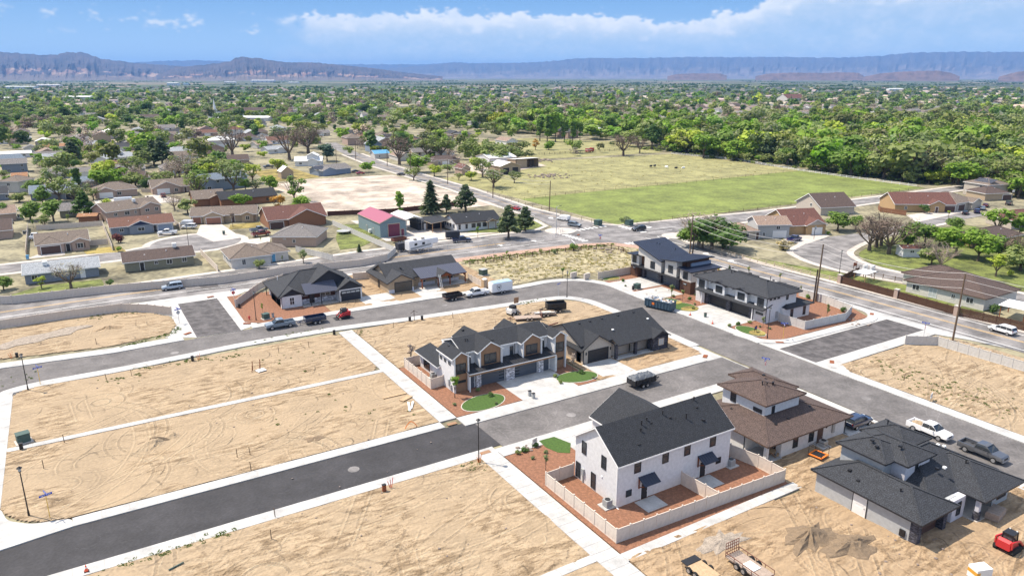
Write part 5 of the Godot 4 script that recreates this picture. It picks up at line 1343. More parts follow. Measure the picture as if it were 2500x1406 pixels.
func car(kind: String, paint: String, label: String, p: Vector2, deg: float, y := 0.0, group := "") -> Node3D:
	var key := "car:" + kind + paint
	if cache.has(key): return dup(cache[key], cat_of(kind), label, g3(p, y), deg)
	var o := thing(cat_of(kind), label, {"pickup": "pickup truck","suv": "car","sedan": "car","van": "van"}[kind], g3(p, y), deg, group)
	cache[key] = o
	var body := Mb.new()
	var glass := Mb.new()
	var roof := Mb.new()
	var l := 2.45
	var hw := 0.95
	var r := 0.36
	match kind:
		"pickup":
			l = 2.9; hw = 1.0; r = 0.42
			loft(body,[ring(-0.72,0.5,1.22, hw,0.95), ring(1.35,0.45,1.22, hw,0.95), ring(1.62,0.45,1.2, hw,0.9), ring(2.7,0.5,1.12, hw * 0.97,0.86), ring(2.9,0.55,0.98, hw * 0.92,0.86)])
			body.box(-2.9,0.5,-hw,-0.73,0.78, hw)      # bed floor and sides
			body.box(-2.9,0.78, hw - 0.12,-0.73,1.24, hw); body.box(-2.9,0.78,-hw,-0.73,1.24,-hw + 0.12); body.box(-2.9,0.78,-hw + 0.12,-2.8,1.2, hw - 0.12)
			loft(glass,[ring(-0.68,1.18,1.80, hw * 0.94,0.82,0.16), ring(0.4,1.18,1.84, hw * 0.94,0.82,0.0), ring(1.45,1.18,1.78, hw * 0.94,0.80,-0.75)])
			loft(roof,[ring(-0.58,1.78,1.88, hw * 0.80,0.9), ring(0.3,1.81,1.93, hw * 0.80,0.9), ring(0.74,1.76,1.86, hw * 0.78,0.9)])
			for s in [-1.0,1.0]:
				for q in [[-0.66,-0.55],[0.38,0.34],[1.43,0.72]]: roof.bar(Vector3(q[0],1.2, s * hw * 0.945),Vector3(q[1],1.84, s * hw * 0.79),0.05,0.09)
		"suv":
			l = 2.4
			loft(body,[ring(-2.4,0.55,1.0, hw * 0.92,0.9), ring(-2.3,0.45,1.08, hw,0.94), ring(1.0,0.4,1.08, hw,0.94), ring(1.3,0.42,1.06, hw,0.9), ring(2.2,0.45,0.95, hw * 0.95,0.85), ring(2.4,0.5,0.8, hw * 0.88,0.85)])
			loft(glass,[ring(-2.3,1.04,1.62, hw * 0.93,0.82,0.25), ring(-0.5,1.04,1.68, hw * 0.94,0.82), ring(1.2,1.04,1.60, hw * 0.93,0.8,-0.8)])
			loft(roof,[ring(-2.12,1.60,1.68, hw * 0.79,0.9), ring(-0.6,1.66,1.76, hw * 0.8,0.9), ring(0.42,1.58,1.68, hw * 0.77,0.9)])
			for s in [-1.0,1.0]:
				for q in [[-2.25,-2.05],[-1.2,-1.15],[0.0,-0.02],[1.15,0.42]]: roof.bar(Vector3(q[0],1.06, s * hw * 0.94),Vector3(q[1],1.66, s * hw * 0.78),0.05,0.1)
				roof.bar(Vector3(-2.0,1.77, s * hw * 0.68),Vector3(0.2,1.79, s * hw * 0.68),0.05,0.05)
		"sedan":
			l = 2.35; hw = 0.9; r = 0.33
			loft(body,[ring(-2.35,0.5,0.9, hw * 0.9,0.88), ring(-1.5,0.38,0.98, hw,0.9), ring(0.9,0.36,0.98, hw,0.92), ring(2.1,0.4,0.82, hw * 0.94,0.85), ring(2.35,0.45,0.68, hw * 0.85,0.85)])
			loft(glass,[ring(-1.75,0.94,1.32, hw * 0.92,0.78,0.6), ring(-0.3,0.94,1.40, hw * 0.93,0.8), ring(1.2,0.94,1.32, hw * 0.92,0.78,-0.85)])
			loft(roof,[ring(-1.2,1.30,1.37, hw * 0.75,0.9), ring(-0.3,1.38,1.45, hw * 0.77,0.9), ring(0.4,1.30,1.38, hw * 0.74,0.9)])
		"van":
			l = 2.5; hw = 0.95; r = 0.35
			loft(body,[ring(-2.5,0.4,1.85, hw * 0.95,0.86), ring(-2.3,0.35,1.92, hw,0.86), ring(0.6,0.35,1.92, hw,0.86), ring(1.45,0.38,1.15, hw,0.86), ring(2.3,0.42,0.92, hw * 0.94,0.85), ring(2.5,0.46,0.8, hw * 0.86,0.85)])
			loft(glass,[ring(0.55,1.1,1.78, hw * 0.985,0.86), ring(1.43,1.1,1.13, hw * 0.985,0.86)])
			body.bar(Vector3(-2.0,2.05,0.5),Vector3(0.3,2.05,0.5),0.06,0.06); body.bar(Vector3(-2.0,2.05,-0.5),Vector3(0.3,2.05,-0.5),0.06,0.06)
	obj("body", body, M[paint], o)
	obj("windows", glass, M["glass"], o)
	if roof.v.size(): obj("cab_roof", roof, M[paint], o)
	wheels(o,[l * 0.63,-l * 0.62], hw - 0.11, r)
	pairbox(o,"headlight","lamp_clear", l - 0.08,0.82 if kind != "sedan" else 0.66, hw * 0.68,Vector3(0.16,0.16,0.34))
	pairbox(o,"tail_light","lamp_red",-l + 0.03,0.98 if kind != "sedan" else 0.8, hw * 0.80,Vector3(0.1,0.26,0.16))
	pairbox(o,"door_mirror", paint, l * 0.34,1.2 if kind != "sedan" else 1.02, hw + 0.1,Vector3(0.14,0.16,0.2))
	for s in [-1.0,1.0]:
		var b := Mb.new()
		b.cbox(Vector3(s * (l - 0.02),0.56,0),Vector3(0.14,0.2, hw * 1.7))
		obj("bumper", b, M["steel" if kind == "pickup" else "soot"], o)
	var gr := Mb.new()
	gr.cbox(Vector3(l - 0.05,0.84 if kind != "sedan" else 0.62,0),Vector3(0.12,0.24, hw * 0.9))
	obj("grille", gr, M["soot"], o)
	return o
func cat_of(kind: String) -> String: return {"pickup": "pickup_truck","suv": "parked_car","sedan": "parked_car","van": "work_van"}[kind]
func trailer(called: String, label: String, p: Vector2, deg: float, ln: float, wd: float, deck: float, side: float, m: String, floor_m: String, y := 0.0) -> Node3D:   # tongue along +x
	var o := thing(called, label,"trailer", g3(p, y), deg)
	var b := Mb.new()
	b.box(-ln / 2, deck - 0.15,-wd / 2, ln / 2, deck, wd / 2)
	obj("deck", b, M[floor_m], o)
	var f := Mb.new()
	for s in [-1.0,1.0]:
		f.bar(Vector3(ln / 2, deck - 0.12, s * wd * 0.4),Vector3(ln / 2 + 1.4, deck - 0.16,0),0.1,0.12)
		if side < 0.5 and side > 0:
			f.bar(Vector3(-ln / 2, deck + side, s * wd / 2),Vector3(ln / 2, deck + side, s * wd / 2),0.06,0.06)
			for i in 5: f.bar(Vector3(-ln / 2 + ln * i / 4.0, deck - 0.1, s * (wd / 2 + 0.02)),Vector3(-ln / 2 + ln * i / 4.0, deck + side, s * (wd / 2 + 0.02)),0.05,0.05)
	f.cbox(Vector3(ln / 2 + 1.42, deck - 0.1,0),Vector3(0.16,0.16,0.16)); f.bar(Vector3(ln / 2 + 0.9,0,0),Vector3(ln / 2 + 0.9, deck + 0.3,0),0.09,0.09)
	obj("tongue", f, M[m], o)
	if side >= 0.5:
		for q in [[-ln / 2,-wd / 2, ln / 2,-wd / 2 + 0.07],[-ln / 2, wd / 2 - 0.07, ln / 2, wd / 2],[-ln / 2,-wd / 2 + 0.07,-ln / 2 + 0.07, wd / 2 - 0.07],[ln / 2 - 0.07,-wd / 2 + 0.07, ln / 2, wd / 2 - 0.07]]:
			var w := Mb.new()
			w.box(q[0], deck, q[1], q[2], deck + side, q[3])
			var n := 7 if q[2] - q[0] > 1 else 0
			for i in n:
				var s := signf(q[1] + q[3]) * (wd / 2 + 0.03)
				w.cbox(Vector3(-ln / 2 + ln * (i + 0.5) / n, deck + side / 2, s),Vector3(0.09, side,0.06))
			obj("side_panel", w, M[m], o)
		pairbox(o,"fender", m,-0.2,0.86, wd / 2 + 0.16,Vector3(1.9,0.08,0.34))
	wheels(o,[-0.65,0.25], wd / 2 + 0.14,0.36,0.22)
	return o
func loader(called: String, label: String, p: Vector2, deg: float, m: String, tracked: bool, y := 0.0) -> void:   # compact loader, bucket along +x
	var o := thing(called, label,"loader", g3(p, y), deg)
	var b := Mb.new()
	loft(b,[ring(-1.25,0.5,1.35,0.72,0.8), ring(-0.9,0.4,1.55,0.76,0.85), ring(-0.1,0.4,1.2,0.74,0.9), ring(0.7,0.4,0.75,0.7,0.9)])
	obj("body", b, M[m], o)
	var c := Mb.new()
	loft(c,[ring(-0.55,1.1,2.0,0.5,0.92,0.1), ring(0.65,0.85,2.02,0.5,0.92,-0.15)])
	var cab := obj("cab", c, M["glass"], o)
	var rf := Mb.new()
	rf.cbox(Vector3(0.0,2.06,0),Vector3(1.25,0.1,1.06))
	for s in [-1.0,1.0]:
		rf.bar(Vector3(-0.6,1.1, s * 0.52),Vector3(-0.5,2.05, s * 0.5),0.09,0.09); rf.bar(Vector3(0.66,0.85, s * 0.52),Vector3(0.52,2.05, s * 0.5),0.08,0.08)
	obj("cab_frame", rf, M["soot"], cab)
	for s in [-1.0,1.0]:
		var a := Mb.new()
		a.bar(Vector3(-1.15,1.55, s * 0.82),Vector3(0.5,1.25, s * 0.82),0.14,0.2); a.bar(Vector3(0.5,1.25, s * 0.82),Vector3(1.35,0.45, s * 0.82),0.14,0.2); a.bar(Vector3(-1.15,1.6, s * 0.82),Vector3(-1.1,0.8, s * 0.82),0.14,0.22)
		obj("lift_arm", a, M[m], o)
		if tracked:
			var t := Mb.new()
			t.t = Transform3D(Basis.IDENTITY,Vector3(0,0, s * 0.82))
			t.extr(PackedVector2Array([Vector2(-1.15,0.3),Vector2(-0.9,0.02),Vector2(0.75,0.02),Vector2(1.0,0.25),Vector2(0.85,0.5),Vector2(-0.5,0.72),Vector2(-1.0,0.6)]),-0.2,0.2)
			for i in 9: t.cbox(Vector3(-0.95 + i * 0.21,0.025,0),Vector3(0.08,0.08,0.42))
			obj("track", t, M["tyre"], o)
	if not tracked: wheels(o,[-0.65,0.6],0.75,0.42,0.32)
	var k := Mb.new()
	k.t = Transform3D(Basis.IDENTITY,Vector3(1.35,0,0))
	k.extr(PackedVector2Array([Vector2(0,0.55),Vector2(0,0.08),Vector2(0.75,0.03),Vector2(0.75,0.07),Vector2(0.12,0.14),Vector2(0.1,0.5)]),-0.92,0.92)
	obj("bucket", k, M["soot" if m == "machine_red" else "trailer_rust"], o)
	pairbox(o,"work_light","lamp_clear",0.55,2.15,0.35,Vector3(0.1,0.1,0.14))
func build_vehicles() -> void:
	car("pickup","car_steel","silver-blue pickup hitched to the dark dump trailer on the upper street",V(32.9,-144.8),180)
	trailer("dump_trailer","dark navy dump trailer hitched behind the silver-blue pickup",V(39.8,-144),180,4.3,2.1,0.8,0.75,"car_navy","soot")
	loader("track_loader","red tracked loader with bucket lowered on the upper street by a driveway",V(46,-144),180,"machine_red", true)
	trailer("dump_trailer","black dump trailer behind the white pickup near the timber porch house",V(71.6,-144),0,4.2,2.1,0.8,0.7,"trailer_black","trailer_rust")
	car("pickup","car_white","white pickup parked between black trailer and white enclosed trailer",V(77.7,-143.7),180)
	var o := thing("cargo_trailer","white enclosed cargo trailer with a shield emblem on its side","trailer", g3(V(83.8,-143.1),0.0),180)
	var b := Mb.new()
	loft(b,[ring(-2.7,0.5,2.75,1.1,0.93), ring(2.4,0.5,2.75,1.1,0.93), ring(2.75,0.6,2.6,0.95,0.93)])
	obj("body", b, M["car_white"], o)
	var rf := Mb.new()
	rf.cbox(Vector3(-0.1,2.77,0),Vector3(5.1,0.06,2.06))
	obj("roof", rf, M["sky_blue_paint"], o)
	b = Mb.new()
	b.cbox(Vector3(-2.72,1.6,0),Vector3(0.1,2.1,2.0))
	obj("rear_door", b, M["plywood"], o)
	b = Mb.new()
	b.t = Transform3D(Basis(Vector3(-1,0,0),Vector3.UP,Vector3(0,0,-1)),Vector3(1.0,1.65,-1.115))
	b.extr(PackedVector2Array([Vector2(-0.55,0.6),Vector2(-0.6,0.0),Vector2(-0.4,-0.45),Vector2(0,-0.75),Vector2(0.4,-0.45),Vector2(0.6,0.0),Vector2(0.55,0.6)]),0,0.012)
	var em := obj("emblem", b, M["letter_dark"], o)
	b.v.clear(); b.n.clear(); b.u.clear(); b.c.clear()
	b.extr(PackedVector2Array([Vector2(-0.47,0.52),Vector2(-0.51,0.0),Vector2(-0.34,-0.39),Vector2(0,-0.65),Vector2(0.34,-0.39),Vector2(0.51,0.0),Vector2(0.47,0.52)]),0.012,0.02)
	var inner := obj("emblem_field", b, M["car_white"], em)
	var bull := Mb.new()
	bull.t = b.t
	bull.extr(PackedVector2Array([Vector2(-0.42,0.38),Vector2(-0.3,0.22),Vector2(-0.12,0.2),Vector2(0,0.3),Vector2(0.12,0.2),Vector2(0.3,0.22),Vector2(0.42,0.38),Vector2(0.36,0.12),Vector2(0.16,0.04),Vector2(0.1,-0.3),Vector2(-0.1,-0.3),Vector2(-0.16,0.04),Vector2(-0.36,0.12)]),0.02,0.028)
	obj("emblem_head", bull, M["letter_dark"], em)
	wheels(o,[-0.5,0.35],1.05,0.36)
	b = Mb.new()
	b.bar(Vector3(2.7,0.55,0.4),Vector3(3.6,0.5,0),0.1,0.1); b.bar(Vector3(2.7,0.55,-0.4),Vector3(3.6,0.5,0),0.1,0.1)
	obj("tongue", b, M["soot"], o)
	o = thing("portable_toilet","tan portable toilet behind the white pickup on the basin side","portable toilet", g3(V(82.5,-148.4)),0)
	b = Mb.new(); b.box(-0.6,0,-0.6,0.6,2.1,0.6)
	obj("cabin", b, M["plywood"], o)
	b = Mb.new(); b.ball(Vector3(0,2.1,0),Vector3(0.66,0.25,0.66),8)
	obj("roof", b, M["metal_white"], o)
	b = Mb.new(); b.cbox(Vector3(0,1.0,0.62),Vector3(0.75,1.9,0.05))
	obj("door", b, M["deck_wood"], o)
	car("suv","car_silver","silver SUV driving on the main road past the long wall",V(18,-186.3),180,-0.01)
	car("sedan","car_black","black car driving up the highway past the cleared lot",V(147.7,-353.2),115,-0.01)
	car("sedan","car_red","bright red car on the highway behind the two pines",V(145.2,-236.3),100,-0.01)
	car("van","car_white","white work van with roof rack stopped near the junction",V(148.4,-209.2),110,-0.01)
	car("suv","car_steel","steel-blue SUV waiting behind the white work van",V(145.3,-198.1),-65,-0.01)
	car("suv","car_black","black SUV with orange side stripes turning at the junction",V(159.4,-181.5),172,-0.01)
	o = trailer("covered_trailer","black trailer heaped under a dark tarpaulin, parked by the greige house driveway",V(76.4,-84.5),0,4.6,2.1,0.75,0.85,"trailer_black","soot")
	b = Mb.new()
	var nt := noise(8,0.7,3)
	for i in 14:
		for j in 8:
			var pt := func(a: int, c: int) -> Vector3:
				var e := minf(minf(a,14 - a) / 2.0, minf(c,8 - c) / 2.0)
				return Vector3(-2.4 + 4.8 * a / 14.0,1.58 + 0.45 * clampf(e,0,1) + nt.get_noise_2d(a * 1.3, c * 1.3) * 0.22,-1.1 + 2.2 * c / 8.0)
			b.quad(pt.call(i, j + 1), pt.call(i + 1, j + 1), pt.call(i + 1, j), pt.call(i, j))
	obj("tarpaulin", b, M["tarp"], o)
	b = Mb.new(); b.tube(Vector3(2.5,1.1,-0.1),Vector3(2.5,1.1,0.12),0.38,0.38,14)
	obj("spare_wheel", b, M["tyre"], o)
	# roll-off skip full of rubbish
	o = thing("roll_off_skip","blue roll-off skip heaped with pale rubbish at the kerb bend","skip", g3(V(107.5,-114.2),0.0),-72)
	b = Mb.new()
	b.box(-3.2,0.35,-1.2,3.2,0.5,1.2)
	for s in [-1.0,1.0]:
		b.box(-3.2,0.5, s * 1.2 - 0.06,3.2,2.0, s * 1.2 + 0.06)
		for i in 9: b.cbox(Vector3(-3.0 + i * 0.75,1.2, s * 1.3),Vector3(0.14,1.5,0.12))
		b.cbox(Vector3(0,2.0, s * 1.24),Vector3(6.5,0.16,0.2)); b.cbox(Vector3(0,0.2, s * 0.6),Vector3(6.4,0.3,0.2))
	b.box(-3.2,0.5,-1.14,-3.08,2.0,1.14); b.box(3.08,0.5,-1.14,3.2,2.0,1.14)
	obj("container", b, M["dumpster_blue"], o)
	b = Mb.new()
	for i in 90:
		var q := Vector3(rng.randf_range(-2.8,2.8), rng.randf_range(1.5,2.15), rng.randf_range(-0.95,0.95))
		b.t = Transform3D(Basis.from_euler(Vector3(rng.randf() * 3, rng.randf() * 3, rng.randf() * 3)), q)
		b.col = [Color(1,1,1), Color(0.7,0.75,0.8), Color(0.9,0.7,0.5), Color(0.5,0.6,0.75), Color(1.1,1.1,1.1)][i % 5]
		b.cbox(Vector3.ZERO,Vector3(rng.randf_range(0.25,0.9), rng.randf_range(0.1,0.4), rng.randf_range(0.2,0.7)))
	obj("rubbish", b, M["rubbish"], o).set_meta("kind","stuff")
	b = Mb.new(); b.cbox(Vector3(-1.0,1.25,1.37),Vector3(0.6,0.5,0.03))
	obj("company_plate", b, M["orange_plastic"], o)
	# building-lot machines
	loader("skid_loader","white wheeled skid loader standing at the head of the flat trailer",V(77.6,-127.3),15,"machine_white", false)
	o = trailer("flat_trailer","empty rust-framed flat trailer with loading ramps raised, behind the duplex",V(78.4,-122.7),160,5.6,2.1,0.6,0.0,"trailer_rust","deck_wood",0.1)
	pairbox(o,"ramp","trailer_rust",-2.9,1.1,0.7,Vector3(0.1,1.2,0.45))
	o = trailer("lumber_trailer","trailer stacked with pale timber and scaffolding next to the black dump trailer",V(82.8,-123.2),160,5.0,2.1,0.6,0.3,"trailer_black","deck_wood",0.1)
	for i in 22:
		b = Mb.new()
		b.cbox(Vector3.ZERO,Vector3(rng.randf_range(2.6,4.8),0.06,0.16))
		var pl := obj("plank", b, M["metal_white" if i % 3 else "plywood"], o)
		pl.position = Vector3(rng.randf_range(-0.3,0.3),0.66 + (i / 8) * 0.09,-0.8 + (i % 8) * 0.22)
		pl.rotation.y = rng.randfn(0,0.03)
	trailer("dump_trailer","tall black dump trailer with lattice sides on the lot behind the duplex",V(86.6,-124.2),160,4.2,2.2,0.8,1.3,"trailer_black","soot",0.1)
	car("suv","car_navy","dark navy SUV on the driveway beside the brown-roofed house",V(93.5,-56.8),0,0.115)
	car("pickup","car_white","white pickup carrying sand in its bed, beside the grey unfinished house",V(99.9,-49.9),-90,0.0)
	o = thing("sand_load","pale heap of sand lying in the bed of the white pickup by the grey house","sand", g3(V(99.9,-49.9),0.0),-90)
	b = Mb.new(); b.ball(Vector3(-1.7,0.9,0),Vector3(0.95,0.45,0.75),10)
	obj("sand_heap", b, M["dirt"], o)
	car("pickup","car_grey","dark grey crew-cab pickup with covered bed, closest to the frame edge",V(100,-42.7),-90,0.0)
	loader("track_loader","red and black tracked loader beside the grey unfinished house",V(81,-30.4),0,"machine_red", true,0.1)
	o = trailer("utility_trailer","rust-red utility trailer with its mesh ramp gate standing up",V(54.5,-42.5),-90,4.6,2.0,0.55,0.42,"trailer_rust","deck_wood",0.1)
	b = Mb.new()
	for i in 7: b.bar(Vector3(-2.35,0.5,-0.95 + i * 0.316),Vector3(-2.4,2.0,-0.95 + i * 0.316),0.05,0.05)
	for i in 5: b.bar(Vector3(-2.35 - 0.01 * i,0.55 + i * 0.36,-1.0),Vector3(-2.35 - 0.01 * i,0.55 + i * 0.36,1.0),0.05,0.05)
	obj("ramp_gate", b, M["trailer_rust"], o)
	b = Mb.new(); b.cbox(Vector3(0.3,0.6,0),Vector3(1.4,0.06,1.1))
	obj("white_sheet", b, M["metal_white"], o)
	o = trailer("deck_trailer","small trailer with plywood deck and black front plate at the frame's bottom edge",V(49.8,-44.6),-90,3.4,1.9,0.6,0.0,"trailer_black","plywood",0.1)
	b = Mb.new(); b.cbox(Vector3(-1.5,0.64,0),Vector3(0.9,0.08,2.0))
	obj("black_plate", b, M["trailer_black"], o)
	o = thing("equipment_box","white equipment cabinet with yellow stripe cut by the bottom edge","cabinet", g3(V(73.5,-29.5)),-20)
	b = Mb.new(); b.box(-0.9,0,-0.6,0.9,1.3,0.6)
	obj("cabinet", b, M["machine_white"], o)
	b = Mb.new(); b.box(-0.905,0.6,-0.605,-0.5,1.0,0.605)
	obj("stripe", b, M["car_yellow"], o)
	car("suv","car_white","white SUV driving on the right road past the plank fence",V(154.8,-66.9),86,-0.01)
	car("pickup","car_blue","bright blue pickup in front of the grey house with tan tile roof",V(189.8,-144),8,0.03)
	for q in [["sedan","car_black","black sedan in the driveway row before the grey-roofed house",V(282.4,-141.7),20],["suv","car_blue","blue SUV in the driveway row between black sedan and silver car",V(288.7,-140.9),30],["sedan","car_silver","silver car parked third in the driveway row",V(297.8,-143.5),30],["sedan","car_maroon","maroon car nosed in at the far end of the driveway row",V(305.6,-146.3),20],["suv","car_grey","grey SUV parked by the basketball hoop on the side street",V(318.5,-144),15]]: car(q[0], q[1], q[2], q[3], q[4],0.05)
	# old estate
	for q in [["pickup","car_white","white pickup parked beside the rust-roofed slate house",V(25.4,-255.4),165],["suv","car_white","white car in front of the white van on the wide drive",V(32.9,-262.4),150],["van","car_white","white van parked by the terracotta garage doors",V(32.6,-268.3),150],["pickup","car_maroon","maroon pickup by the rust-brown house's garage",V(50.7,-237.8),8],["pickup","car_steel","blue-grey pickup parked alongside the maroon pickup",V(51.7,-244.7),8],["suv","car_maroon","maroon SUV on the driveway of the tan house, second street",V(34.1,-339.7),90],["pickup","car_white","white pickup between fence and tan house with brown garage",V(-11,-270.3),80],["pickup","car_navy","dark navy pickup hitched to a black cargo trailer at the white junction house",V(101.3,-196.4),-18],["sedan","car_red","red pickup-like car beside the pale blue house",V(131.7,-368.7),10],["sedan","car_black","black car parked behind the red one at the pale blue house",V(131.9,-376.5),10],["suv","car_white","white SUV on the upper estate street under the conifer",V(19.7,-483.9),10],["sedan","car_yellow","yellow car outside the white-roofed house",V(-4.7,-510.9),90],["sedan","car_white","white car by the orange-roofed ranch house",V(-11.7,-563.8),60],["van","car_white","white van near the parked motorhomes in the upper estate",V(-15.3,-569),80],["sedan","car_silver","silver car before the long blue-grey house",V(-16.7,-396.5),10],["pickup","car_grey","grey pickup on the lawn beyond the dirt field",V(97.3,-420.8),170],["sedan","car_white","small white car beside the trailer on the green field",V(63.6,-454.9),10],["sedan","car_grey","dark car on the green field beside the small white one",V(67.5,-454.9),10]]: car(q[0], q[1], q[2], q[3], q[4],0.03)
	o = thing("motorhome","white fifth-wheel motorhome with grey swoosh behind the wire fence","motorhome", g3(V(86.2,-192.1)),8)
	b = Mb.new()
	loft(b,[ring(-5.2,0.8,3.5,1.25,0.94), ring(2.6,0.8,3.5,1.25,0.94), ring(2.8,1.9,3.5,1.25,0.94), ring(4.4,1.9,3.45,1.2,0.92), ring(4.9,2.1,3.1,1.05,0.9)])
	obj("body", b, M["car_white"], o)
	for x in [-3.0,-0.4]: 
		b = Mb.new(); b.cbox(Vector3(x,2.4,1.26),Vector3(0.9,0.7,0.05)); obj("window", b, M["glass"], o)
		b = Mb.new(); b.cbox(Vector3(x + 0.5,3.6,0.1),Vector3(0.9,0.25,0.8)); obj("roof_unit", b, M["soot"], o)
	b = Mb.new(); b.bar(Vector3(-4.8,1.3,1.275),Vector3(2.2,1.9,1.275),0.03,0.5); obj("swoosh", b, M["utility_grey"], o)
	b = Mb.new(); b.cbox(Vector3(1.4,1.9,1.26),Vector3(0.8,2.0,0.05)); obj("door", b, M["metal_white"], o)
	wheels(o,[-1.6,-0.6],1.15,0.42)
	trailer("dump_trailer","rusty dump trailer parked before the magenta-roofed workshop",V(84.8,-206.4),6,4.4,2.1,0.7,0.8,"trailer_rust","soot")
	for q in [["black cargo trailer at the white junction house",V(101.1,-202.1),-18,"charcoal_wall",4.4],["dark cargo trailer tucked behind the motorhome",V(81.5,-194.9),6,"charcoal_wall",4.6],["white cargo trailer on the green field of the estate",V(60.1,-454.7),5,"car_white",4.8],["white caravan parked on the second street before the pinkish house",V(18.3,-329.9),-6,"car_white",6.5]]:
		o = thing("cargo_trailer", q[0],"trailer", g3(q[1],0.02), q[2])
		b = Mb.new(); loft(b,[ring(-q[4] / 2,0.5,2.5,1.05,0.94), ring(q[4] / 2 - 0.3,0.5,2.5,1.05,0.94), ring(q[4] / 2,0.7,2.3,0.95,0.94)])
		obj("body", b, M[q[3]], o)
		wheels(o,[-0.45,0.4],1.0,0.36)
	o = thing("fire_truck","old red truck with white stripe at the far end of the pasture corral","truck", g3(V(302.6,-397.4)),12)
	b = Mb.new(); b.box(-3.2,0.7,-1.2,1.2,2.6,1.2)
	obj("body", b, M["car_red"], o)
	b = Mb.new(); b.box(1.25,0.7,-1.15,3.2,2.9,1.15)
	obj("cab", b, M["car_red"], o)
	b = Mb.new(); b.box(-3.21,1.5,-1.22,1.21,1.85,1.22)
	obj("stripe", b, M["car_white"], o)
	wheels(o,[-1.8,2.0],1.05,0.5)

# ---------- fences ----------
# solid panels between posts along a path of points; every panel and post a part
func fence(called: String, label: String, pts: Array, step: float, h: float, pm: String, post_m := "", cat := "fence", y := 0.05, postw := 0.13, slats := false, th := 0.045) -> Node3D:
	var o := thing(called, label, cat)
	var first := true
	for i in pts.size() - 1:
		var a: Vector2 = pts[i]
		var c: Vector2 = pts[i + 1]
		var n := maxi(1, roundi(a.distance_to(c) / step))
		var w := a.distance_to(c) / n
		var deg := rad_to_deg(atan2(a.y - c.y, c.x - a.x))
		var p2 := memo("panel%s%.2f%.2f%s%.2f" % [pm, w, h, slats, th], func() -> Mesh:
			var b := Mb.new()
			if slats:
				var k := maxi(2, int(w / 0.16))
				for s in k: b.cbox(Vector3(w * (s + 0.5) / k - w / 2, h / 2 + 0.02 * (s % 3 - 1),0),Vector3(w / k - 0.02, h,0.03))
				b.cbox(Vector3(0, h * 0.25,0.04),Vector3(w,0.09,0.05)); b.cbox(Vector3(0, h * 0.8,0.04),Vector3(w,0.09,0.05))
			else:
				b.cbox(Vector3(0, h / 2 - 0.03,0),Vector3(w - 0.04, h - 0.14, th))
				b.cbox(Vector3(0, h - 0.06,0),Vector3(w - 0.03,0.1, th + 0.05)); b.cbox(Vector3(0,0.1,0),Vector3(w - 0.03,0.12, th + 0.05))
			return b.mesh())
		var ps := memo("post%.2f%.2f" % [h, postw], func() -> Mesh:
			var b := Mb.new()
			b.cbox(Vector3(0, (h + 0.06) / 2,0),Vector3(postw, h + 0.06, postw)); b.cbox(Vector3(0, h + 0.1,0),Vector3(postw + 0.04,0.07, postw + 0.04))
			return b.mesh())
		for k in n:
			var q := a.lerp(c, (k + 0.5) / n)
			var e := put("panel", p2, M[pm], o)
			e.position = g3(q, y); e.rotation_degrees.y = deg
		if post_m != "none":
			for k in n + 1:
				if k == 0 and not first: continue
				var s := put("post", ps, M[post_m if post_m else pm], o)
				s.position = g3(a.lerp(c, float(k) / n), y); s.rotation_degrees.y = deg
		first = false
	return o
func rails(called: String, label: String, pts: Array, step: float, h: float, nr: int, m: String, rw := 0.12, y := 0.02) -> void:
	var o := thing(called, label,"fence")
	for i in pts.size() - 1:
		var a: Vector2 = pts[i]
		var c: Vector2 = pts[i + 1]
		var n := maxi(1, roundi(a.distance_to(c) / step))
		var w := a.distance_to(c) / n
		var deg := rad_to_deg(atan2(a.y - c.y, c.x - a.x))
		var pm := memo("rp%.2f%.2f" % [h, rw], func() -> Mesh:
			var b := Mb.new()
			b.cbox(Vector3(0, h / 2,0),Vector3(rw * 1.2, h, rw * 1.2))
			return b.mesh())
		var rm := memo("rl%.2f%.2f" % [w, rw], func() -> Mesh:
			var b := Mb.new()
			b.cbox(Vector3.ZERO,Vector3(w, rw, rw * 0.5))
			return b.mesh())
		for k in n:
			put("post", pm, M[m], o).position = g3(a.lerp(c, float(k) / n), y)
			for j in nr:
				var e := put("rail", rm, M[m], o)
				e.position = g3(a.lerp(c, (k + 0.5) / n), y + h * (j + 0.75) / nr - 0.1); e.rotation_degrees.y = deg
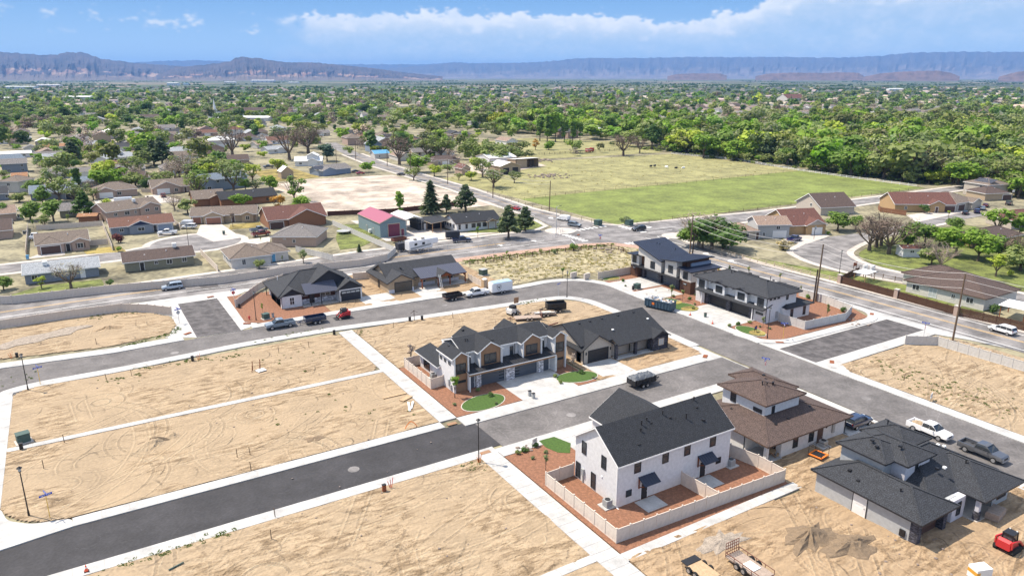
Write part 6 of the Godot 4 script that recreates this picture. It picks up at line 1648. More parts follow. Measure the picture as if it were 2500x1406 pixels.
func build_fences() -> void:
	fence("vinyl_fence","beige vinyl panel fence enclosing the yards of the white two-storey house",[V(49.9,-67.0),V(45.6,-66.9),V(45.6,-53.1),V(71.6,-52.0),V(71.6,-56.2),V(69.6,-66.0)],1.85,1.8,"vinyl")
	fence("vinyl_fence","short beige divider fence between the two patios of the white house",[V(60.2,-58.4),V(60.6,-52.7)],1.9,1.8,"vinyl")
	fence("vinyl_fence","beige vinyl fence with gate at the side of the gabled duplex",[V(48.3,-101.2),V(45.9,-100.9),V(45.9,-111.6),V(58.0,-111.6),V(70.9,-111.6),V(71.0,-99.0)],1.85,1.8,"vinyl")
	fence("block_wall","long beige precast wall lining the far side of the main road",[V(-21.2,-195.6),V(-14.3,-192.2),V(6.7,-190.4),V(28.6,-185.4),V(45.3,-186.6),V(64.3,-184),V(72.8,-186.3)],2.5,1.9,"precast","precast","wall",0.0,0.2, false,0.12)
	fence("vinyl_fence","beige panel wall round the bare side lot beside the main road",[V(-19.7,-173.1),V(-15.6,-172.9),V(-2.7,-173.3),V(6.3,-172.7),V(11,-169.2),V(15.1,-164.4)],2.1,1.9,"precast","precast","fence",0.05,0.16, false,0.1)
	fence("vinyl_fence","tan panel wall behind the white house with navy gables",[V(27.9,-163),V(35,-173.6),V(38.5,-177.7),V(42.5,-179.6)],2.2,1.8,"precast","precast","fence",0.05,0.15)
	fence("vinyl_fence","short tan panel wall between navy-gabled house and tan timber-porch house",[V(57.8,-171.6),V(61.7,-170.6)],2.2,1.8,"precast","precast")
	fence("vinyl_fence","tan fence dropping from the timber porch toward the portable toilet",[V(82.4,-156.6),V(82.2,-149)],2.0,1.6,"precast","precast")
	fence("vinyl_fence","tan wall closing the pond basin beside the modern duplex",[V(110.4,-140.1),V(121.1,-140.1)],2.2,1.9,"precast","precast")
	fence("vinyl_fence","cream panel fence round the gravel back yard of the hip-roofed duplex",[V(122.4,-94.6),V(122.6,-88.4),V(134.5,-87.6),V(140.0,-90.0),V(141.5,-97.5),V(141.5,-104.5)],2.2,1.8,"vinyl_white")
	fence("vinyl_fence","cream panel fence along the sandy corner lot at the right road",[V(131.7,-72.9),V(136.4,-69.5),V(136.5,-54.5),V(136.5,-50.7)],2.0,1.8,"vinyl_white")
	fence("vinyl_fence","white vinyl fence between the trampoline lawn and the workshop yard",[V(75.8,-242.9),V(78.2,-193.3),V(72.8,-186.3)],2.2,1.7,"vinyl_white")
	fence("vinyl_fence","white vinyl fence at the foot of the grassy yard behind the long wall",[V(54.1,-209.8),V(59.8,-193.7)],2.2,1.7,"vinyl_white")
	for q in [[[V(-12.8,-245.2),V(-13.2,-291.3)],"beige fence along the side yard of the tan house with brown garage"],[[V(3.1,-250.2),V(8.1,-249.7)],"beige fence right of the tan house's shuttered window"],[[V(8.4,-281.4),V(8.7,-239.2)],"dark fence line dropping beside the rust-roofed slate house"],[[V(29.9,-220.3),V(30.4,-197.6)],"beige fence between the sage house and the beige hip-roofed house"],[[V(-10.7,-285.7),V(0,-284),V(8.5,-283)],"beige fence behind the tan house and the orange-roofed shed"],[[V(28.9,-291),V(30.3,-262.4)],"beige fence left of the terracotta garage doors"],[[V(27.6,-358.2),V(31.8,-355.7)],"beige fence linking the pinkish house and the maroon-car house"],[[V(46.8,-346.6),V(48.3,-334.9),V(41.6,-312.3)],"beige fence between the maroon-car house and the blue two-storey house"],[[V(45.3,-452.4),V(45.4,-407.9),V(46.3,-400.1)],"pale wall at the edge of the green field"]]:
		fence("vinyl_fence", q[1], q[0],2.4,1.7,"vinyl","vinyl","fence",0.0)
	fence("block_wall","dark brown block wall closing the pale cleared lot",[V(79.9,-261),V(102.6,-254),V(129.4,-255.6)],3.0,1.7,"cedar","cedar","wall",0.0,0.2, false,0.14)
	fence("block_wall","grey wall along the ditch on the west edge of the cleared lot",[V(85.8,-369.1),V(82,-311.9),V(79.9,-261)],3.0,1.3,"precast","none","wall",0.0,0.2, false,0.14)
	fence("plank_fence","brown plank fence with brick pillars along the right road",[V(159.4,-106.3),V(159,-91.6),V(158.3,-77.6),V(159.6,-65.2),V(160,-61)],2.4,1.8,"brown_wall","brown_wall","fence",0.02,0.12, true)
	for p: Vector2 in [V(159.5,-106.7),V(159.2,-91.8),V(158.2,-77.7)]:
		var o := thing("brick_pillar",["pinkish brick pillar at the corner where the plank fence starts","pinkish brick pillar halfway along the plank fence","pinkish brick pillar beside the leaning utility pole"][taken.get("brick_pillar",-1) + 1],"pillar", g3(p,0.0))
		var b := Mb.new()
		b.box(-0.45,0,-0.45,0.45,2.1,0.45)
		obj("shaft", b, M["pink_wall"], o)
		b = Mb.new(); b.box(-0.52,2.1,-0.52,0.52,2.2,0.52)
		obj("cap", b, M["old_concrete"], o)
	fence("plank_fence","dark plank fence returning from the brick pillar to the mailboxes",[V(160,-106.8),V(171.7,-109.8)],2.4,1.7,"brown_wall","brown_wall","fence",0.02,0.12, true)
	fence("plank_fence","red-brown plank fence round the maroon-roofed house corner",[V(264.6,-164.8),V(260.3,-161.2),V(261.2,-151.7)],2.4,1.7,"rust_wall","rust_wall","fence",0.02,0.12, true)
	rails("rail_fence","white split-rail fence along the grassy verge of the right road",[V(158.9,-155.4),V(158.6,-131.4),V(159.8,-107)],2.6,1.2,3,"trim_tan",0.13)
	rails("rail_fence","brown two-rail fence along the red gravel border of the pond basin",[V(89.6,-169.2),V(99.9,-169.8),V(110.1,-169.8),V(123.6,-168.8),V(133.5,-167),V(135.5,-162.7),V(135,-157.6)],2.8,1.2,2,"cedar",0.13,0.08)
	rails("rail_fence","dark rail fence beside the back lawn of the side-street corner",[V(171.2,-109.1),V(173,-97.6)],2.6,1.3,2,"tar_pole",0.12)
	rails("rail_fence","white pipe fence along the tree belt edge of the pasture",[V(341.9,-360.9),V(350.4,-312.9),V(338.4,-259.1),V(335.5,-220.7),V(335.3,-191.5)],4.0,1.2,2,"metal_white",0.16)
	rails("wire_fence","post-and-wire fence between green and dry pasture",[V(159.9,-253.3),V(199.4,-258),V(258,-254.3),V(330.3,-257.9)],6.0,1.3,2,"tar_pole",0.07)
	rails("wire_fence","post-and-wire fence between the highway and the pasture",[V(156.1,-277.4),V(153.7,-237.5),V(153.9,-205.8),V(154.2,-194.4)],6.0,1.3,2,"tar_pole",0.08)
	rails("wire_fence","post-and-wire fence on the pasture side of the east road",[V(165.3,-189.3),V(188.2,-190.4),V(223.6,-187.6),V(280.7,-187.2),V(326.6,-186.3)],6.5,1.3,2,"tar_pole",0.08)
	rails("wire_fence","grey wire fence round the lawn of the white junction house",[V(101.4,-185.9),V(115.8,-185.6),V(128,-185.8),V(136.8,-192.9),V(138.8,-202.9),V(140.2,-220.6),V(141.5,-248.2)],3.0,1.2,2,"sign_back",0.06)
	rails("wire_fence","grey wire fence in front of the motorhome",[V(78,-189.9),V(95.7,-188.8)],3.0,1.4,3,"sign_back",0.06)
	rails("corral_fence","dark corral rails on the bare ground beyond the pasture",[V(256.1,-401),V(283.8,-399.3),V(323.8,-397.6),V(342,-393.4)],4.0,1.5,2,"tar_pole_dark",0.14)

# ---------- street furniture ----------
func build_street() -> void:
	# street lamps
	var lamp := thing("street_lamp","black post lamp at the sidewalk's red plate corner, bottom of the dirt lots","street lamp", g3(V(-9.3,-92.7)),0,"black post-top lamps of the new streets")
	var b := Mb.new()
	b.tube(Vector3.ZERO,Vector3(0,0.7,0),0.13,0.09,8); b.tube(Vector3(0,0.7,0),Vector3(0,5.7,0),0.075,0.06,8)
	obj("pole", b, M["soot"], lamp)
	b = Mb.new(); b.tube(Vector3(0,5.72,0),Vector3(0,6.1,0),0.13,0.2,8)
	obj("lantern", b, M["glass_frost"], lamp)
	b = Mb.new(); b.tube(Vector3(0,6.1,0),Vector3(0,6.32,0),0.32,0.06,8); b.tube(Vector3(0,5.66,0),Vector3(0,5.73,0),0.16,0.16,8)
	obj("lamp_hood", b, M["soot"], lamp)
	for q in [[V(-10.2,-134.6),"black post lamp on the curve beside the blue and yellow street sign"],[V(41.2,-76.2),"black post lamp in front of the seam between new and old asphalt"],[V(29.7,-151.7),"black post lamp in red gravel beside the silver-blue pickup"],[V(94.7,-131.4),"black post lamp on the bare lot inside the street bend"],[V(112.1,-88.8),"black post lamp in the corner yard of the hip-roofed duplex"],[V(28.4,-232.2),"black post lamp on the cul-de-sac of the old estate"],[V(166.7,-111.9),"thin dark post lamp by the mailboxes of the side street"]]: dup(lamp,"street_lamp", q[1], g3(q[0]))
	var o := thing("street_lamp","tall steel lamp with a flat arm head at the highway junction corner","street lamp", g3(V(132,-189.8),0.0))
	b = Mb.new(); b.tube(Vector3.ZERO,Vector3(0,9.2,0),0.12,0.08,8); b.bar(Vector3(0,9.1,0),Vector3(1.2,9.4,0),0.08,0.08)
	obj("pole", b, M["sign_back"], o)
	b = Mb.new(); b.cbox(Vector3(1.5,9.42,0),Vector3(0.8,0.12,0.35))
	obj("lamp_head", b, M["soot"], o)
	# street-name and stop signs
	for q in [[V(-7.2,-90.8),0,"blue street-name blades on a yellow post beside the lamp, no stop plate",18.0],[V(-8.5,-136.1),0,"blue street-name blades on a yellow post on the left street curve",18.0],[V(114.3,-86.9),0,"blue street-name blades on a yellow post in the corner yard, small grey plate below",50.0],[V(28.4,-166.9),1,"stop sign with blue name blade facing the main road junction",200.0],[V(96.5,-76.3),1,"stop sign with blue name blades by the brown-roofed house",25.0],[V(137.8,-72.9),1,"stop sign with blue name blade at the right road junction",25.0],[V(15.7,-158),2,"sign seen from behind, grey octagon under a blue blade by the dark asphalt stub",20.0],[V(93.6,-133.2),3,"single blue name blade on a thin post beside the bend lamp",20.0],[V(134.5,-170.3),1,"distant stop sign with blue blade at the highway junction",20.0]]:
		o = thing("street_sign" if q[1] == 0 or q[1] == 3 else "stop_sign", q[2],"street sign", g3(q[0]), q[3])
		b = Mb.new(); b.cbox(Vector3(0,1.45,0),Vector3(0.07,2.9,0.07))
		obj("post", b, M["post_yellow" if q[1] == 0 else "sign_back"], o)
		for k in [0,1] if q[1] != 3 else [0]:
			b = Mb.new()
			b.t = Transform3D(Basis.from_euler(Vector3(0, PI / 2 * k,0)),Vector3(0,2.98 + 0.26 * k,0))
			b.cbox(Vector3.ZERO,Vector3(1.35,0.25,0.03))
			var bl := obj("name_blade", b, M["sign_blue"], o)
			b = Mb.new()      # lettering reads as a row of short white strokes at this size
			b.t = Transform3D(Basis.from_euler(Vector3(0, PI / 2 * k,0)),Vector3(0,2.98 + 0.26 * k,0))
			for i in 7:
				if i != 3: b.cbox(Vector3(-0.45 + i * 0.15,0,0),Vector3(0.09,0.11,0.036))
			obj("lettering", b, M["letter_white"], bl)
		if q[1] == 1 or q[1] == 2:
			b = Mb.new()
			var oc := PackedVector2Array()
			for i in 8: oc.push_back(Vector2(cos(PI / 8 + PI / 4 * i), sin(PI / 8 + PI / 4 * i)) * 0.42)
			b.t = Transform3D(Basis.IDENTITY,Vector3(0,2.35,0.05))
			b.extr(oc,0,0.02)
			var pl := obj("plate", b, M["sign_red" if q[1] == 1 else "sign_back"], o)
			if q[1] == 1:
				b = Mb.new()
				for i in 8: b.bar(Vector3(oc[i].x * 0.95,2.35 + oc[i].y * 0.95,0.075),Vector3(oc[(i + 1) % 8].x * 0.95,2.35 + oc[(i + 1) % 8].y * 0.95,0.075),0.03,0.03)
				obj("rim", b, M["letter_white"], pl)
				var tx := TextMesh.new()
				tx.text = "STOP"; tx.font_size = 32; tx.pixel_size = 0.0075; tx.depth = 0.01
				var tm := put("lettering", tx, M["letter_white"], pl)
				tm.position = Vector3(0,2.35,0.08)
	# utility poles and their wires
	var tops := {}
	for q in [["a",V(141.5,-69.3),13.4,0.0,"tall wooden utility pole leaning by the plank fence, closest on the right road"],["b",V(141.2,-99.8),13.2,-0.03,"tall wooden utility pole behind the hip-roofed duplex"],["c",V(142.9,-141.5),13.0,0.0,"tall utility pole behind the modern duplex by the junction"],["d",V(154.3,-226.7),11.5,0,"utility pole on the pasture edge before the junction"],["e",V(152,-265.5),11.5,0,"utility pole on the highway by the tan barn yard"],["f",V(154.3,-312.5),11.5,0,"utility pole beside the bare trees along the highway"],["g",V(154.7,-356.7),11.5,0,"utility pole by the highway opposite the black car"],["h",V(157.4,-395.6),11.5,0,"utility pole near the blue-roofed small house"],["i",V(153,-435.5),11.5,0,"far utility pole by the highway crossing"],["k",V(133.3,-412.5),10,0,"utility pole behind the pale blue house"]]:
		o = thing("utility_pole", q[4],"utility pole", g3(q[1],0.0))
		var top := Vector3(q[2] * 0.03, q[2],0.0)
		b = Mb.new(); b.tube(Vector3.ZERO, top,0.20,0.14,8)
		obj("pole", b, M["tar_pole"], o)
		for y in [0.0,-1.3]:
			b = Mb.new(); b.tube(top + Vector3(0, y - 0.2,0), top + Vector3(0, y + 0.12,0),0.06,0.04,6)
			obj("insulator", b, M["glass_frost"], o)
		tops[q[0]] = o.position + top
	for q in [["short dark stub pole braced beside the pole behind the hip-roofed duplex",V(140.5,-99.8),7.5],["short dark stub pole next to the pole behind the modern duplex",V(143.6,-141.1),8.0]]:
		o = thing("stub_pole", q[0],"utility pole", g3(q[1],0.0))
		b = Mb.new(); b.tube(Vector3.ZERO,Vector3(0.2, q[2],0),0.19,0.16,8)
		obj("pole", b, M["tar_pole_dark"], o)
	tops["z"] = Vector3(155,14,-20)
	var wn := 0
	for q in [["c","b"],["b","a"],["a","z"],["d","e"],["e","f"],["f","g"],["g","h"]]:
		for lv in [0.1,-1.2,-2.8]:
			if q[0] != "c" and q[0] != "b" and q[0] != "a" and lv < -2: continue
			var p0: Vector3 = tops[q[0]] + Vector3(0, lv,0)
			var p1: Vector3 = tops[q[1]] + Vector3(0, lv,0)
			b = Mb.new()
			for i in 12:
				var s0 := p0.lerp(p1, i / 12.0) - Vector3(0,1.6 * (1 - pow(i / 6.0 - 1,2)),0)
				var s1 := p0.lerp(p1, (i + 1) / 12.0) - Vector3(0,1.6 * (1 - pow((i + 1) / 6.0 - 1,2)),0)
				b.tube(s0, s1,0.035,0.035,4, false)
			tag(obj("overhead_wire", b, M["wire"], self),"%s overhead wire in the %s" % [{0.1: "topmost",-1.2: "middle",-2.8: "lowest"}[lv], {"cb": "span between the two duplexes' utility poles","ba": "span over the side street to the leaning pole","az": "span running out of frame from the leaning pole","de": "span along the pasture edge","ef": "span past the tan barn yard","fg": "span above the bare highway trees","gh": "span near the blue-roofed house","cd": "span across the highway junction"}[q[0] + q[1]]],"wire")
			wn += 1
	# utility boxes, hydrants, meters
	for q in [[V(-10.3,-114.1),1.3,"green transformer box on the dirt by the left sidewalk"],[V(31.7,-151.7),1.1,"green transformer box in red gravel beside the post lamp"],[V(113.2,-128.5),1.2,"green transformer box between the modern duplex driveways"],[V(153,-195.1),1.9,"green utility cabinet at the pasture corner, nearer the highway"],[V(162.1,-189.6),1.9,"green utility cabinet at the pasture corner beside the black SUV"],[V(87.9,-158.8),1.5,"grey-topped utility vault at the weedy basin's end"]]:
		o = thing("transformer_box", q[2],"utility box", g3(q[0]),12)
		var s: float = q[1]
		b = Mb.new(); b.box(-s * 0.6,0.1,-s * 0.5, s * 0.6, s, s * 0.5)
		obj("cabinet", b, M["utility_green"], o)
		b = Mb.new(); b.box(-s * 0.64, s,-s * 0.54, s * 0.64, s + 0.07, s * 0.54)
		obj("lid", b, M["utility_green" if q[1] != 1.5 else "utility_grey"], o)
		b = Mb.new(); b.box(-s * 0.8,0,-s * 0.7, s * 0.8,0.1, s * 0.7)
		obj("pad", b, M["old_concrete"], o)
	for q in [[V(14.7,-134.3),"black utility pedestal by the orange conduit on the middle street"],[V(-12.2,-152.5),"small dark pedestal on the side lot edge, upper left street"],[V(-10.5,-111.7),"low brown pedestal beside the green transformer box"],[V(33.2,-151.8),"grey pedestal next to the green transformer in the gravel yard"],[V(56.9,-134.5),"dark pedestal left of the small timber cross on the lot kerb"],[V(59.4,-133.9),"dark pedestal right of the small timber cross on the lot kerb"],[V(40.8,-134.6),"black pedestal at the top of the walkway"],[V(58.2,-90.3),"grey meter pedestal in the driveway island of the gabled duplex"],[V(58.2,-89.2),"rounded grey water meter post in the driveway island of the gabled duplex"],[V(111.4,-104.5),"green meter pedestal in the driveway island of the hip-roofed duplex"],[V(111.9,-128.4),"slim dark pedestal left of the green transformer at the modern duplex"],[V(27.9,-76.1),"rust-red pedestal beside the crossed stakes on the lower sidewalk"],[V(28.5,-162.3),"dark meter pedestal at the corner of the tan panel wall"]]:
		o = thing("utility_pedestal", q[1],"utility box", g3(q[0]))
		b = Mb.new(); b.box(-0.22,0,-0.18,0.22,0.85,0.18)
		obj("cabinet", b, M["utility_grey" if q[1].begins_with("grey") or q[1].begins_with("rounded") else "timber_red" if q[1].begins_with("rust") else "utility_green" if q[1].begins_with("green") else "soot"], o)
		b = Mb.new(); b.box(-0.25,0.85,-0.21,0.25,0.92,0.21)
		obj("lid", b, M["soot"], o)
	o = thing("fire_hydrant","red fire hydrant in the gravel yard by the tan panel wall","fire hydrant", g3(V(28.6,-153)))
	b = Mb.new(); b.tube(Vector3.ZERO,Vector3(0,0.65,0),0.15,0.14,8); b.ball(Vector3(0,0.66,0),Vector3(0.16,0.16,0.16),8)
	obj("barrel", b, M["sign_red"], o)
	for s in [-1.0,1.0]:
		b = Mb.new(); b.tube(Vector3(0,0.45,0),Vector3(0.28 * s,0.45,0),0.08,0.08,6)
		obj("outlet", b, M["sign_red"], o)
	for q in [[V(-4,-77.7),"orange traffic cone on the lower sidewalk near the frame bottom"],[V(109.5,-107),"orange cone on the driveway edge of the hip-roofed duplex, upper one"],[V(109.4,-100.5),"orange cone on the driveway edge of the hip-roofed duplex, lower one"]]:
		o = thing("traffic_cone", q[1],"traffic cone", g3(q[0],0.12))
		b = Mb.new(); b.tube(Vector3(0,0.04,0),Vector3(0,0.75,0),0.19,0.04,10)
		obj("cone", b, M["cone_orange"], o)
		b = Mb.new(); b.box(-0.24,0,-0.24,0.24,0.045,0.24)
		obj("base", b, M["soot"], o)
		b = Mb.new(); b.tube(Vector3(0,0.4,0),Vector3(0,0.52,0),0.118,0.09,10)
		obj("band", b, M["letter_white"], o)
	# survey stakes and small site clutter
	for q in [[V(0.9,-132.4),"thin"],[V(4.7,-132.1),"thin"],[V(-5.5,-110.9),"thin"],[V(-7.9,-104.2),"thin"],[V(14.2,-94.1),"pair of"],[V(15.8,-93.9),"pair of"],[V(13.6,-73.4),"dark"],[V(15,-77.4),"thin"],[V(52.3,-132.2),"thin"],[V(65.4,-131.6),"thin"],[V(28.9,-130.4),"thin"],[V(34.4,-130),"thin"],[V(0.4,-152.7),"short"],[V(15,-89.7),"thin"],[V(115.1,-62.9),"thin"]]:
		o = thing("survey_stake","%s wooden survey stake in the sand %s" % [q[1],["on the middle lot, nearer the street curve","on the middle lot beside the weed patch","at the end of the narrow concrete path","by the swirled tracks near the bottom lamp","near the damp patch, first of two","near the damp patch, second of two","on the lower lot below the dark street","beyond the lower sidewalk of the dark street","on the back lot near the walkway","on the back lot behind the kerb pedestals","on the upper lot by weeds near the walkway","on the upper lot close to the street kerb","in front of the side lot's kerb","beside the kerb above the dark street","alone on the sandy corner lot"][taken.get("survey_stake",-1) + 1]],"stake", g3(q[0]), rng.randf() * 90)
		b = Mb.new(); b.bar(Vector3(0.05,-0.1,0),Vector3(-0.03,1.25,0.02),0.08,0.06)
		obj("stake", b, M["tar_pole"], o)
	o = thing("target_stand","red wooden easel frame with a fallen white panel on the middle sand lot","stand", g3(V(23.7,-123.7)),15)
	for s in [-0.7,0.7]:
		b = Mb.new(); b.bar(Vector3(s,0,-0.6),Vector3(s,1.7,-0.5),0.1,0.1); b.bar(Vector3(s,1.5,-0.5),Vector3(s - 0.5,0,0.1),0.08,0.08)
		obj("trestle", b, M["timber_red"], o)
	b = Mb.new(); b.box(-0.6,0.1,0.1,0.9,0.22,1.3)
	obj("panel", b, M["trim_white"], o)
	o = thing("ladder","aluminium ladder leaning on the timber porch roof","ladder", g3(V(73,-153.3),0.1),0)
	for s in [-0.22,0.22]:
		b = Mb.new(); b.bar(Vector3(s,0,1.2),Vector3(s,3.4,-0.2),0.07,0.07)
		obj("stile", b, M["metal_white"], o)
	for i in 10:
		b = Mb.new(); b.bar(Vector3(-0.22,0.3 + i * 0.32,1.2 - i * 0.13),Vector3(0.22,0.3 + i * 0.32,1.2 - i * 0.13),0.05,0.05)
		obj("rung", b, M["metal_white"], o)
	for q in [[V(39.8,-101.4),0.0,3.9,0.5,"plywood","long pale plank lying on the sand by the walkway"],[V(40.9,-99.5),25.0,2.2,0.9,"plywood","square plywood offcuts on the sand by the walkway"],[V(40.1,-96.5),70.0,3.2,0.3,"metal_white","white board lying near the walkway edge"],[V(40.7,-96.7),60.0,2.6,0.3,"metal_white","second white board beside the walkway, shorter"],[V(80.5,-117.1),12.0,4.2,0.25,"trailer_rust","dark beam on the lot behind the greige house"],[V(4,-73.7),20.0,1.6,0.12,"utility_green","pale green pipe on the lower sand lot"],[V(86.3,-34.3),10.0,2.6,1.4,"deck_wood","stack of stone blocks on a pallet by the grey house"]]:
		o = tag(null_box(q[2],0.12 if q[3] < 1.2 else 0.7, q[3], q[4],"plank" if q[3] < 1.2 else "block_pallet", g3(q[0],0.14), q[1]), q[5],"timber" if q[3] < 1.2 else "pallet") as Node3D
	o = thing("conduit_coil","orange plastic conduit looping out of the ground by the walkway foot","conduit", g3(V(37.6,-90.1)),0)
	b = Mb.new()
	for i in 10: b.tube(Vector3(-0.9 + i * 0.18,0.9 * sin(PI * i / 10.0) + 0.02,0),Vector3(-0.9 + (i + 1) * 0.18,0.9 * sin(PI * (i + 1) / 10.0) + 0.02,0.02 * i),0.06,0.06,5)
	obj("pipe", b, M["orange_plastic"], o)
	for q in [[V(15.6,-134.2),"orange conduit ends sticking up by the middle street kerb"],[V(-13.2,-152.7),"orange conduit sticking up on the side lot by the left street"],[V(28.8,-76.5),"red crossed stakes by the lower sidewalk of the dark street"],[V(41.1,-76.1),"orange conduit at the foot of the lamp on the asphalt seam"]]:
		o = thing("conduit", q[1],"conduit", g3(q[0]))
		b = Mb.new()
		for i in 3: b.bar(Vector3(0.1 * i,0,0.05 * i),Vector3(-0.3 + 0.35 * i,1.0 + 0.15 * i,0.1),0.06,0.06)
		obj("pipe", b, M["orange_plastic" if q[1].begins_with("orange") else "sign_red"], o)
	o = thing("timber_cross","small dark timber prop frame at the lot kerb between two pedestals","prop", g3(V(57.9,-134.5)))
	b = Mb.new(); b.bar(Vector3.ZERO,Vector3(0,2.2,0),0.1,0.1); b.bar(Vector3(0,2.1,0),Vector3(-0.8,1.6,0),0.07,0.07); b.bar(Vector3(0,2.1,0),Vector3(0.8,1.6,0),0.07,0.07)
	obj("frame", b, M["tar_pole_dark"], o)
	o = thing("site_board","brown notice board on the kerb beside the white skid loader","sign", g3(V(82.1,-133.2)))
	b = Mb.new(); b.box(-0.6,0.2,-0.04,0.6,1.5,0.04)
	obj("board", b, M["copper_wall"], o)
	for q in [[V(112.9,-92.4),"black yard sign on a folding stand beside the oval lawn","soot","sign_blue"],[V(111,-56),"white yard sign stuck in the sandy corner lot","metal_white","utility_grey"],[V(49.8,-75.9),"small white sign at the lawn corner of the white two-storey house","metal_white","utility_grey"]]:
		o = thing("yard_sign", q[1],"sign", g3(q[0]),15)
		b = Mb.new(); b.box(-0.5,0.5,-0.03,0.5,1.3,0.03)
		obj("board", b, M[q[2]], o)
		b = Mb.new(); b.bar(Vector3(-0.45,0,0),Vector3(-0.45,0.6,0),0.05,0.05); b.bar(Vector3(0.45,0,0),Vector3(0.45,0.6,0),0.05,0.05); b.bar(Vector3(-0.5,0.1,0.3),Vector3(0.5,0.1,0.3),0.04,0.04)
		obj("stand", b, M["soot"], o)
		b = Mb.new(); b.box(-0.3,0.8,0.03,0.3,1.1,0.04)
		obj("print", b, M[q[3]], o)
	# trampoline, picnic set, condensers, mail boxes
	o = thing("trampoline","orange square trampoline with black safety net behind the brown-roofed house","trampoline", g3(V(80.8,-53.9)),8)
	o.scale = Vector3.ONE * 0.74
	b = Mb.new()
	for s in [-1.0,1.0]: b.cbox(Vector3(0,0.42, s * 1.15),Vector3(2.6,0.16,0.3)); b.cbox(Vector3(s * 1.15,0.42,0),Vector3(0.3,0.15,2.0))
	obj("rim", b, M["orange_plastic"], o)
	b = Mb.new(); b.cbox(Vector3(0,0.4,0),Vector3(2.0,0.05,2.0))
	obj("mat", b, M["soot"], o)
	for x in [-1.25,1.25]:
		for z in [-1.25,1.25]:
			b = Mb.new(); b.bar(Vector3(x,0, z),Vector3(x,2.1, z),0.07,0.07)
			obj("leg", b, M["soot"], o)
	b = Mb.new()
	for s in [-1.25,1.25]: b.bar(Vector3(-1.25,2.1, s),Vector3(1.25,2.1, s),0.06,0.06); b.bar(Vector3(s,2.1,-1.25),Vector3(s,2.1,1.25),0.06,0.06)
	obj("net_frame", b, M["soot"], o)
	o = thing("trampoline","round black trampoline in the yard between pinkish house and white fence","trampoline", g3(V(74.5,-227.8)))
	b = Mb.new(); b.tube(Vector3(0,0.75,0),Vector3(0,0.85,0),2.2,2.2,18)
	obj("mat", b, M["utility_grey"], o)
	for i in 6:
		b = Mb.new(); b.bar(Vector3(cos(i) * 2,0, sin(i) * 2),Vector3(cos(i) * 2.1,0.8, sin(i) * 2.1),0.07,0.07)
		obj("leg", b, M["steel"], o)
	o = thing("picnic_table","yellow-brown picnic table on the covered patio of the brown-roofed house","table", g3(V(75.9,-57.4)),30)
	b = Mb.new(); b.cbox(Vector3(0,0.74,0),Vector3(1.8,0.06,0.9))
	obj("tabletop", b, M["plywood"], o)
	for s in [-1.0,1.0]:
		b = Mb.new(); b.cbox(Vector3(0,0.44, s * 0.75),Vector3(1.8,0.06,0.3))
		obj("bench", b, M["plywood"], o)
		b = Mb.new(); b.bar(Vector3(s * 0.7,0,-0.6),Vector3(s * 0.7,0.72,0.2),0.08,0.08); b.bar(Vector3(s * 0.7,0,0.6),Vector3(s * 0.7,0.72,-0.2),0.08,0.08)
		obj("leg", b, M["raw_wood"], o)
	for q in [[V(49.2,-59.2),"grey air conditioner on a pad at the near corner of the white two-storey house"],[V(68.9,-58.3),"grey air conditioner on a pad at the far end of the white two-storey house"],[V(48,-104.5),"grey air conditioner behind the side fence of the gabled duplex"],[V(83.7,-55.3),"grey air conditioner beside the brown door of the brown-roofed house"]]:
		o = thing("air_conditioner", q[1],"air conditioner", g3(q[0],0.12))
		b = Mb.new(); b.box(-0.42,0.08,-0.42,0.42,0.95,0.42)
		for i in 7: b.box(-0.44,0.16 + i * 0.11,-0.44,0.44,0.2 + i * 0.11,0.44)
		obj("casing", b, M["utility_grey"], o)
		b = Mb.new(); b.tube(Vector3(0,0.95,0),Vector3(0,1.0,0),0.34,0.34,12)
		obj("fan_grille", b, M["soot"], o)
		b = Mb.new(); b.box(-0.8,-0.06,-0.9,0.9,0.08,0.7)
		obj("pad", b, M["concrete"], o)
	for q in [[52.5,-58.2,55.6,-55.7,"near"],[61.8,-58.2,64.9,-55.6,"far"]]:
		b = Mb.new(); b.box(q[0],-0.05, q[1] + 0.02, q[2],0.13, q[3])
		struct("patio", b, M["concrete"])
	for q in [[V(105.8,-144.2),"tan twin mailbox cabinet beside the basin, first of two","precast"],[V(108,-141.5),"tan twin mailbox cabinet beside the basin, second of two","precast"],[V(175.3,-110.5),"white mailbox cluster on the side street, nearer the dark notice board","metal_white"],[V(176.2,-109),"white mailbox cluster on the side street, nearer the thin post lamp","metal_white"]]:
		o = thing("mailbox_cluster", q[1],"mailbox", g3(q[0]),6)
		b = Mb.new(); b.box(-0.95,0.35,-0.25,0.95,1.6,0.25)
		obj("cabinet", b, M[q[2]], o)
		b = Mb.new()
		for i in 6: 
			for j in 3: b.cbox(Vector3(-0.78 + i * 0.31,0.55 + j * 0.4,0.25),Vector3(0.27,0.34,0.03))
		obj("doors", b, M[q[2]], o)
		b = Mb.new(); b.box(-0.6,0,-0.1,0.6,0.35,0.1)
		obj("plinth", b, M["old_concrete"], o)
	o = thing("notice_board","dark red notice board on two posts by the side street","sign", g3(V(174.6,-112.9)),8)
	b = Mb.new(); b.box(-0.9,0.9,-0.05,0.9,1.9,0.05)
	obj("board", b, M["timber_red"], o)
	for s in [-0.8,0.8]:
		b = Mb.new(); b.bar(Vector3(s,0,0),Vector3(s,1.0,0),0.1,0.1)
		obj("post", b, M["tar_pole_dark"], o)
	o = thing("pergola","low white slatted pergola on the back lawn behind the plank fence","pergola", g3(V(166.3,-104.7)),5)
	for x in [-2.2,2.2]:
		for z in [-1.4,1.4]:
			b = Mb.new(); b.bar(Vector3(x,0, z),Vector3(x,2.2, z),0.14,0.14)
			obj("post", b, M["raw_wood"], o)
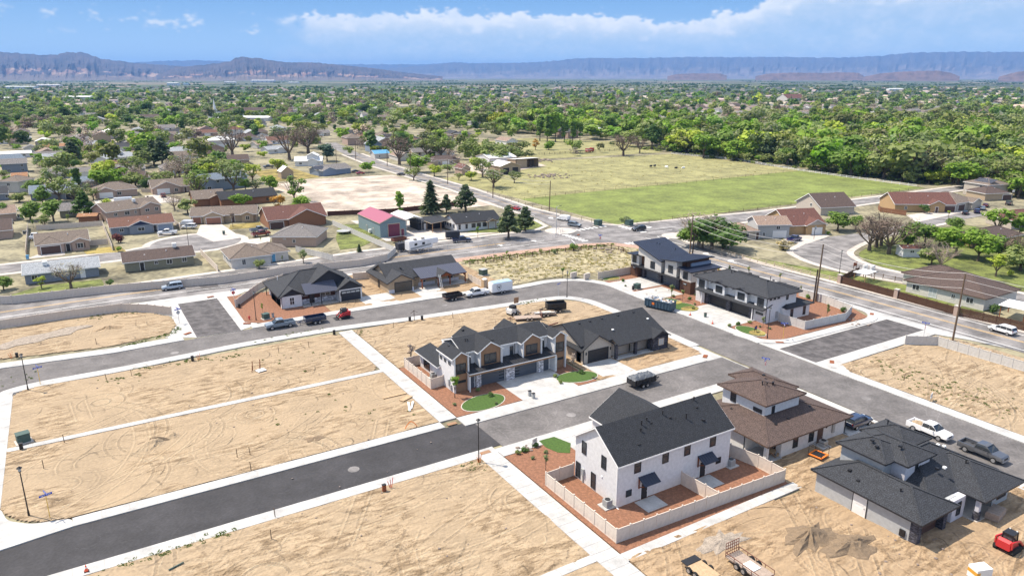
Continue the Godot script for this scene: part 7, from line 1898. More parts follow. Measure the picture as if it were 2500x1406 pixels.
	for i in 9:
		b = Mb.new(); b.cbox(Vector3(-2.4 + i * 0.6,2.3,0),Vector3(0.4,0.1,3.4))
		obj("roof_slat", b, M["trim_white"], o)
	o = thing("pergola","white canopy roof on rust posts at the right frame edge","pergola", g3(V(167.5,-70.4)),8)
	for x in [-2.6,2.6]:
		for z in [-2.2,2.2]:
			b = Mb.new(); b.bar(Vector3(x,0, z),Vector3(x,2.6, z),0.16,0.16)
			obj("post", b, M["timber_red"], o)
	for i in 5:
		b = Mb.new(); b.cbox(Vector3(-2.6 + i * 1.3,2.7,0),Vector3(1.24,0.08,5.2))
		obj("roof_panel", b, M["trim_white"], o)
	o = thing("basketball_hoop","basketball hoop standing at the side-street driveway","basketball hoop", g3(V(333.6,-150.1)),0)
	b = Mb.new(); b.tube(Vector3.ZERO,Vector3(0,3.2,0),0.08,0.08,6)
	obj("pole", b, M["soot"], o)
	b = Mb.new(); b.box(-0.9,2.9,0.1,0.9,4.0,0.15)
	obj("backboard", b, M["metal_white"], o)
	o = thing("basketball_hoop","basketball hoop on the driveway near the bright blue pickup","basketball hoop", g3(V(197.5,-142.8)),20)
	b = Mb.new(); b.tube(Vector3.ZERO,Vector3(0,3.2,0),0.08,0.08,6)
	obj("pole", b, M["soot"], o)
	b = Mb.new(); b.box(-0.9,2.9,0.1,0.9,4.0,0.15)
	obj("backboard", b, M["utility_grey"], o)
	o = thing("wheeled_bin","blue wheeled bin by the driveway of the slate-blue ranch house","bin", g3(V(-12.3,-239.2)))
	b = Mb.new(); b.box(-0.35,0.1,-0.35,0.35,1.1,0.35)
	obj("body", b, M["metal_blue"], o)
	b = Mb.new(); b.box(-0.38,1.1,-0.4,0.38,1.18,0.4)
	obj("lid", b, M["metal_blue"], o)
	for q in [[V(40.9,-245.9),"green wheeled bin on the cul-de-sac kerb","utility_green"],[V(27.9,-337.2),"dark wheeled bin on the second street kerb","soot"]]:
		o = thing("wheeled_bin", q[1],"bin", g3(q[0]))
		b = Mb.new(); b.box(-0.35,0.1,-0.35,0.35,1.1,0.35)
		obj("body", b, M[q[2]], o)
		b = Mb.new(); b.box(-0.38,1.1,-0.4,0.38,1.18,0.4)
		obj("lid", b, M[q[2]], o)
	# cattle on the dry pasture
	for q in [[V(280.3,-311.7),20,0,"black cow grazing, first of the pair standing close together"],[V(283.5,-312),200,0,"black cow standing head up, second of the close pair"],[V(285.3,-304.3),90,1,"white cow standing alone between the dark cattle"],[V(289.7,-301.6),10,2,"black cow lying on the dry grass"],[V(293.2,-299.4),190,3,"white cow lying on the dry grass beyond the black one"]]:
		var c := thing("cow", q[3],"cow", g3(q[0],-0.02), q[1])
		var bl: bool = q[2] == 0 or q[2] == 2
		var low := -0.55 if q[2] >= 2 else 0.0
		b = Mb.new()
		loft(b,[ring(-1.05,0.95 + low,1.35 + low,0.22,0.6), ring(-0.9,0.65 + low,1.48 + low,0.36,0.5), ring(-0.2,0.58 + low,1.46 + low,0.42,0.45), ring(0.6,0.6 + low,1.48 + low,0.36,0.45), ring(0.95,0.85 + low,1.42 + low,0.2,0.6), ring(1.35,0.85 + low,1.25 + low,0.13,0.8), ring(1.75,0.6 + low,0.85 + low,0.10,0.8)])
		if q[2] < 2:
			for x in [-0.75,0.7]:
				for s in [-0.24,0.24]:
					b.tube(Vector3(x,0.85, s),Vector3(x - 0.05,0.42, s),0.13,0.08,6); b.tube(Vector3(x - 0.05,0.42, s),Vector3(x,0.0, s),0.075,0.06,6)
		b.tube(Vector3(-1.05,1.3 + low,0),Vector3(-1.15,0.5 + maxf(low,-0.3),0),0.04,0.03,4)
		for s in [-1.0,1.0]: b.bar(Vector3(1.35,1.2 + low, s * 0.1),Vector3(1.3,1.2 + low, s * 0.3),0.1,0.05)
		obj("body", b, M["soot" if bl else "trim_white"], c)
func null_box(l: float, h: float, w: float, m: String, called: String, at: Vector3, deg: float) -> MeshInstance3D:
	var b := Mb.new()
	b.cbox(Vector3(0, h / 2,0),Vector3(l, h, w))
	if w > 1.2:
		for i in 5: b.cbox(Vector3(-l / 2 + l * (i + 0.5) / 5, h + 0.06,0),Vector3(l / 5 - 0.05,0.14, w - 0.1))
	var o := obj(called, b, M[m], self)
	o.position = at; o.rotation_degrees.y = deg
	return o

# ---------- trees ----------
# crowns are many leaf-sized faces spread through clumps of an uneven volume; unit tree is 10 m high
func leafy(sd: int, clumps: Array, n: int, leaf: float, up := 0.35) -> ArrayMesh:
	var r := RandomNumberGenerator.new()
	r.seed = sd
	var b := Mb.new()
	var tot := 0.0
	for c in clumps: tot += pow(c[3] * c[4],1.0)
	for c in clumps:
		var k := int(n * c[3] * c[4] / tot)
		var tone := r.randf_range(0.82,1.18)
		for i in k:
			var d := Vector3(r.randfn(), r.randfn(), r.randfn()).normalized()
			var rad := pow(r.randf(),0.33) * r.randf_range(0.82,1.12)
			var p := Vector3(c[0], c[1], c[2]) + Vector3(d.x * c[3], d.y * c[4], d.z * c[3]) * rad
			var nn := (d * 0.9 + Vector3.UP * (up + 0.25) + Vector3(r.randfn(), r.randfn(), r.randfn()) * 0.40).normalized()
			var s := nn.cross(Vector3(r.randfn(), r.randfn(), r.randfn())).normalized()
			var w := nn.cross(s)
			var sz := leaf * r.randf_range(0.6,1.35)
			var t := tone * r.randf_range(0.78,1.22)
			b.col = Color(t * r.randf_range(0.92,1.1), t, t * r.randf_range(0.85,1.1))
			b.quad(p - s * sz - w * sz * 0.7, p + s * sz - w * sz * 0.5, p + s * sz * 0.8 + w * sz * 0.7, p - s * sz * 0.9 + w * sz * 0.6)
	return b.mesh()
func limbs(sd: int, h0: float, spread: float, top: float, r0: float, n: int, twig := 0) -> ArrayMesh:
	var r := RandomNumberGenerator.new()
	r.seed = sd
	var b := Mb.new()
	var base := Vector3(0, h0,0)
	b.tube(Vector3(0,-0.3,0), base, r0 * 1.25, r0 * 0.85,7, false)
	for i in n:
		var a := TAU * i / n + r.randfn(0,0.3)
		var tilt := r.randf_range(0.35,1.0)
		var e := Vector3(cos(a) * spread * tilt, h0 + (top - h0) * r.randf_range(0.6,0.95) * (1.25 - tilt * 0.4), sin(a) * spread * tilt)
		var m := base.lerp(e,0.5) + Vector3(cos(a),-0.3, sin(a)) * spread * 0.12
		b.tube(base, m, r0 * 0.55, r0 * 0.36,5, false); b.tube(m, e, r0 * 0.36, r0 * 0.1,5, false)
		for j in 3 + twig:
			var q := m.lerp(e, r.randf_range(0.0,1.0))
			var f := q + Vector3(r.randfn() * 0.5 + cos(a) * 0.5, r.randf_range(0.3,1.0), r.randfn() * 0.5 + sin(a) * 0.5) * spread * 0.45
			b.tube(q, f, r0 * 0.16, r0 * 0.05,4, false)
			for t in (5 if twig > 0 else 0):
				var g := q.lerp(f, r.randf_range(0.35,1.0))
				b.tube(g, g + Vector3(r.randfn(), r.randf_range(0.1,1.1), r.randfn()) * spread * 0.2, r0 * 0.06, r0 * 0.02,3, false)
	return b.mesh()
func blob(sd: int, n: int, cx: float, cy: float, rr: float, ry: float, cr: float) -> Array:   # n clumps in an uneven crown
	var r := RandomNumberGenerator.new()
	r.seed = sd
	var o := []
	for i in n:
		var d := Vector3(r.randfn(), r.randfn() * 0.9, r.randfn()).normalized() * r.randf_range(0.45,1.0)
		o.append([cx + d.x * rr, cy + d.y * ry, d.z * rr, cr * r.randf_range(0.7,1.25), cr * r.randf_range(0.6,1.0)])
	return o
func conic(sd: int) -> Array:      # clumps of a bushy pine
	var r := RandomNumberGenerator.new()
	r.seed = sd
	var o := []
	for i in 20:
		var t := i / 19.0
		var a := i * 2.4
		var w := (1.0 - t) * 2.3 + 0.15
		o.append([cos(a) * w * r.randf_range(0.5,1.1),2.2 + t * 7.0, sin(a) * w * r.randf_range(0.5,1.1),1.35 - t * 0.65,0.85 - t * 0.25])
	return o
func spruce(sd: int, tiers: int, wid: float, n: int, leaf: float, ragged: float) -> ArrayMesh:
	var r := RandomNumberGenerator.new()
	r.seed = sd
	var b := Mb.new()
	for i in n:
		var t := pow(r.randf(),0.75)          # 0 top,1 bottom
		var tier := floorf(t * tiers) / tiers
		var y := 9.9 - t * 8.9
		var a := r.randf() * TAU
		var rad := wid * (0.10 + 0.9 * (0.35 * t + 0.65 * (tier + 0.08) * (0.75 + 0.25 * sin(a * 5 + tier * 9)))) * sqrt(r.randf()) * r.randf_range(1 - ragged,1.05)
		var d := Vector3(cos(a),0, sin(a))
		var p := d * rad + Vector3(0, y - rad * 0.28,0)
		var s := (d + Vector3(0,-0.45,0) + Vector3(r.randfn(), r.randfn(), r.randfn()) * 0.25).normalized()
		var w := s.cross(Vector3.UP + Vector3(r.randfn(),0, r.randfn()) * 0.4).normalized()
		var k := r.randf_range(0.7,1.3)
		b.col = Color(k, k, k)
		var sz := leaf * r.randf_range(0.6,1.3)
		b.quad(p - s * sz + w * sz * 0.45, p - s * sz - w * sz * 0.45, p + s * sz - w * sz * 0.3, p + s * sz + w * sz * 0.3)
	return b.mesh()
func proto(kind: String, v: int) -> Array:      # [trunk mesh, crown mesh]
	var key := "tree%s%d" % [kind, v]
	if cache.has(key): return cache[key]
	var sd := 900 + v * 37 + hash(kind) % 500
	var a := []
	match kind:
		"round": a = [limbs(sd,2.2,2.6,8.0,0.24,5), leafy(sd, blob(sd,12,0,5.2,2.9,3.1,1.8),1150,0.34)]
		"oval": a = [limbs(sd,2.0,1.8,8.5,0.22,5), leafy(sd, blob(sd,11,0,5.3,1.9,3.7,1.6),1000,0.33)]
		"wide": a = [limbs(sd,1.8,4.2,7.5,0.32,7), leafy(sd, blob(sd,16,0,5.0,4.0,3.1,2.0),1350,0.36)]
		"poplar": a = [limbs(sd,1.0,0.8,9.0,0.18,4), leafy(sd, blob(sd,11,0,5.6,0.8,4.0,1.0),800,0.30)]
		"willow": a = [limbs(sd,2.0,2.6,9.0,0.24,7,1), leafy(sd, blob(sd,14,0,6.2,2.6,3.2,1.1),620,0.26)]
		"sparse": a = [limbs(sd,1.8,3.6,8.8,0.30,8,2), leafy(sd, blob(sd,18,0,6.4,3.6,2.7,1.25),640,0.27)]
		"bare": a = [limbs(sd,2.0,3.8,9.6,0.34,9,4), leafy(sd, blob(sd,16,0,6.9,3.6,2.5,1.2),520,0.13)]
		"spruce": a = [limbs(sd,3.0,0.3,8.5,0.2,2), spruce(sd,7,3.1,1150,0.46,0.5)]
		"pine": a = [limbs(sd,2.2,1.4,8.0,0.24,5), leafy(sd, conic(sd),1150,0.3,0.0)]
		"ball_spruce": a = [limbs(sd,1.0,0.4,6,0.24,2), leafy(sd, blob(sd,9,0,4.9,1.9,3.0,1.7),1100,0.32,0.1)]
		"shrub": a = [limbs(sd,1.0,3.0,7.0,0.25,5), leafy(sd, blob(sd,8,0,4.2,3.0,2.4,2.4),420,0.62)]
		"sapling": a = [limbs(sd,2.6,0.9,9.0,0.13,5,1), leafy(sd, blob(sd,7,0,6.4,0.9,2.6,0.8),200,0.26)]
		"reed": a = [limbs(sd,1.0,2.0,8.0,0.2,9,2), leafy(sd, blob(sd,14,0,4.6,3.2,3.6,1.5),700,0.45)]
	cache[key] = a
	return a
var planted := 0
func tree(kind: String, leaf: String, label: String, p: Vector2, h: float, group := "", called := "") -> Node3D:
	var v := planted % 3
	planted += 1
	var m := proto(kind, v)
	var low := kind == "shrub" or kind == "reed"
	var o := thing(called if called else {"spruce": "spruce_tree","pine": "pine_tree","ball_spruce": "spruce_tree","poplar": "poplar_tree","bare": "bare_tree","shrub": "shrub","sapling": "young_tree","reed": "grass_clump"}.get(kind,"leafy_tree"), label,"shrub" if low else "tree",Vector3(p.x,0, p.y), fmod(planted * 137.5,360.0), group)
	o.scale = Vector3.ONE * h / 10.0 * Vector3(1.0 + 0.12 * sin(planted * 1.7),1.0,1.0 + 0.12 * cos(planted * 2.3)) * (Vector3(1.45,1.0,1.45) if not kind in ["poplar","sapling","shrub"] else Vector3.ONE)
	put("trunk" if not low else "stems", m[0], M["bark_pale" if kind == "bare" and leaf == "twig_pink" else "bark"], o)
	put("crown" if not low else "leaves", m[1], M[leaf], o)
	return o
func build_near_trees() -> void:
	for q in [
		["round","leaf_bright","bright lime round tree hiding the wide tan house's end", H3(56.8,-295.3,6.8)],
		["oval","leaf_mid","tall mid-green tree, outermost of the clump by the junk yard", H3(-12.8,-307.2,9.3)],
		["oval","leaf_mid","mid-green tree topping the clump beside the slate-blue roof", H3(-9.2,-341,8.4)],
		["oval","leaf_mid","mid-green tree behind the orange-roofed garden shed's yard", H3(-5.8,-300.2,9.1)],
		["pine","leaf_deep","pyramid-shaped deep green tree above the orange-roofed shed", H3(3.9,-304.4,9.8)],
		["round","leaf_lime","yellow-green low tree before the white caravan", H3(11.9,-315.3,5.3)],
		["oval","leaf_mid","green tree cut by the frame edge next to the junk yard", H3(-21.6,-314.3,7)],
		["sapling","leaf_bright","small bright tree at the fence corner behind the tan house", H3(-11.7,-291.1,3.6)],
		["willow","leaf_olive","sparse olive tree in the yard behind the tan house", H3(-8.4,-286.7,5.4)],
		["sapling","leaf_olive","thin pale tree beside the orange-roofed shed", H3(-1.4,-287.3,5.5)],
		["shrub","leaf_wine","dark wine-brown shrub in front of the rust-roofed slate house", H3(11,-250.7,3.7)],
		["shrub","leaf_bright","clipped bright green ball shrub on the cul-de-sac corner", H3(10.2,-237.1,2.1)],
		["bare","blossom","pale leafless blossom tree in front of the slate-blue ranch house", H3(-2.7,-199.8,6.7)],
		["willow","leaf_lime","yellow-green small tree by the slate-blue house's first window", H3(-8.8,-203.5,3.4)],
		["shrub","leaf_deep","dark green shrub leaning over the long wall between two yards", H3(5.4,-197.4,2.4)],
		["round","leaf_mid","green tree behind the long wall at the frame edge", H3(-16.5,-206.5,4)],
		["pine","needle_dark","tall dark pine standing over the white split-level house", H3(48.4,-464.2,17)],
		["pine","needle_dark","dark pine twin joined to the tall pine by the split-level house", H3(44.7,-471.2,14.9)],
		["pine","needle_dark","dark shade tree next to the white-roofed garage house", H3(5.1,-502.5,14.6)],
		["oval","leaf_mid","green upright tree between white split-level and dark pine", H3(39.3,-481.7,9.2)],
		["poplar","leaf_deep","dense column-shaped dark green tree by the church side", H3(103.5,-824.7,18.1)],
		["oval","leaf_deep","rounded dark green tree left of the column-shaped one", H3(97.2,-1036.5,22.7)],
		["willow","leaf_lime","fresh lime willow beside the open metal shed on the field", H3(76.4,-364.7,10.9)],
		["willow","leaf_lime","fresh lime willow behind the tan house with maroon car", H3(59.8,-378.1,10.4)],
		["sapling","leaf_mid","small green tree at the corner of the green field", H3(49.3,-405.5,5.8)],
		["round","leaf_lime","lime tree beside the white bungalow and gambrel shed", H3(96.6,-397.9,8.6)],
		["round","leaf_bright","bright green round tree at the cleared lot's ditch", H3(73.4,-269.8,7.9)],
		["willow","leaf_mid","tall feathery willow beside the cleared lot's ditch", H3(78.2,-299.3,10.8)],
		["willow","leaf_amber","amber and yellow-green tree beside the rust-brown house", H3(65.6,-274.5,8.2)],
		["round","leaf_olive","dark olive tree before the brown-walled house", H3(36.9,-293,6.4)],
		["bare","twig_pink","bare tree with a lime tuft on the second street corner", H3(33.7,-303.1,6.4)],
		["bare","twig_brown","huge bare brown tree, broadest of the three near the farmhouse", H3(118.4,-456.6,19.3)],
		["bare","twig_brown","bare brown tree above the orange-tinted shrubs", H3(92.7,-494.5,18.1)],
		["bare","twig_brown","bare brown tree nearest the highway and dark spruce", H3(139.8,-490,18.6)],
		["ball_spruce","needle_blue","dense blue-black spruce next to the white farmhouse", H3(136,-438,13.3)],
		["spruce","needle_dark","ragged tall spruce by the dark brown wall, first of three", H3(114.3,-245.9,12.2)],
		["pine","needle_dark","small dark pine between two tall conifers by the brown wall", H3(120,-244.5,7.2)],
		["pine","needle_dark","dense broad conifer at the highway end of the brown wall", H3(127.3,-243,10.5)],
		["poplar","leaf_bright","slim column-shaped poplar beside the magenta-roofed workshop", H3(102.2,-246.5,11.3)],
		["pine","needle_dark","broad pine on the lawn of the white junction house, nearer us", H3(116.4,-193.5,10.8)],
		["pine","needle_dark","pine on the junction lawn partly behind the broad one", H3(126.9,-200.5,8.4)],
		["sapling","leaf_bright","small bright tree in a white tub before the white junction house", H3(108.7,-199.6,4.5)],
		["sapling","leaf_mid","young green tree beside the twin mailboxes of the basin", H3(103.3,-145.3,3.8)],
		["shrub","leaf_mid","low green shrub by the second basin mailbox", H3(106.3,-145.3,2.5)],
		["shrub","leaf_mid","round young tree on the gravel border near the crossing", H3(124,-169.1,3.2)],
		["sapling","leaf_bright","thin young tree at the basin rail fence's near end", H3(101.7,-169.9,3.3)],
		["shrub","leaf_sage","small shrub on the gravel border between the two young trees", H3(116.8,-168.6,1.8)],
		["sapling","leaf_sage","little conifer-like sapling behind the tan timber-porch house", H3(90,-171,1.5)],
		["wide","leaf_deep","broad dark green tree at the junction corner, foremost", H3(159.6,-149.3,11.1)],
		["wide","leaf_deep","dark green rounded tree beside the tan tile roof", H3(163.7,-148.7,9.1)],
		["round","leaf_deep","dark green low tree between the thin brownish one and the broad one", H3(158.5,-151.8,8.4)],
		["bare","twig_pink","brownish thin tree at the junction end of the dark clump", H3(159.9,-154.8,10.7)],
		["round","leaf_mid","low green tree at the front of the junction clump", H3(156.2,-154.5,7.3)],
		["shrub","leaf_sage","grey-green shrub at the pasture corner between two cabinets", H3(161.7,-191.5,4.4)],
		["bare","twig_brown","bare grey-brown tree on the island lawn, outermost over the street", H3(197.8,-124.2,9.6)],
		["bare","twig_brown","bare grey-brown tree on the island lawn, second along", H3(203.5,-125.7,9.9)],
		["bare","twig_brown","bare grey-brown tree on the island lawn, third along", H3(206.8,-126.3,9.7)],
		["bare","twig_brown","bare grey-brown tree on the island lawn, nearest the white shed", H3(198.9,-118.8,11.1)],
		["oval","leaf_mid","tall green tree between bare trees and white shed", H3(211.6,-120.9,10.8)],
		["round","leaf_mid","green round tree behind the little white shed", H3(218,-119.5,7.7)],
		["round","leaf_bright","big bright tree in the middle of the island lawn", H3(212.7,-107.4,10.4)],
		["round","leaf_bright","bright tree at the street end of the island lawn row", H3(211.6,-100.8,9.4)],
		["willow","leaf_bright","tall feathery green tree rising above the parked cars", H3(253.4,-116.7,9.7)],
		["bare","twig_pink","brown bare bushy tree beside the red board on the island lawn", H3(193.9,-101.2,7.1)],
		["bare","twig_pink","pinkish bare tree behind the little white shed", H3(203.3,-111.4,5.9)],
		["willow","leaf_lime","lime tree on the lawn near the right frame edge", H3(199,-89.9,6.5)],
		["shrub","leaf_lime","yellow-green bush at the foot of the lime tree", H3(203.4,-88.6,2.4)],
		["round","leaf_bright","bright tree behind the white shed, halfway to the driveway row", H3(221.9,-117.2,6.8)],
		["round","leaf_mid","full green tree left of the orange-walled house", H3(227.2,-110.1,7.2)],
		["wide","leaf_mid","broad green tree at the orange-walled house's corner", H3(220.6,-99.8,7.5)],
		["round","leaf_olive","olive tree beside the little shed's red board", H3(196.2,-104.9,5.6)],
		["oval","leaf_bright","upright bright tree near the frame edge above the orange-walled house", H3(258.5,-112.2,7.9)],
		["round","leaf_mid","green tree between the driveway row and the island lawn", H3(247.1,-126.6,5.9)],
		["wide","leaf_olive","spreading olive tree at the frame edge beside the lime tree", H3(211,-89.8,7.7)],
		["bare","twig_brown","bare brown tree at the frame edge before the orange-walled house", H3(219.5,-95,7.8)],
		["round","leaf_mid","green round tree before the dark-brown-roofed house, larger", H3(215,-146.9,7.9)],
		["round","leaf_mid","green round tree before the dark-brown-roofed house, smaller", H3(221.8,-145.1,5.6)],
		["round","leaf_deep","small dark tree at the arched porch of the maroon-roofed house", H3(271,-150.6,3.8)],
		["sapling","leaf_lime","thin lime street tree before the driveway row of cars", H3(267.2,-139.6,4)],
		["shrub","leaf_bright","clipped green ball shrub by the white garage doors", H3(207.3,-144.8,1.6)],
		["round","leaf_bright","large bright tree right of the solar-roofed houses", H3(339.2,-150.4,10.2)],
		["reed","straw","tall straw-coloured ornamental grass clump by the bright blue pickup", H3(177.4,-137.9,3.9)],
		["shrub","leaf_deep","dark evergreen bush at the end of the long ranch house", H3(166.7,-74.5,2.7)],
		["bare","twig_brown","very dark bare tree beside the blue-roofed small house", H3(165.7,-397.6,17.6)],
		["round","leaf_bright","bright green round tree by the highway below the dark bare one", H3(161.2,-360.7,11.4)],
		["sparse","leaf_olive","tall olive cottonwood beyond the highway, left of the big pair", H3(199.7,-412.6,15.9)],
		["sparse","leaf_grey","pale grey-green cottonwood beside the olive one", H3(194.2,-421.4,14)],
		["wide","leaf_olive","big olive tree with a dark skirt behind the white shed", H3(212.1,-369.3,14.2)],
		["sparse","leaf_olive","smaller olive tree before the tan barn", H3(180.6,-325.7,10.5)],
		["sparse","leaf_sage","sage-coloured loose tree at the barn yard fence, taller", H3(166.9,-290.8,10.2)],
		["sparse","leaf_sage","sage-coloured loose tree at the barn yard fence, shorter", H3(183.5,-299.6,6.2)],
		["round","leaf_lime","round lime tree in front of the red-and-white cottage", H3(192.5,-354.1,8)],
		["poplar","leaf_mid","tall poplar at the near end of the poplar stand", H3(323.9,-490.4,23.9)],
		["poplar","leaf_mid","tall poplar, second in the stand", H3(324.6,-481.1,26)],
		["poplar","leaf_bright","tall poplar in the middle of the stand, brightest", H3(330.1,-477.8,27.2)],
		["poplar","leaf_mid","tall poplar, fourth in the stand", H3(336.1,-474.2,23.6)],
		["poplar","leaf_mid","tall poplar, fifth in the stand", H3(343.7,-473.9,20.3)],
		["poplar","leaf_mid","tall poplar closing the stand on the pasture side", H3(348.6,-470.9,17.8)],
		["oval","leaf_deep","dense dark green oval tree above the far pasture corner", H3(353.7,-393.2,18.2)],
		["oval","leaf_bright","bright upright tree behind the corral", H3(432.6,-538.2,12.8)],
		["bare","twig_brown","bare brown tree beside the old red truck", H3(308.2,-369.3,14.2)],
		["bare","twig_brown","thin bare tree at the corral's far end", H3(327.6,-375.8,10.7)],
		["willow","leaf_amber","amber-tinted young tree before the corral", H3(280.7,-430.6,7.8)],
		["oval","leaf_bright","bright upright shrub-tree by the corral house", H3(288.7,-425.8,8.4)],
		["round","leaf_bright","bright tree at the fence corner of the tree belt, first in line", H3(355.3,-375.1,12.8)],
		["wide","leaf_lime","broad lime tree in the belt behind the pasture, second in line", H3(357.9,-363.8,18.2)],
		["round","leaf_bright","large bright green tree in the belt, third in line", H3(343.2,-333.6,16.8)],
		["round","leaf_bright","bright green tree in the belt, standing out toward the pasture", H3(349.8,-313.3,14.4)],
		["sparse","leaf_grey","pale half-bare tree in the belt after the bright ones", H3(386.8,-321.5,16)],
		["round","leaf_mid","mid-green tree in the belt with dark trunks below", H3(355.1,-280,11.8)],
		["sparse","leaf_lime","loose lime tree in the belt beside the mid-green one", H3(372.7,-281.4,10)],
		["round","leaf_bright","bright green tree leaning over the white pipe fence", H3(347.6,-251.4,13.2)],
		["wide","leaf_mid","big dark-trunked spreading tree in the belt's middle", H3(345.8,-232.8,18.2)],
		["wide","leaf_olive","huge olive tree, tallest of the belt, half bare at the crown", H3(352.1,-207.2,27.9)],
		["sapling","leaf_bright","sapling with thin trunk at the corner of the gabled duplex", H3(47.7,-95.9,4.7)],
		["sapling","twig_pink","leafless sapling in gravel between duplex and greige house", H3(70,-94.9,4.2)],
		["sapling","twig_pink","leafless sapling in the fenced side yard of the gabled duplex", H3(47.5,-112.5,4.9)],
		["sapling","leaf_sage","small staked tree in red gravel before the white two-storey house", H3(47.6,-69.9,2.9)],
		["sapling","leaf_bright","young staked tree in red gravel beside the white navy-gabled house", H3(32.2,-156.9,2.4)],
		["sapling","leaf_sage","thin tree before the modern duplex's second garage", H3(114.6,-118.2,4.4)],
		["sapling","leaf_olive","thin olive tree at the modern duplex's brown corner", H3(115.7,-115.7,3.4)],
		["sapling","leaf_olive","young tree in the gravel back yard of the hip-roofed duplex", H3(132.6,-90.6,3.9)],
		["sapling","leaf_sage","young tree by the hip-roofed duplex's entry lawn", H3(116.6,-93.7,3)],
		["shrub","leaf_mid","green shrub behind the hip-roofed duplex by the utility pole", H3(141.6,-101.8,1.8)],
		["shrub","leaf_deep","dark round evergreen outside the cream fence corner", H3(139.5,-91.7,1.6)],
		["sapling","leaf_olive","thin pale street tree between hip duplex and right road, first", H3(146.1,-123.5,2.9)],
		["sapling","leaf_olive","thin pale street tree between hip duplex and right road, second", H3(147.2,-114.6,3.1)],
		["sapling","leaf_olive","thin pale street tree between hip duplex and right road, third", H3(143.2,-105.4,2.4)],
		["sapling","leaf_lime","thin street tree behind the modern duplex's end", H3(140.7,-128.6,2)],
		["spruce","needle_dark","tiny dark conifer on the road verge behind the duplexes", H3(143.1,-127.2,2.2)],
		["spruce","needle_dark","little dark conifer on the lawn of the trampoline yard", H3(69.8,-200.2,2.4)],
		["willow","leaf_sage","grey-green small tree in the yard behind the long wall", H3(52.2,-195.6,4.1)],
		["round","leaf_olive","olive bush-tree at the beige hip-roofed house's front", H3(40.5,-195.9,3)],
		["sapling","leaf_sage","thin tree by the blue door of the beige house", H3(47.6,-199.4,2.3)],
		["sapling","leaf_mid","small tree by the cul-de-sac beside the pinkish house", H3(48.6,-229.2,1.8)],
		["sapling","twig_pink","young leafless tree on the lawn of the wide tan house", H3(46,-257.7,6.4)],
	]:
		tree(q[0], q[1], q[2],Vector2(q[3].x, q[3].y), q[3].z)
	# small planting in the new gravel yards
	var where := ["beside the oval lawn, nearest the street lamp","between oval lawn and entry of the gabled duplex","at the kerb corner of the gabled duplex","left of the far oval lawn","by the far oval lawn's top edge","right of the far oval lawn","by the greige house boundary","at the far oval lawn's kerb end","in the bed below the white two-storey house","second in the bed by the white two-storey house","third in the bed near the young staked tree","fourth in the bed near the walkway","by the lawn of the white two-storey house","beside the roll-off skip's oval lawn","between the two oval lawns by the skip","near the hip-roofed duplex entry","at the second oval lawn by the skip","close to the hip-roofed duplex's far entry","by the lamp in the corner yard","behind the oval lawn of the corner yard","at the entry path of the corner yard","next to the corner yard's lamp post","by the black yard sign","on the strip before the modern duplex","beside the modern duplex oval lawn"]
	var i := 0
	for p: Vector2 in [V(46.4,-93.4),V(52,-96.2),V(52.7,-93.3),V(52.1,-90.4),V(65.9,-94.4),V(70.7,-93.2),V(71.1,-90.7),V(65.2,-91.7),V(48,-75.4),V(47.7,-73.2),V(46.8,-75.3),V(50.1,-76),V(50.1,-73.6),V(115.9,-118.9),V(117.7,-115.6),V(115.8,-112),V(113.3,-110),V(121.3,-117.1),V(116.8,-92.1),V(116.3,-96.9),V(113.3,-97.4),V(116.1,-94),V(111.1,-97.6),V(114.5,-135.3),V(112.2,-131.6)]:
		tree("shrub",["leaf_sage","leaf_olive","leaf_deep"][i % 3],"small %s shrub %s" % [["grey-green","olive","dark green"][i % 3], where[i]], p,0.75 + 0.25 * (i % 3))
		i += 1
	# oval lawns with pale edging
	for q in [[50.7,-92.0,3.9,2.4,-12,"oval lawn, bright green, by the walkway corner of the gabled duplex"],[69.2,-92.6,3.7,2.2,10,"bright green oval lawn on the greige house side of the gabled duplex"],[112.6,-112.0,2.6,3.4,0,"half-dry oval lawn"],[113.2,-116.6,1.7,2.6,0,"green oval"],[112.6,-93.4,2.0,3.4,0,"half-dry oval"],[113.8,-139.0,2.4,1.8,0,"small"]]:
		var b := Mb.new()
		b.prism(oval(q[0], q[1], q[2] + 0.14, q[3] + 0.14, q[4]),0.0,0.14)
		var e := struct("lawn_edging", b, M["old_concrete"])
		var g := Mb.new()
		var poly := oval(q[0], q[1], q[2], q[3], q[4])
		g.prism(poly,0.05,0.16)
		var lw := obj("lawn", g, M["lawn"], e)
		if q[0] > 100:
			g = Mb.new(); g.prism(oval(q[0] + 0.2, q[1] + q[3] * 0.45, q[2] * 0.85, q[3] * 0.45, q[4]),0.15,0.166)
			obj("dry_patch", g, M["dry_lawn"], e)
	sheet("lawn", PackedVector2Array([V(51.2,-77),V(53.7,-76.9),V(54.6,-74.1),V(52.9,-71.9),V(51.6,-72.9),V(51,-74.9)]),"lawn",0.0,0.13)
	sheet("lawn", pv([78,-243,92,-238,90,-222,72,-206,66,-206,70,-222]),"mixed_lawn",-0.08,0.03)
	sheet("lawn", pv([112,-206,131,-200.8,137.5,-206,140.5,-222,128,-230,110,-209]),"mixed_lawn",-0.08,0.02)
	sheet("lawn", pv([-9,-206.5,4,-205.5,4.5,-195.5,-18,-197.5]),"mixed_lawn",-0.08,0.02)
	sheet("lawn", pv([1,-245.6,11,-245,12,-236,2,-238]),"dry_lawn",-0.08,0.02)
	sheet("lawn", pv([46,-262.0,56,-262,54,-253,44,-254]),"dry_lawn",-0.08,0.02)
	sheet("lawn", pv([40,-420,70,-426,72,-400,62,-360,48,-352,40,-360]),"mixed_lawn",-0.08,0.02)
	sheet("lawn", pv([44,-470,62,-478,66,-440,46,-432]),"lawn",-0.08,0.04)
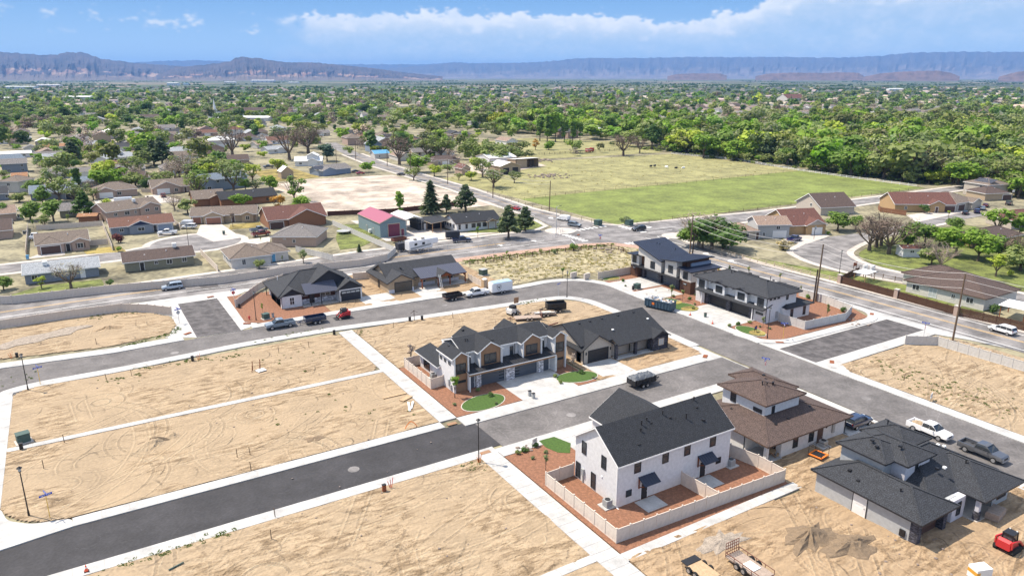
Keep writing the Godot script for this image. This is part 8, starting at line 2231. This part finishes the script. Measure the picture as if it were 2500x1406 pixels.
	sheet("lawn", pv([86,-410,108,-418,110,-368,84,-362]),"dry_lawn",-0.08,0.02)
	sheet("yard_gravel", pv([84,-248,104,-236,106,-210,118,-203,96,-203,82,-210]),"old_concrete",-0.08,0.01)
	sheet("yard_gravel", pv([186,-330,236,-350,240,-372,205,-385,186,-350]),"pale_lot",-0.08,0.0)
	# weeds along kerbs and on the sand
	var wm := Mb.new()
	var r := RandomNumberGenerator.new()
	r.seed = 5
	for k in 9:
		var a := r.randf() * TAU
		wm.quad(Vector3(cos(a) * 0.3 - 0.15,0, sin(a) * 0.3),Vector3(cos(a) * 0.3 + 0.15,0, sin(a) * 0.3),Vector3(cos(a) * 0.45 + 0.1,0.35, sin(a) * 0.45),Vector3(cos(a) * 0.45 - 0.1,0.35, sin(a) * 0.45))
		wm.quad(Vector3(cos(a) * 0.5,0.1, sin(a) * 0.5),Vector3(cos(a) * 0.5 + 0.2,0.15, sin(a) * 0.5),Vector3(cos(a) * 0.5 + 0.2,0.12, sin(a) * 0.5 + 0.25),Vector3(cos(a) * 0.5,0.15, sin(a) * 0.5 + 0.25))
	var tr: Array[Transform3D] = []
	for q in [[V(-0.9,-172.8),V(8.7,-171.2),1.3,60],[V(4,-148.5),V(13.6,-152),0.35,60],[V(13.4,-153),V(15.6,-155.1),0.6,25],[V(4.9,-135.1),V(17.5,-134.2),0.5,45],[V(17.9,-132.8),V(25.4,-132.5),0.5,20],[V(1.3,-132.1),V(6.2,-131.2),0.8,26],[V(-2.9,-76.8),V(10,-77.2),0.35,70],[V(45.1,-133.7),V(46.3,-131.3),0.7,14],[V(82.9,-133.1),V(89.5,-132.7),0.4,40],[V(118.9,-65.8),V(117.6,-46.9),3.0,110],[V(119.7,-70.9),V(112.5,-55.1),1.0,40],[V(26.4,-138.7),V(41,-139.1),0.5,20],[V(21.2,-135.1),V(34.3,-122.8),3.0,26],[V(39.4,-76.1),V(40.7,-74.1),0.8,12],[V(-12.5,-140.5),V(-9,-141.5),1.2,10],[V(23.5,-104.1),V(40.8,-97.8),4.0,20]]:
		for k in int(q[3]):
			var p: Vector2 = q[0].lerp(q[1], r.randf()) + Vector2(r.randfn(), r.randfn()) * q[2]
			tr.append(Transform3D(Basis(Vector3.UP, r.randf() * TAU).scaled(Vector3.ONE * r.randf_range(0.16,0.5)), g3(p,0.08)))
	scatter("weeds", wm.mesh(), M["weed"], tr,"weeds")
	# dry tufts in the basin and on the dry pasture
	tr = []
	for k in 900:
		var p := Vector2(r.randf_range(90,143), r.randf_range(-174,-143))
		if Geometry2D.is_point_in_polygon(p, pv([92,-174,128,-171,140,-166,141,-148,118,-144,92,-149])): tr.append(Transform3D(Basis(Vector3.UP, r.randf() * TAU).scaled(Vector3.ONE * r.randf_range(0.3,0.9)), g3(p,0.02)))
	scatter("dry_weeds", wm.mesh(), M["straw"], tr,"dry tufts in the basin")
	tr = []
	for k in 240:
		var t := r.randf()
		var p := Vector2(lerpf(90,140, t),-173.5 + 4.0 * t * t + r.randfn() * 0.9)
		tr.append(Transform3D(Basis(Vector3.UP, r.randf() * TAU).scaled(Vector3.ONE * r.randf_range(0.4,1.0)), g3(p,0.02)))
	scatter("weeds", wm.mesh(), M["leaf_olive"], tr,"olive weeds in the basin")
	tr = []
	for k in 260:
		var p := Vector2(r.randf_range(160,345), r.randf_range(-365,-258))
		tr.append(Transform3D(Basis(Vector3.UP, r.randf() * TAU).scaled(Vector3(1.0, r.randf_range(0.4,0.8),1.0)), g3(p,-0.03)))
	scatter("dry_grass", wm.mesh(), M["straw"], tr,"dry grass tufts")
	# loose stones
	var st := Mb.new()
	st.ball(Vector3.ZERO,Vector3(0.5,0.3,0.4),6)
	tr = []
	for q in [[V(131.6,-164.5),5.0,16,1.4],[V(47.9,-76),1.6,7,0.9],[V(140.9,-119.3),3.0,12,1.2],[V(135,-85.5),2.6,10,0.8],[V(101.1,-175.3),4.0,10,0.8],[V(245,-374.3),10.0,60,2.2],[V(211.1,-310.9),10.0,70,1.8],[V(88.9,-150.1),3.0,60,0.6],[V(118.8,-125.5),8.0,14,0.6],[V(22.1,-113.7),18.0,30,0.35],[V(28.8,-70.4),16.0,40,0.35],[V(72,-36.9),8.0,30,0.4]]:
		for k in int(q[2]):
			var p: Vector2 = q[0] + Vector2(r.randfn(), r.randfn()) * q[1] * 0.5
			tr.append(Transform3D(Basis(Vector3.UP, r.randf() * TAU).scaled(Vector3.ONE * q[3] * r.randf_range(0.4,1.1)), g3(p,0.1)))
	scatter("stones", st.mesh(), M["rock"], tr,"loose stones")
func scatter(called: String, m: Mesh, mt: Material, tr: Array[Transform3D], label: String, tint := PackedColorArray()) -> void:
	var mm := MultiMesh.new()
	mm.transform_format = MultiMesh.TRANSFORM_3D
	mm.use_colors = tint.size() > 0
	mm.mesh = m
	mm.instance_count = tr.size()
	for i in tr.size():
		mm.set_instance_transform(i, tr[i])
		if tint.size() > 0: mm.set_instance_color(i, tint[i])
	var o := MultiMeshInstance3D.new()
	o.multimesh = mm; o.material_override = mt
	o.name = numbered(called); add_child(o)
	o.set_meta("kind","stuff")
	o.set_meta("label", label)

# ---------- the far country ----------
const YAW := deg_to_rad(31.3)
func W(f: float, r: float) -> Vector2: return Vector2(f * sin(YAW) + r * cos(YAW),-f * cos(YAW) + r * sin(YAW))   # metres ahead and to the right of the viewpoint
func ahead(p: Vector2) -> Vector2: return Vector2(p.x * sin(YAW) - p.y * cos(YAW), p.x * cos(YAW) + p.y * sin(YAW))
const ORD := ["first","second","third","fourth","fifth","sixth","seventh","eighth","ninth","tenth","eleventh","twelfth","thirteenth","fourteenth","fifteenth","sixteenth","seventeenth","eighteenth","nineteenth","twentieth"]
func ordinal(k: int) -> String:
	if k < 20: return ORD[k]
	return ["twenty","thirty","forty","fifty","sixty","seventy","eighty","ninety"][mini((k + 1) / 10 - 2,7)] + "-" + (ORD[(k + 1) % 10 - 1] if (k + 1) % 10 > 0 else "tenth")
func ridge(called: String, dist: float, prof: Array, depth: float, rows: int, tint: Callable, rough: float, sd: int) -> void:
	var n := noise(sd,1.0,5)
	var nr := noise(sd + 1,1.0,4)
	nr.fractal_type = FastNoiseLite.FRACTAL_RIDGED
	var b := Mb.new()
	var cols := 420
	var a0: float = prof[0]
	var a1: float = prof[prof.size() - 2]
	var grid := []
	var tone := []
	for i in cols + 1:
		var a := lerpf(a0, a1, float(i) / cols)
		var k := 0
		while k + 2 < prof.size() - 2 and prof[k + 2] < a: k += 2
		var h := lerpf(prof[k + 1], prof[k + 3], clampf((a - prof[k]) / maxf(prof[k + 2] - prof[k],1e-4),0,1))
		var cg := []
		var ct := []
		for j in rows + 1:
			var t := float(j) / rows
			var gully := nr.get_noise_2d(a * 1.0, t * 0.8) * (1.0 - absf(t * 2 - 1)) * rough
			var up := clampf(pow(t,1.35) + gully * 0.12 + n.get_noise_2d(a * 0.7, t * 2.0) * 0.10 * (1 - t) * (t * 4 if t < 0.25 else 1.0),-0.05,1.0)
			var y := h * up * (1.0 + n.get_noise_2d(a * 2.2,0.3) * 0.05 * t)
			var dd := dist - depth * (1.0 - t) - gully * depth * 0.16
			var az := YAW + deg_to_rad(a)
			cg.append(Vector3(sin(az) * dd, y - 1.0,-cos(az) * dd))
			ct.append(tint.call(up, nr.get_noise_2d(a * 1.0, t * 1.6), n.get_noise_2d(a * 0.5, t * 5.0)))
		var az2 := YAW + deg_to_rad(a)
		cg.append(Vector3(sin(az2) * (dist + depth),-20,-cos(az2) * (dist + depth))); ct.append(ct[-1])
		grid.append(cg); tone.append(ct)
	for i in cols:
		for j in rows + 1:
			b.col = tone[i][j]
			b.quad(grid[i][j], grid[i + 1][j], grid[i + 1][j + 1], grid[i][j + 1])
	struct(called, b, M["mountain"])
func build_mountains() -> void:
	mat("mountain", Color(1,1,1),1.0)
	# strata: dark juniper slopes with haze blue mixed into their colour, a broken band of red and cream rimrock low down, pale talus at the foot
	var red := func(up: float, g: float, s: float) -> Color:
		var c := Color(0.030,0.030,0.042).lerp(Color(0.075,0.058,0.060), clampf(0.45 + g * 0.5 + s,0,1))
		if up > 0.14 and up < 0.36: c = c.lerp(Color(0.22,0.115,0.09).lerp(Color(0.34,0.25,0.19), clampf(s * 2.0,0,1)), smoothstep(0.10,0.32, s * 1.3 + g * 0.25))
		if up < 0.16: c = c.lerp(Color(0.15,0.115,0.09),0.75)
		return c
	var pale := func(up: float, g: float, s: float) -> Color:
		var c := Color(0.04,0.05,0.08).lerp(Color(0.085,0.08,0.095), clampf(0.4 + g * 0.8,0,1))  # plateau slopes carry the same painted-in haze blue
		if up < 0.45: c = c.lerp(Color(0.21,0.175,0.165), clampf((0.42 - up) * 1.6 + g * 0.25 + s * 0.7,0,0.85))
		return c
	var low := func(up: float, g: float, s: float) -> Color: return Color(0.075,0.05,0.045).lerp(Color(0.14,0.09,0.075), clampf(0.4 + g + s,0,1))
	ridge("far_mountain",24000.0,[-49.09,341,-37.89,381,-31.69,428,-26.28,426,-24.01,479,-22.46,495,-20.32,467,-16.45,405,-12.12,400,-6.13,406,-4.45,469,-3.07,445,0.92,445,4.60,394],2500.0,10, pale,0.3,71)
	ridge("plateau",20000.0,[-11.82,150,-8.85,253,-6.13,326,-4.45,388,-3.07,368,0.92,389,3.07,430,4.91,501,7.64,499,10.64,505,13.58,520,16.45,504,19.23,507,21.93,480,24.01,482,25.78,513,27.02,564,28.46,575,30.10,584,31.69,567,33.86,554,37.89,546,46.31,448,53.85,359],4000.0,14, pale,0.45,72)
	ridge("mesa",13000.0,[-54.89,226,-46.31,318,-39.76,389,-33.86,389,-32.57,360,-31.46,341,-30.67,349,-30.10,391,-29.13,389,-28.23,303,-26.53,253,-24.78,219,-23.50,203,-21.40,149,-19.23,74],2600.0,16, red,1.0,73)
	ridge("cuesta",11000.0,[-25.03,59,-23.76,163,-21.93,196,-20.19,241,-19.78,289,-19.37,301,-18.13,281,-16.45,234,-15.88,235,-14.59,236,-12.70,204,-10.64,166,-8.85,122,-7.04,83,-5.21,49],1800.0,14, red,0.9,74)
	ridge("red_bluff",10500.0,[11.53,49,12.12,75,13.29,86,15.31,86,15.74,54],450.0,6, low,0.3,75)
	ridge("red_bluff",10000.0,[17.71,49,18.41,78,20.05,93,22.46,87,22.98,96,24.40,91,24.78,54],450.0,6, low,0.3,76)
	ridge("red_bluff",9500.0,[24.78,45,25.78,80,27.26,101,29.17,109,29.87,87,30.45,49],450.0,6, low,0.3,77)
	ridge("red_bluff",9000.0,[32.57,45,33.43,88,34.28,110,36.73,116,37.89,49],450.0,6, low,0.3,78)
func blocked(p: Vector2, spots: Array) -> bool:
	var a := ahead(p)
	if p.x > 138 and p.x < 346 and p.y > -376: return true
	if p.x > 78 and p.x < 166 and p.y > -500: return true                 # cleared lot, highway corridor
	if p.x < 140 and p.y > -330: return true
	if absf(p.x - (160 + maxf(0,-p.y - 470) * 0.17)) < 14 and p.y > -620: return true
	for s in spots:
		if p.distance_squared_to(s) < 90.0: return true
	return false
func build_far() -> void:
	mat("field_green", L(0.075,0.115,0.035),0.95, M["pasture_green"].albedo_texture,1.0 / 400.0, true)
	mat("field_dark", L(0.060,0.080,0.040),0.95, M["pasture_green"].albedo_texture,1.0 / 300.0, true)
	mat("field_tan", L(0.26,0.215,0.14),0.95, M["pasture_green"].albedo_texture,1.0 / 350.0, true)
	mat("field_lush", L(0.10,0.19,0.045),0.95, M["pasture_green"].albedo_texture,1.0 / 350.0, true)
	var r := RandomNumberGenerator.new()
	r.seed = 2024
	# farm fields on the plain
	var y := -0.06
	for i in 95:
		var f := 1900.0 * pow(5.2, r.randf())
		var c := W(f, r.randf_range(-0.72,0.75) * f)
		var w := r.randf_range(160,520)
		var d := r.randf_range(160,420)
		y += 0.012
		sheet("field", rect(c.x - w, c.y - d, c.x + w, c.y + d),["field_green","field_dark","field_dark","field_tan","field_green"][r.randi() % 5], y - 0.01, y)
	for q in [[1700,1080,130,60],[1500,1060,90,40],[1620,760,120,40],[1950,-560,200,60],[1350,880,60,25]]:
		var c := W(q[0], q[1])
		y += 0.012
		sheet("field", rect(c.x - q[2], c.y - q[3], c.x + q[2], c.y + q[3]),"field_lush", y - 0.01, y + 0.06)
	sheet("dry_park", pv([250,-380,345,-372,372,-450,330,-520,262,-500]),"pasture_dry",-0.1,-0.03)
	# ---- distant houses, in loose rows
	var spots := []
	var zones := [
		["in the old estate",-0.70,-0.05,392.0,640.0,27.0,23.0,84,0.0],
		["near the church",-0.70,-0.08,650.0,1180.0,48.0,38.0,68,0.0],
		["past the tree belt",0.20,0.70,740.0,1250.0,32.0,28.0,90,0.2],
		["beyond the poplars",-0.06,0.20,560.0,1300.0,60.0,46.0,28,0.1]]
	var made := {}
	var near := []
	for c in get_children():
		if c.has_meta("category") and c.get_meta("category") == "house": near.append(Vector2(c.position.x + 8, c.position.z - 5))
	spots.append_array(near)
	for z in zones:
		var cand := []
		var f: float = z[3]
		var row := 0
		while f < z[4]:
			var q: float = z[1] * f
			while q < z[2] * f:
				var p := W(f + r.randf_range(-4,4), q + r.randf_range(-4,4))
				if r.randf() < 0.70 and not blocked(p, spots) and near.all(func(s: Vector2) -> bool: return s.distance_squared_to(p + Vector2(7,-5)) > 330.0): cand.append(p)
				q += z[6] * r.randf_range(0.9,1.25)
			f += z[5]
			row += 1
		while cand.size() > z[7]: cand.remove_at(r.randi() % cand.size())
		cand.sort_custom(func(a: Vector2, c: Vector2) -> bool: return ahead(a).y / ahead(a).x < ahead(c).y / ahead(c).x)
		for p: Vector2 in cand:
			spots.append(p)
			var k := r.randi() % 8
			var rm: String = ["shingle_grey","shingle_taupe","shingle_brown","shingle_pale","shingle_charcoal","shingle_tan","metal_white","shingle_rust"][k] if z[8] < 0.15 else ["shingle_grey","shingle_taupe","shingle_taupe","shingle_tan","shingle_brown","shingle_taupe","shingle_grey","shingle_tan"][k]
			var rn: String = {"shingle_grey": "grey","shingle_taupe": "taupe","shingle_brown": "brown","shingle_pale": "pale grey","shingle_charcoal": "charcoal","shingle_tan": "tan","metal_white": "white","shingle_rust": "rust"}[rm]
			WM = ["offwhite_wall","white_wall","pink_wall","tan_wall","greige_wall"][r.randi() % 5]
			var wn: String = {"offwhite_wall": "cream","white_wall": "white","pink_wall": "pinkish","tan_wall": "tan","greige_wall": "beige"}[WM]
			TM = "trim_white"
			var key: String = rn + wn + z[0]
			made[key] = made.get(key,-1) + 1
			house("distant_house","%s house with %s roof %s, %s alike from the mesa" % [wn, rn, z[0], ordinal(made[key])], p.x, p.y,[0.0,90.0][r.randi() % 2] + r.randf_range(-6,6))
			var w := r.randf_range(13,19)
			var d := r.randf_range(9,12)
			var hh := 2.8 if r.randf() < 0.78 else 5.2
			wall(0,-d, w,0, hh)
			if r.randf() < 0.45: hipr(0,-d, w,0, hh + 0.05,0.40,0.5, rm)
			else: gab(0,-d, w,0, hh,0.42,"x",0.4, rm)
			if ahead(p).x < 900:
				for u in [0.25,0.7]: win("+z",0, w * u,1.5,1.5,1.2,"plain","trim_white")
				gdoor("+z",0, w * 0.48,4.4,2.1,"door_white")
	# rooftops too far off to tell apart
	var hm := Mb.new()
	hm.box(-7.5,0,-5,7.5,2.8,5)
	hm.col = Color(0.55,0.48,0.42)
	hm.t = Transform3D(Basis(Vector3(0,0,-1),Vector3.UP,Vector3(1,0,0)),Vector3.ZERO)
	hm.extr(PackedVector2Array([Vector2(-5.5,2.7),Vector2(5.5,2.7),Vector2(0,5.0)]),-8,8)
	mat("rooftops", Color(1,1,1),0.9)
	var ht: Array[Transform3D] = []
	var hc := PackedColorArray()
	for i in 620:
		var ff := 1150.0 * pow(3.0, r.randf())
		var q := W(ff, r.randf_range(-0.70,0.72) * ff)
		if blocked(q, spots): continue
		ht.append(Transform3D(Basis(Vector3.UP, r.randi() % 2 * PI / 2).scaled(Vector3(1, r.randf_range(0.9,1.4),1)),Vector3(q.x,0, q.y)))
		var v := r.randf_range(0.35,0.85)
		hc.append(Color(v, v * r.randf_range(0.84,1.0), v * r.randf_range(0.74,1.0)))
	scatter("rooftops", hm.mesh(), M["rooftops"], ht,"rooftops scattered on the far plain", hc)
	# landmarks of the plain
	TM = "trim_white"; WM = "white_wall"; RM = "shingle_taupe"
	var lm := V(159.4,-955.9)
	house("church","white church with tall pointed steeple among the trees left of centre", lm.x, lm.y,30,"church")
	wall(0,-22,12,0,5); gab(0,-22,12,0,5,0.7,"z",0.3)
	wall(4,-2,8,2,11.0,0,"","tower")
	var sp := Mb.new()
	sp.tube(Vector3(6,11,0),Vector3(6,14.5,0),1.6,1.4,8); sp.tube(Vector3(6,14.5,0),Vector3(6,24.0,0),1.2,0.05,8)
	obj("steeple", sp, M["trim_white"], B)
	for q in [[V(-108.8,-3637.1),120,30,9,"long white industrial hall below the mesa, at the frame edge"],[V(-11,-4267.5),110,30,10,"second white industrial hall, behind the long one"],[V(566.4,-4474.4),60,26,14,"white grain-tower block on the plain left of centre"],[V(655.9,-4639.8),26,22,10,"small blue-white hall beside the grain-tower block"],[V(1511.6,-6478.6),190,50,16,"long white warehouse far out below the cuesta"],[V(1198.8,-6205.4),90,30,8,"low pale warehouse strip left of the long warehouse"],[V(1525.2,-5598),70,30,7,"low white sheds right of the long warehouse"],[V(-85.2,-1888.8),34,20,6,"flat cream school wing at the frame edge"],[V(41.9,-1811.5),56,26,8,"cream flat-roofed school building in the trees"],[V(91.1,-1751.2),40,22,6,"lower cream school wing beside the flat-roofed school"],[V(1237.3,-968.9),44,30,8,"large cream hall with red-brown gable roof in the distant subdivision"],[V(2501.9,-1551.5),50,26,7,"white shed with a red roof strip out on the fields"],[V(200.6,-1008),70,20,5,"long brown-roofed hall right of the church"],[V(180,-885),60,22,4,"long flat white hall before the brown-roofed one"],[V(553.2,-369.3),6,6,3,"bright blue playground shelter in the tree belt"]]:
		var p: Vector2 = q[0]
		var big: bool = q[4].begins_with("large") or q[4].begins_with("long brown")
		WM = "offwhite_wall" if q[4].contains("cream") else "white_wall"
		RM = "shingle_maroon" if q[4].begins_with("large") else "shingle_brown" if big else "metal_blue" if q[4].contains("blue") else "metal_white"
		house("hall" if q[1] > 10 else "shelter", q[4], p.x, p.y,-31.3 if not big else -10.0,"hall" if q[1] > 10 else "shelter")
		wall(-q[1] / 2.0,-q[2], q[1] / 2.0,0, q[3])
		gab(-q[1] / 2.0,-q[2], q[1] / 2.0,0, q[3],0.5 if big else 0.12,"x",0.5)
		for u in 5: block("door", lerpf(-0.42,0.36, u / 4.0) * q[1],0,0, lerpf(-0.42,0.36, u / 4.0) * q[1] + q[1] * 0.05, q[3] * 0.6,0.1,"utility_grey")
		spots.append(p)
	# ---- trees of the middle distance: the nearest stand singly, the rest are woodland
	var kinds := [["round","leaf_mid","mid-green round tree"],["round","leaf_bright","bright green round tree"],["wide","leaf_olive","olive spreading tree"],["sparse","leaf_grey","pale grey-green open tree"],["sparse","leaf_olive","olive open-crowned tree"],["oval","leaf_deep","dark green upright tree"],["sparse","leaf_sage","sage green open tree"],["bare","twig_pink","pinkish bare tree"],["round","leaf_lime","lime round tree"],["bare","twig_brown","brown bare tree"],["poplar","leaf_deep","dark column-shaped tree"]]
	var dn := noise(88,0.004,3)
	var cn := noise(89,0.012,2)
	var all := []
	var f := 290.0
	while f < 3600.0:
		var s := clampf(f / 54.0,8.5,70.0)
		var q := -0.80 * f
		while q < 0.80 * f:
			var p := W(f + r.randf_range(-0.5,0.5) * s, q + r.randf_range(-0.5,0.5) * s)
			q += s
			var belt := p.x > 346 and f < 760
			if r.randf() > (0.97 if belt else clampf(0.80 + dn.get_noise_2d(p.x, p.y) * 0.7,0.35,0.98)): continue
			if f < 740 and not belt and r.randf() < (0.58 if q < 0.1 * f else 0.2): continue
			if f > 740 and f < 1250 and q > 0.2 * f - s and r.randf() < 0.35: continue
			if blocked(p, spots): continue
			if p.x > 250 and p.x < 372 and p.y > -520 and p.y < -376 and r.randf() < 0.85: continue
			if f > 2000 and r.randf() < 0.5: continue
			var t := cn.get_noise_2d(p.x, p.y) * 1.2 + r.randf_range(-0.5,0.5)
			var k := 0
			if belt: k = [1,0,4,2,1,6,3,4,0,8,2][r.randi() % 11]
			elif t > 0.55: k = [7,9,3][r.randi() % 3]
			elif t > 0.2: k = [3,4,6,2][r.randi() % 4]
			elif t > -0.25: k = [3,2,4,8,1,6][r.randi() % 6]
			elif t > -0.55: k = [0,1,5,1][r.randi() % 4]
			else: k = [5,0,10,4][r.randi() % 4]
			var h := 5.0 + 8.5 * pow(r.randf(),1.4) * (1.6 if belt else 1.08)
			if k == 10: h *= 1.25
			all.append([p, k, h, f])
		f += s * 0.9
	# estate gardens: a sprinkling of smaller trees between the near houses
	for q in [V(-2.3,-376.4),V(-21.2,-402.2),V(15,-403.7),V(24,-406.7),V(41.2,-396.2),V(14.1,-460.5),V(9.9,-509.5),V(-13,-523.5),V(19.5,-530.4),V(37.1,-549.3),V(-2.4,-543.7),V(-25.1,-518.4),V(-17.2,-431.7),V(27.1,-380.4),V(-23.7,-427.2),V(9.2,-369.4),V(54.3,-470.1),V(69.9,-499.8),V(80.8,-466.4),V(91.2,-460.1),V(107.1,-477.2),V(107,-522.8),V(88.1,-534.3),V(78.5,-557),V(135.9,-600.2),V(157.3,-461.1),V(138.4,-374.5),V(175.7,-351.9),V(164.7,-321.1),V(161,-341.3),V(169.9,-318),V(145.8,-332.6),V(182,-446.1),V(178.4,-496.3),V(184.7,-549.3),V(215.4,-551.9),V(211.3,-494.1),V(194.8,-384.7),V(211.1,-400.2)]:
		all.append([q,[0,1,4,2,6,8,7][r.randi() % 7], r.randf_range(4.0,8.0), ahead(q).x])
	all.sort_custom(func(a: Array, c: Array) -> bool: return a[3] < c[3])
	var single := all.slice(0,175)
	single.sort_custom(func(a: Array, c: Array) -> bool: return ahead(a[0]).y / ahead(a[0]).x < ahead(c[0]).y / ahead(c[0]).x)
	var count := {}
	for a in single:
		var p: Vector2 = a[0]
		var kd: Array = kinds[a[1]]
		var zone := "behind the pasture" if p.x > 340 else "along the far highway" if p.x > 75 else "in the estate gardens"
		var key: String = kd[2] + zone
		count[key] = count.get(key,-1) + 1
		tree(kd[0], kd[1],"%s %s, %s alike from the mesa" % [kd[2], zone, ordinal(count[key])], p, a[2],"trees " + zone)
	var rest := {}
	for a in all.slice(175):
		var key: int = a[1] * 2 + (1 if a[3] > 1100 else 0)
		if not rest.has(key): rest[key] = []
		rest[key].append(a)
	for key: int in rest:
		var kd: Array = kinds[key / 2]
		var far := key % 2 == 1
		var low := leafy(500 + key, blob(key,9 if kd[0] != "poplar" else 6,0,5.2,3.2 if kd[0] != "poplar" else 0.9,2.9 if kd[0] != "poplar" else 4.0,1.9 if kd[0] != "poplar" else 1.1),150 if far else 420, (0.80 if far else 0.5) * (0.55 if kd[0] == "bare" else 0.8 if kd[0] == "sparse" else 1.0))
		var tr: Array[Transform3D] = []
		var tint := PackedColorArray()
		for a in rest[key]:
			tr.append(Transform3D(Basis(Vector3.UP, r.randf() * TAU).scaled(Vector3(r.randf_range(1.1,1.8), r.randf_range(0.8,1.5), r.randf_range(1.1,1.8)) * a[2] / 10.0),Vector3(a[0].x,-0.3, a[0].y)))
			var v := r.randf_range(0.62,1.32)
			tint.append(Color(v * r.randf_range(0.9,1.12), v, v * r.randf_range(0.85,1.1)))
		scatter("woodland", low, M[kd[1]], tr,"woodland of %ss on the plain" % kd[2], tint)
	# hedgerows and orchards out on the plain
	var bush := leafy(77, blob(7,5,0,4,4.0,2.6,2.8),60,1.5)
	var tr2: Array[Transform3D] = []
	for i in 240:
		var ff := 2000.0 * pow(4.6, r.randf())
		var c := W(ff, r.randf_range(-0.72,0.75) * ff)
		var dir := Vector2.RIGHT if r.randf() < 0.65 else Vector2.UP
		var ln := r.randi_range(4,26)
		for k in ln:
			var p := c + dir * k * r.randf_range(10,16) + Vector2(r.randfn(), r.randfn()) * 5
			tr2.append(Transform3D(Basis(Vector3.UP, r.randf() * TAU).scaled(Vector3.ONE * r.randf_range(0.6,1.4)),Vector3(p.x,0, p.y)))
	scatter("treeline", bush, M["leaf_deep"], tr2,"hedgerows and shelter belts on the far plain")
	# undergrowth under the belt and in the gardens
	var tr3: Array[Transform3D] = []
	for i in 900:
		var p := Vector2(r.randf_range(338,430), r.randf_range(-400,-186))
		tr3.append(Transform3D(Basis(Vector3.UP, r.randf() * TAU).scaled(Vector3(1, r.randf_range(0.5,1.0),1) * r.randf_range(0.15,0.42)),Vector3(p.x + 8,0, p.y)))
	scatter("undergrowth", bush, M["leaf_olive"], tr3,"undergrowth of the tree belt")
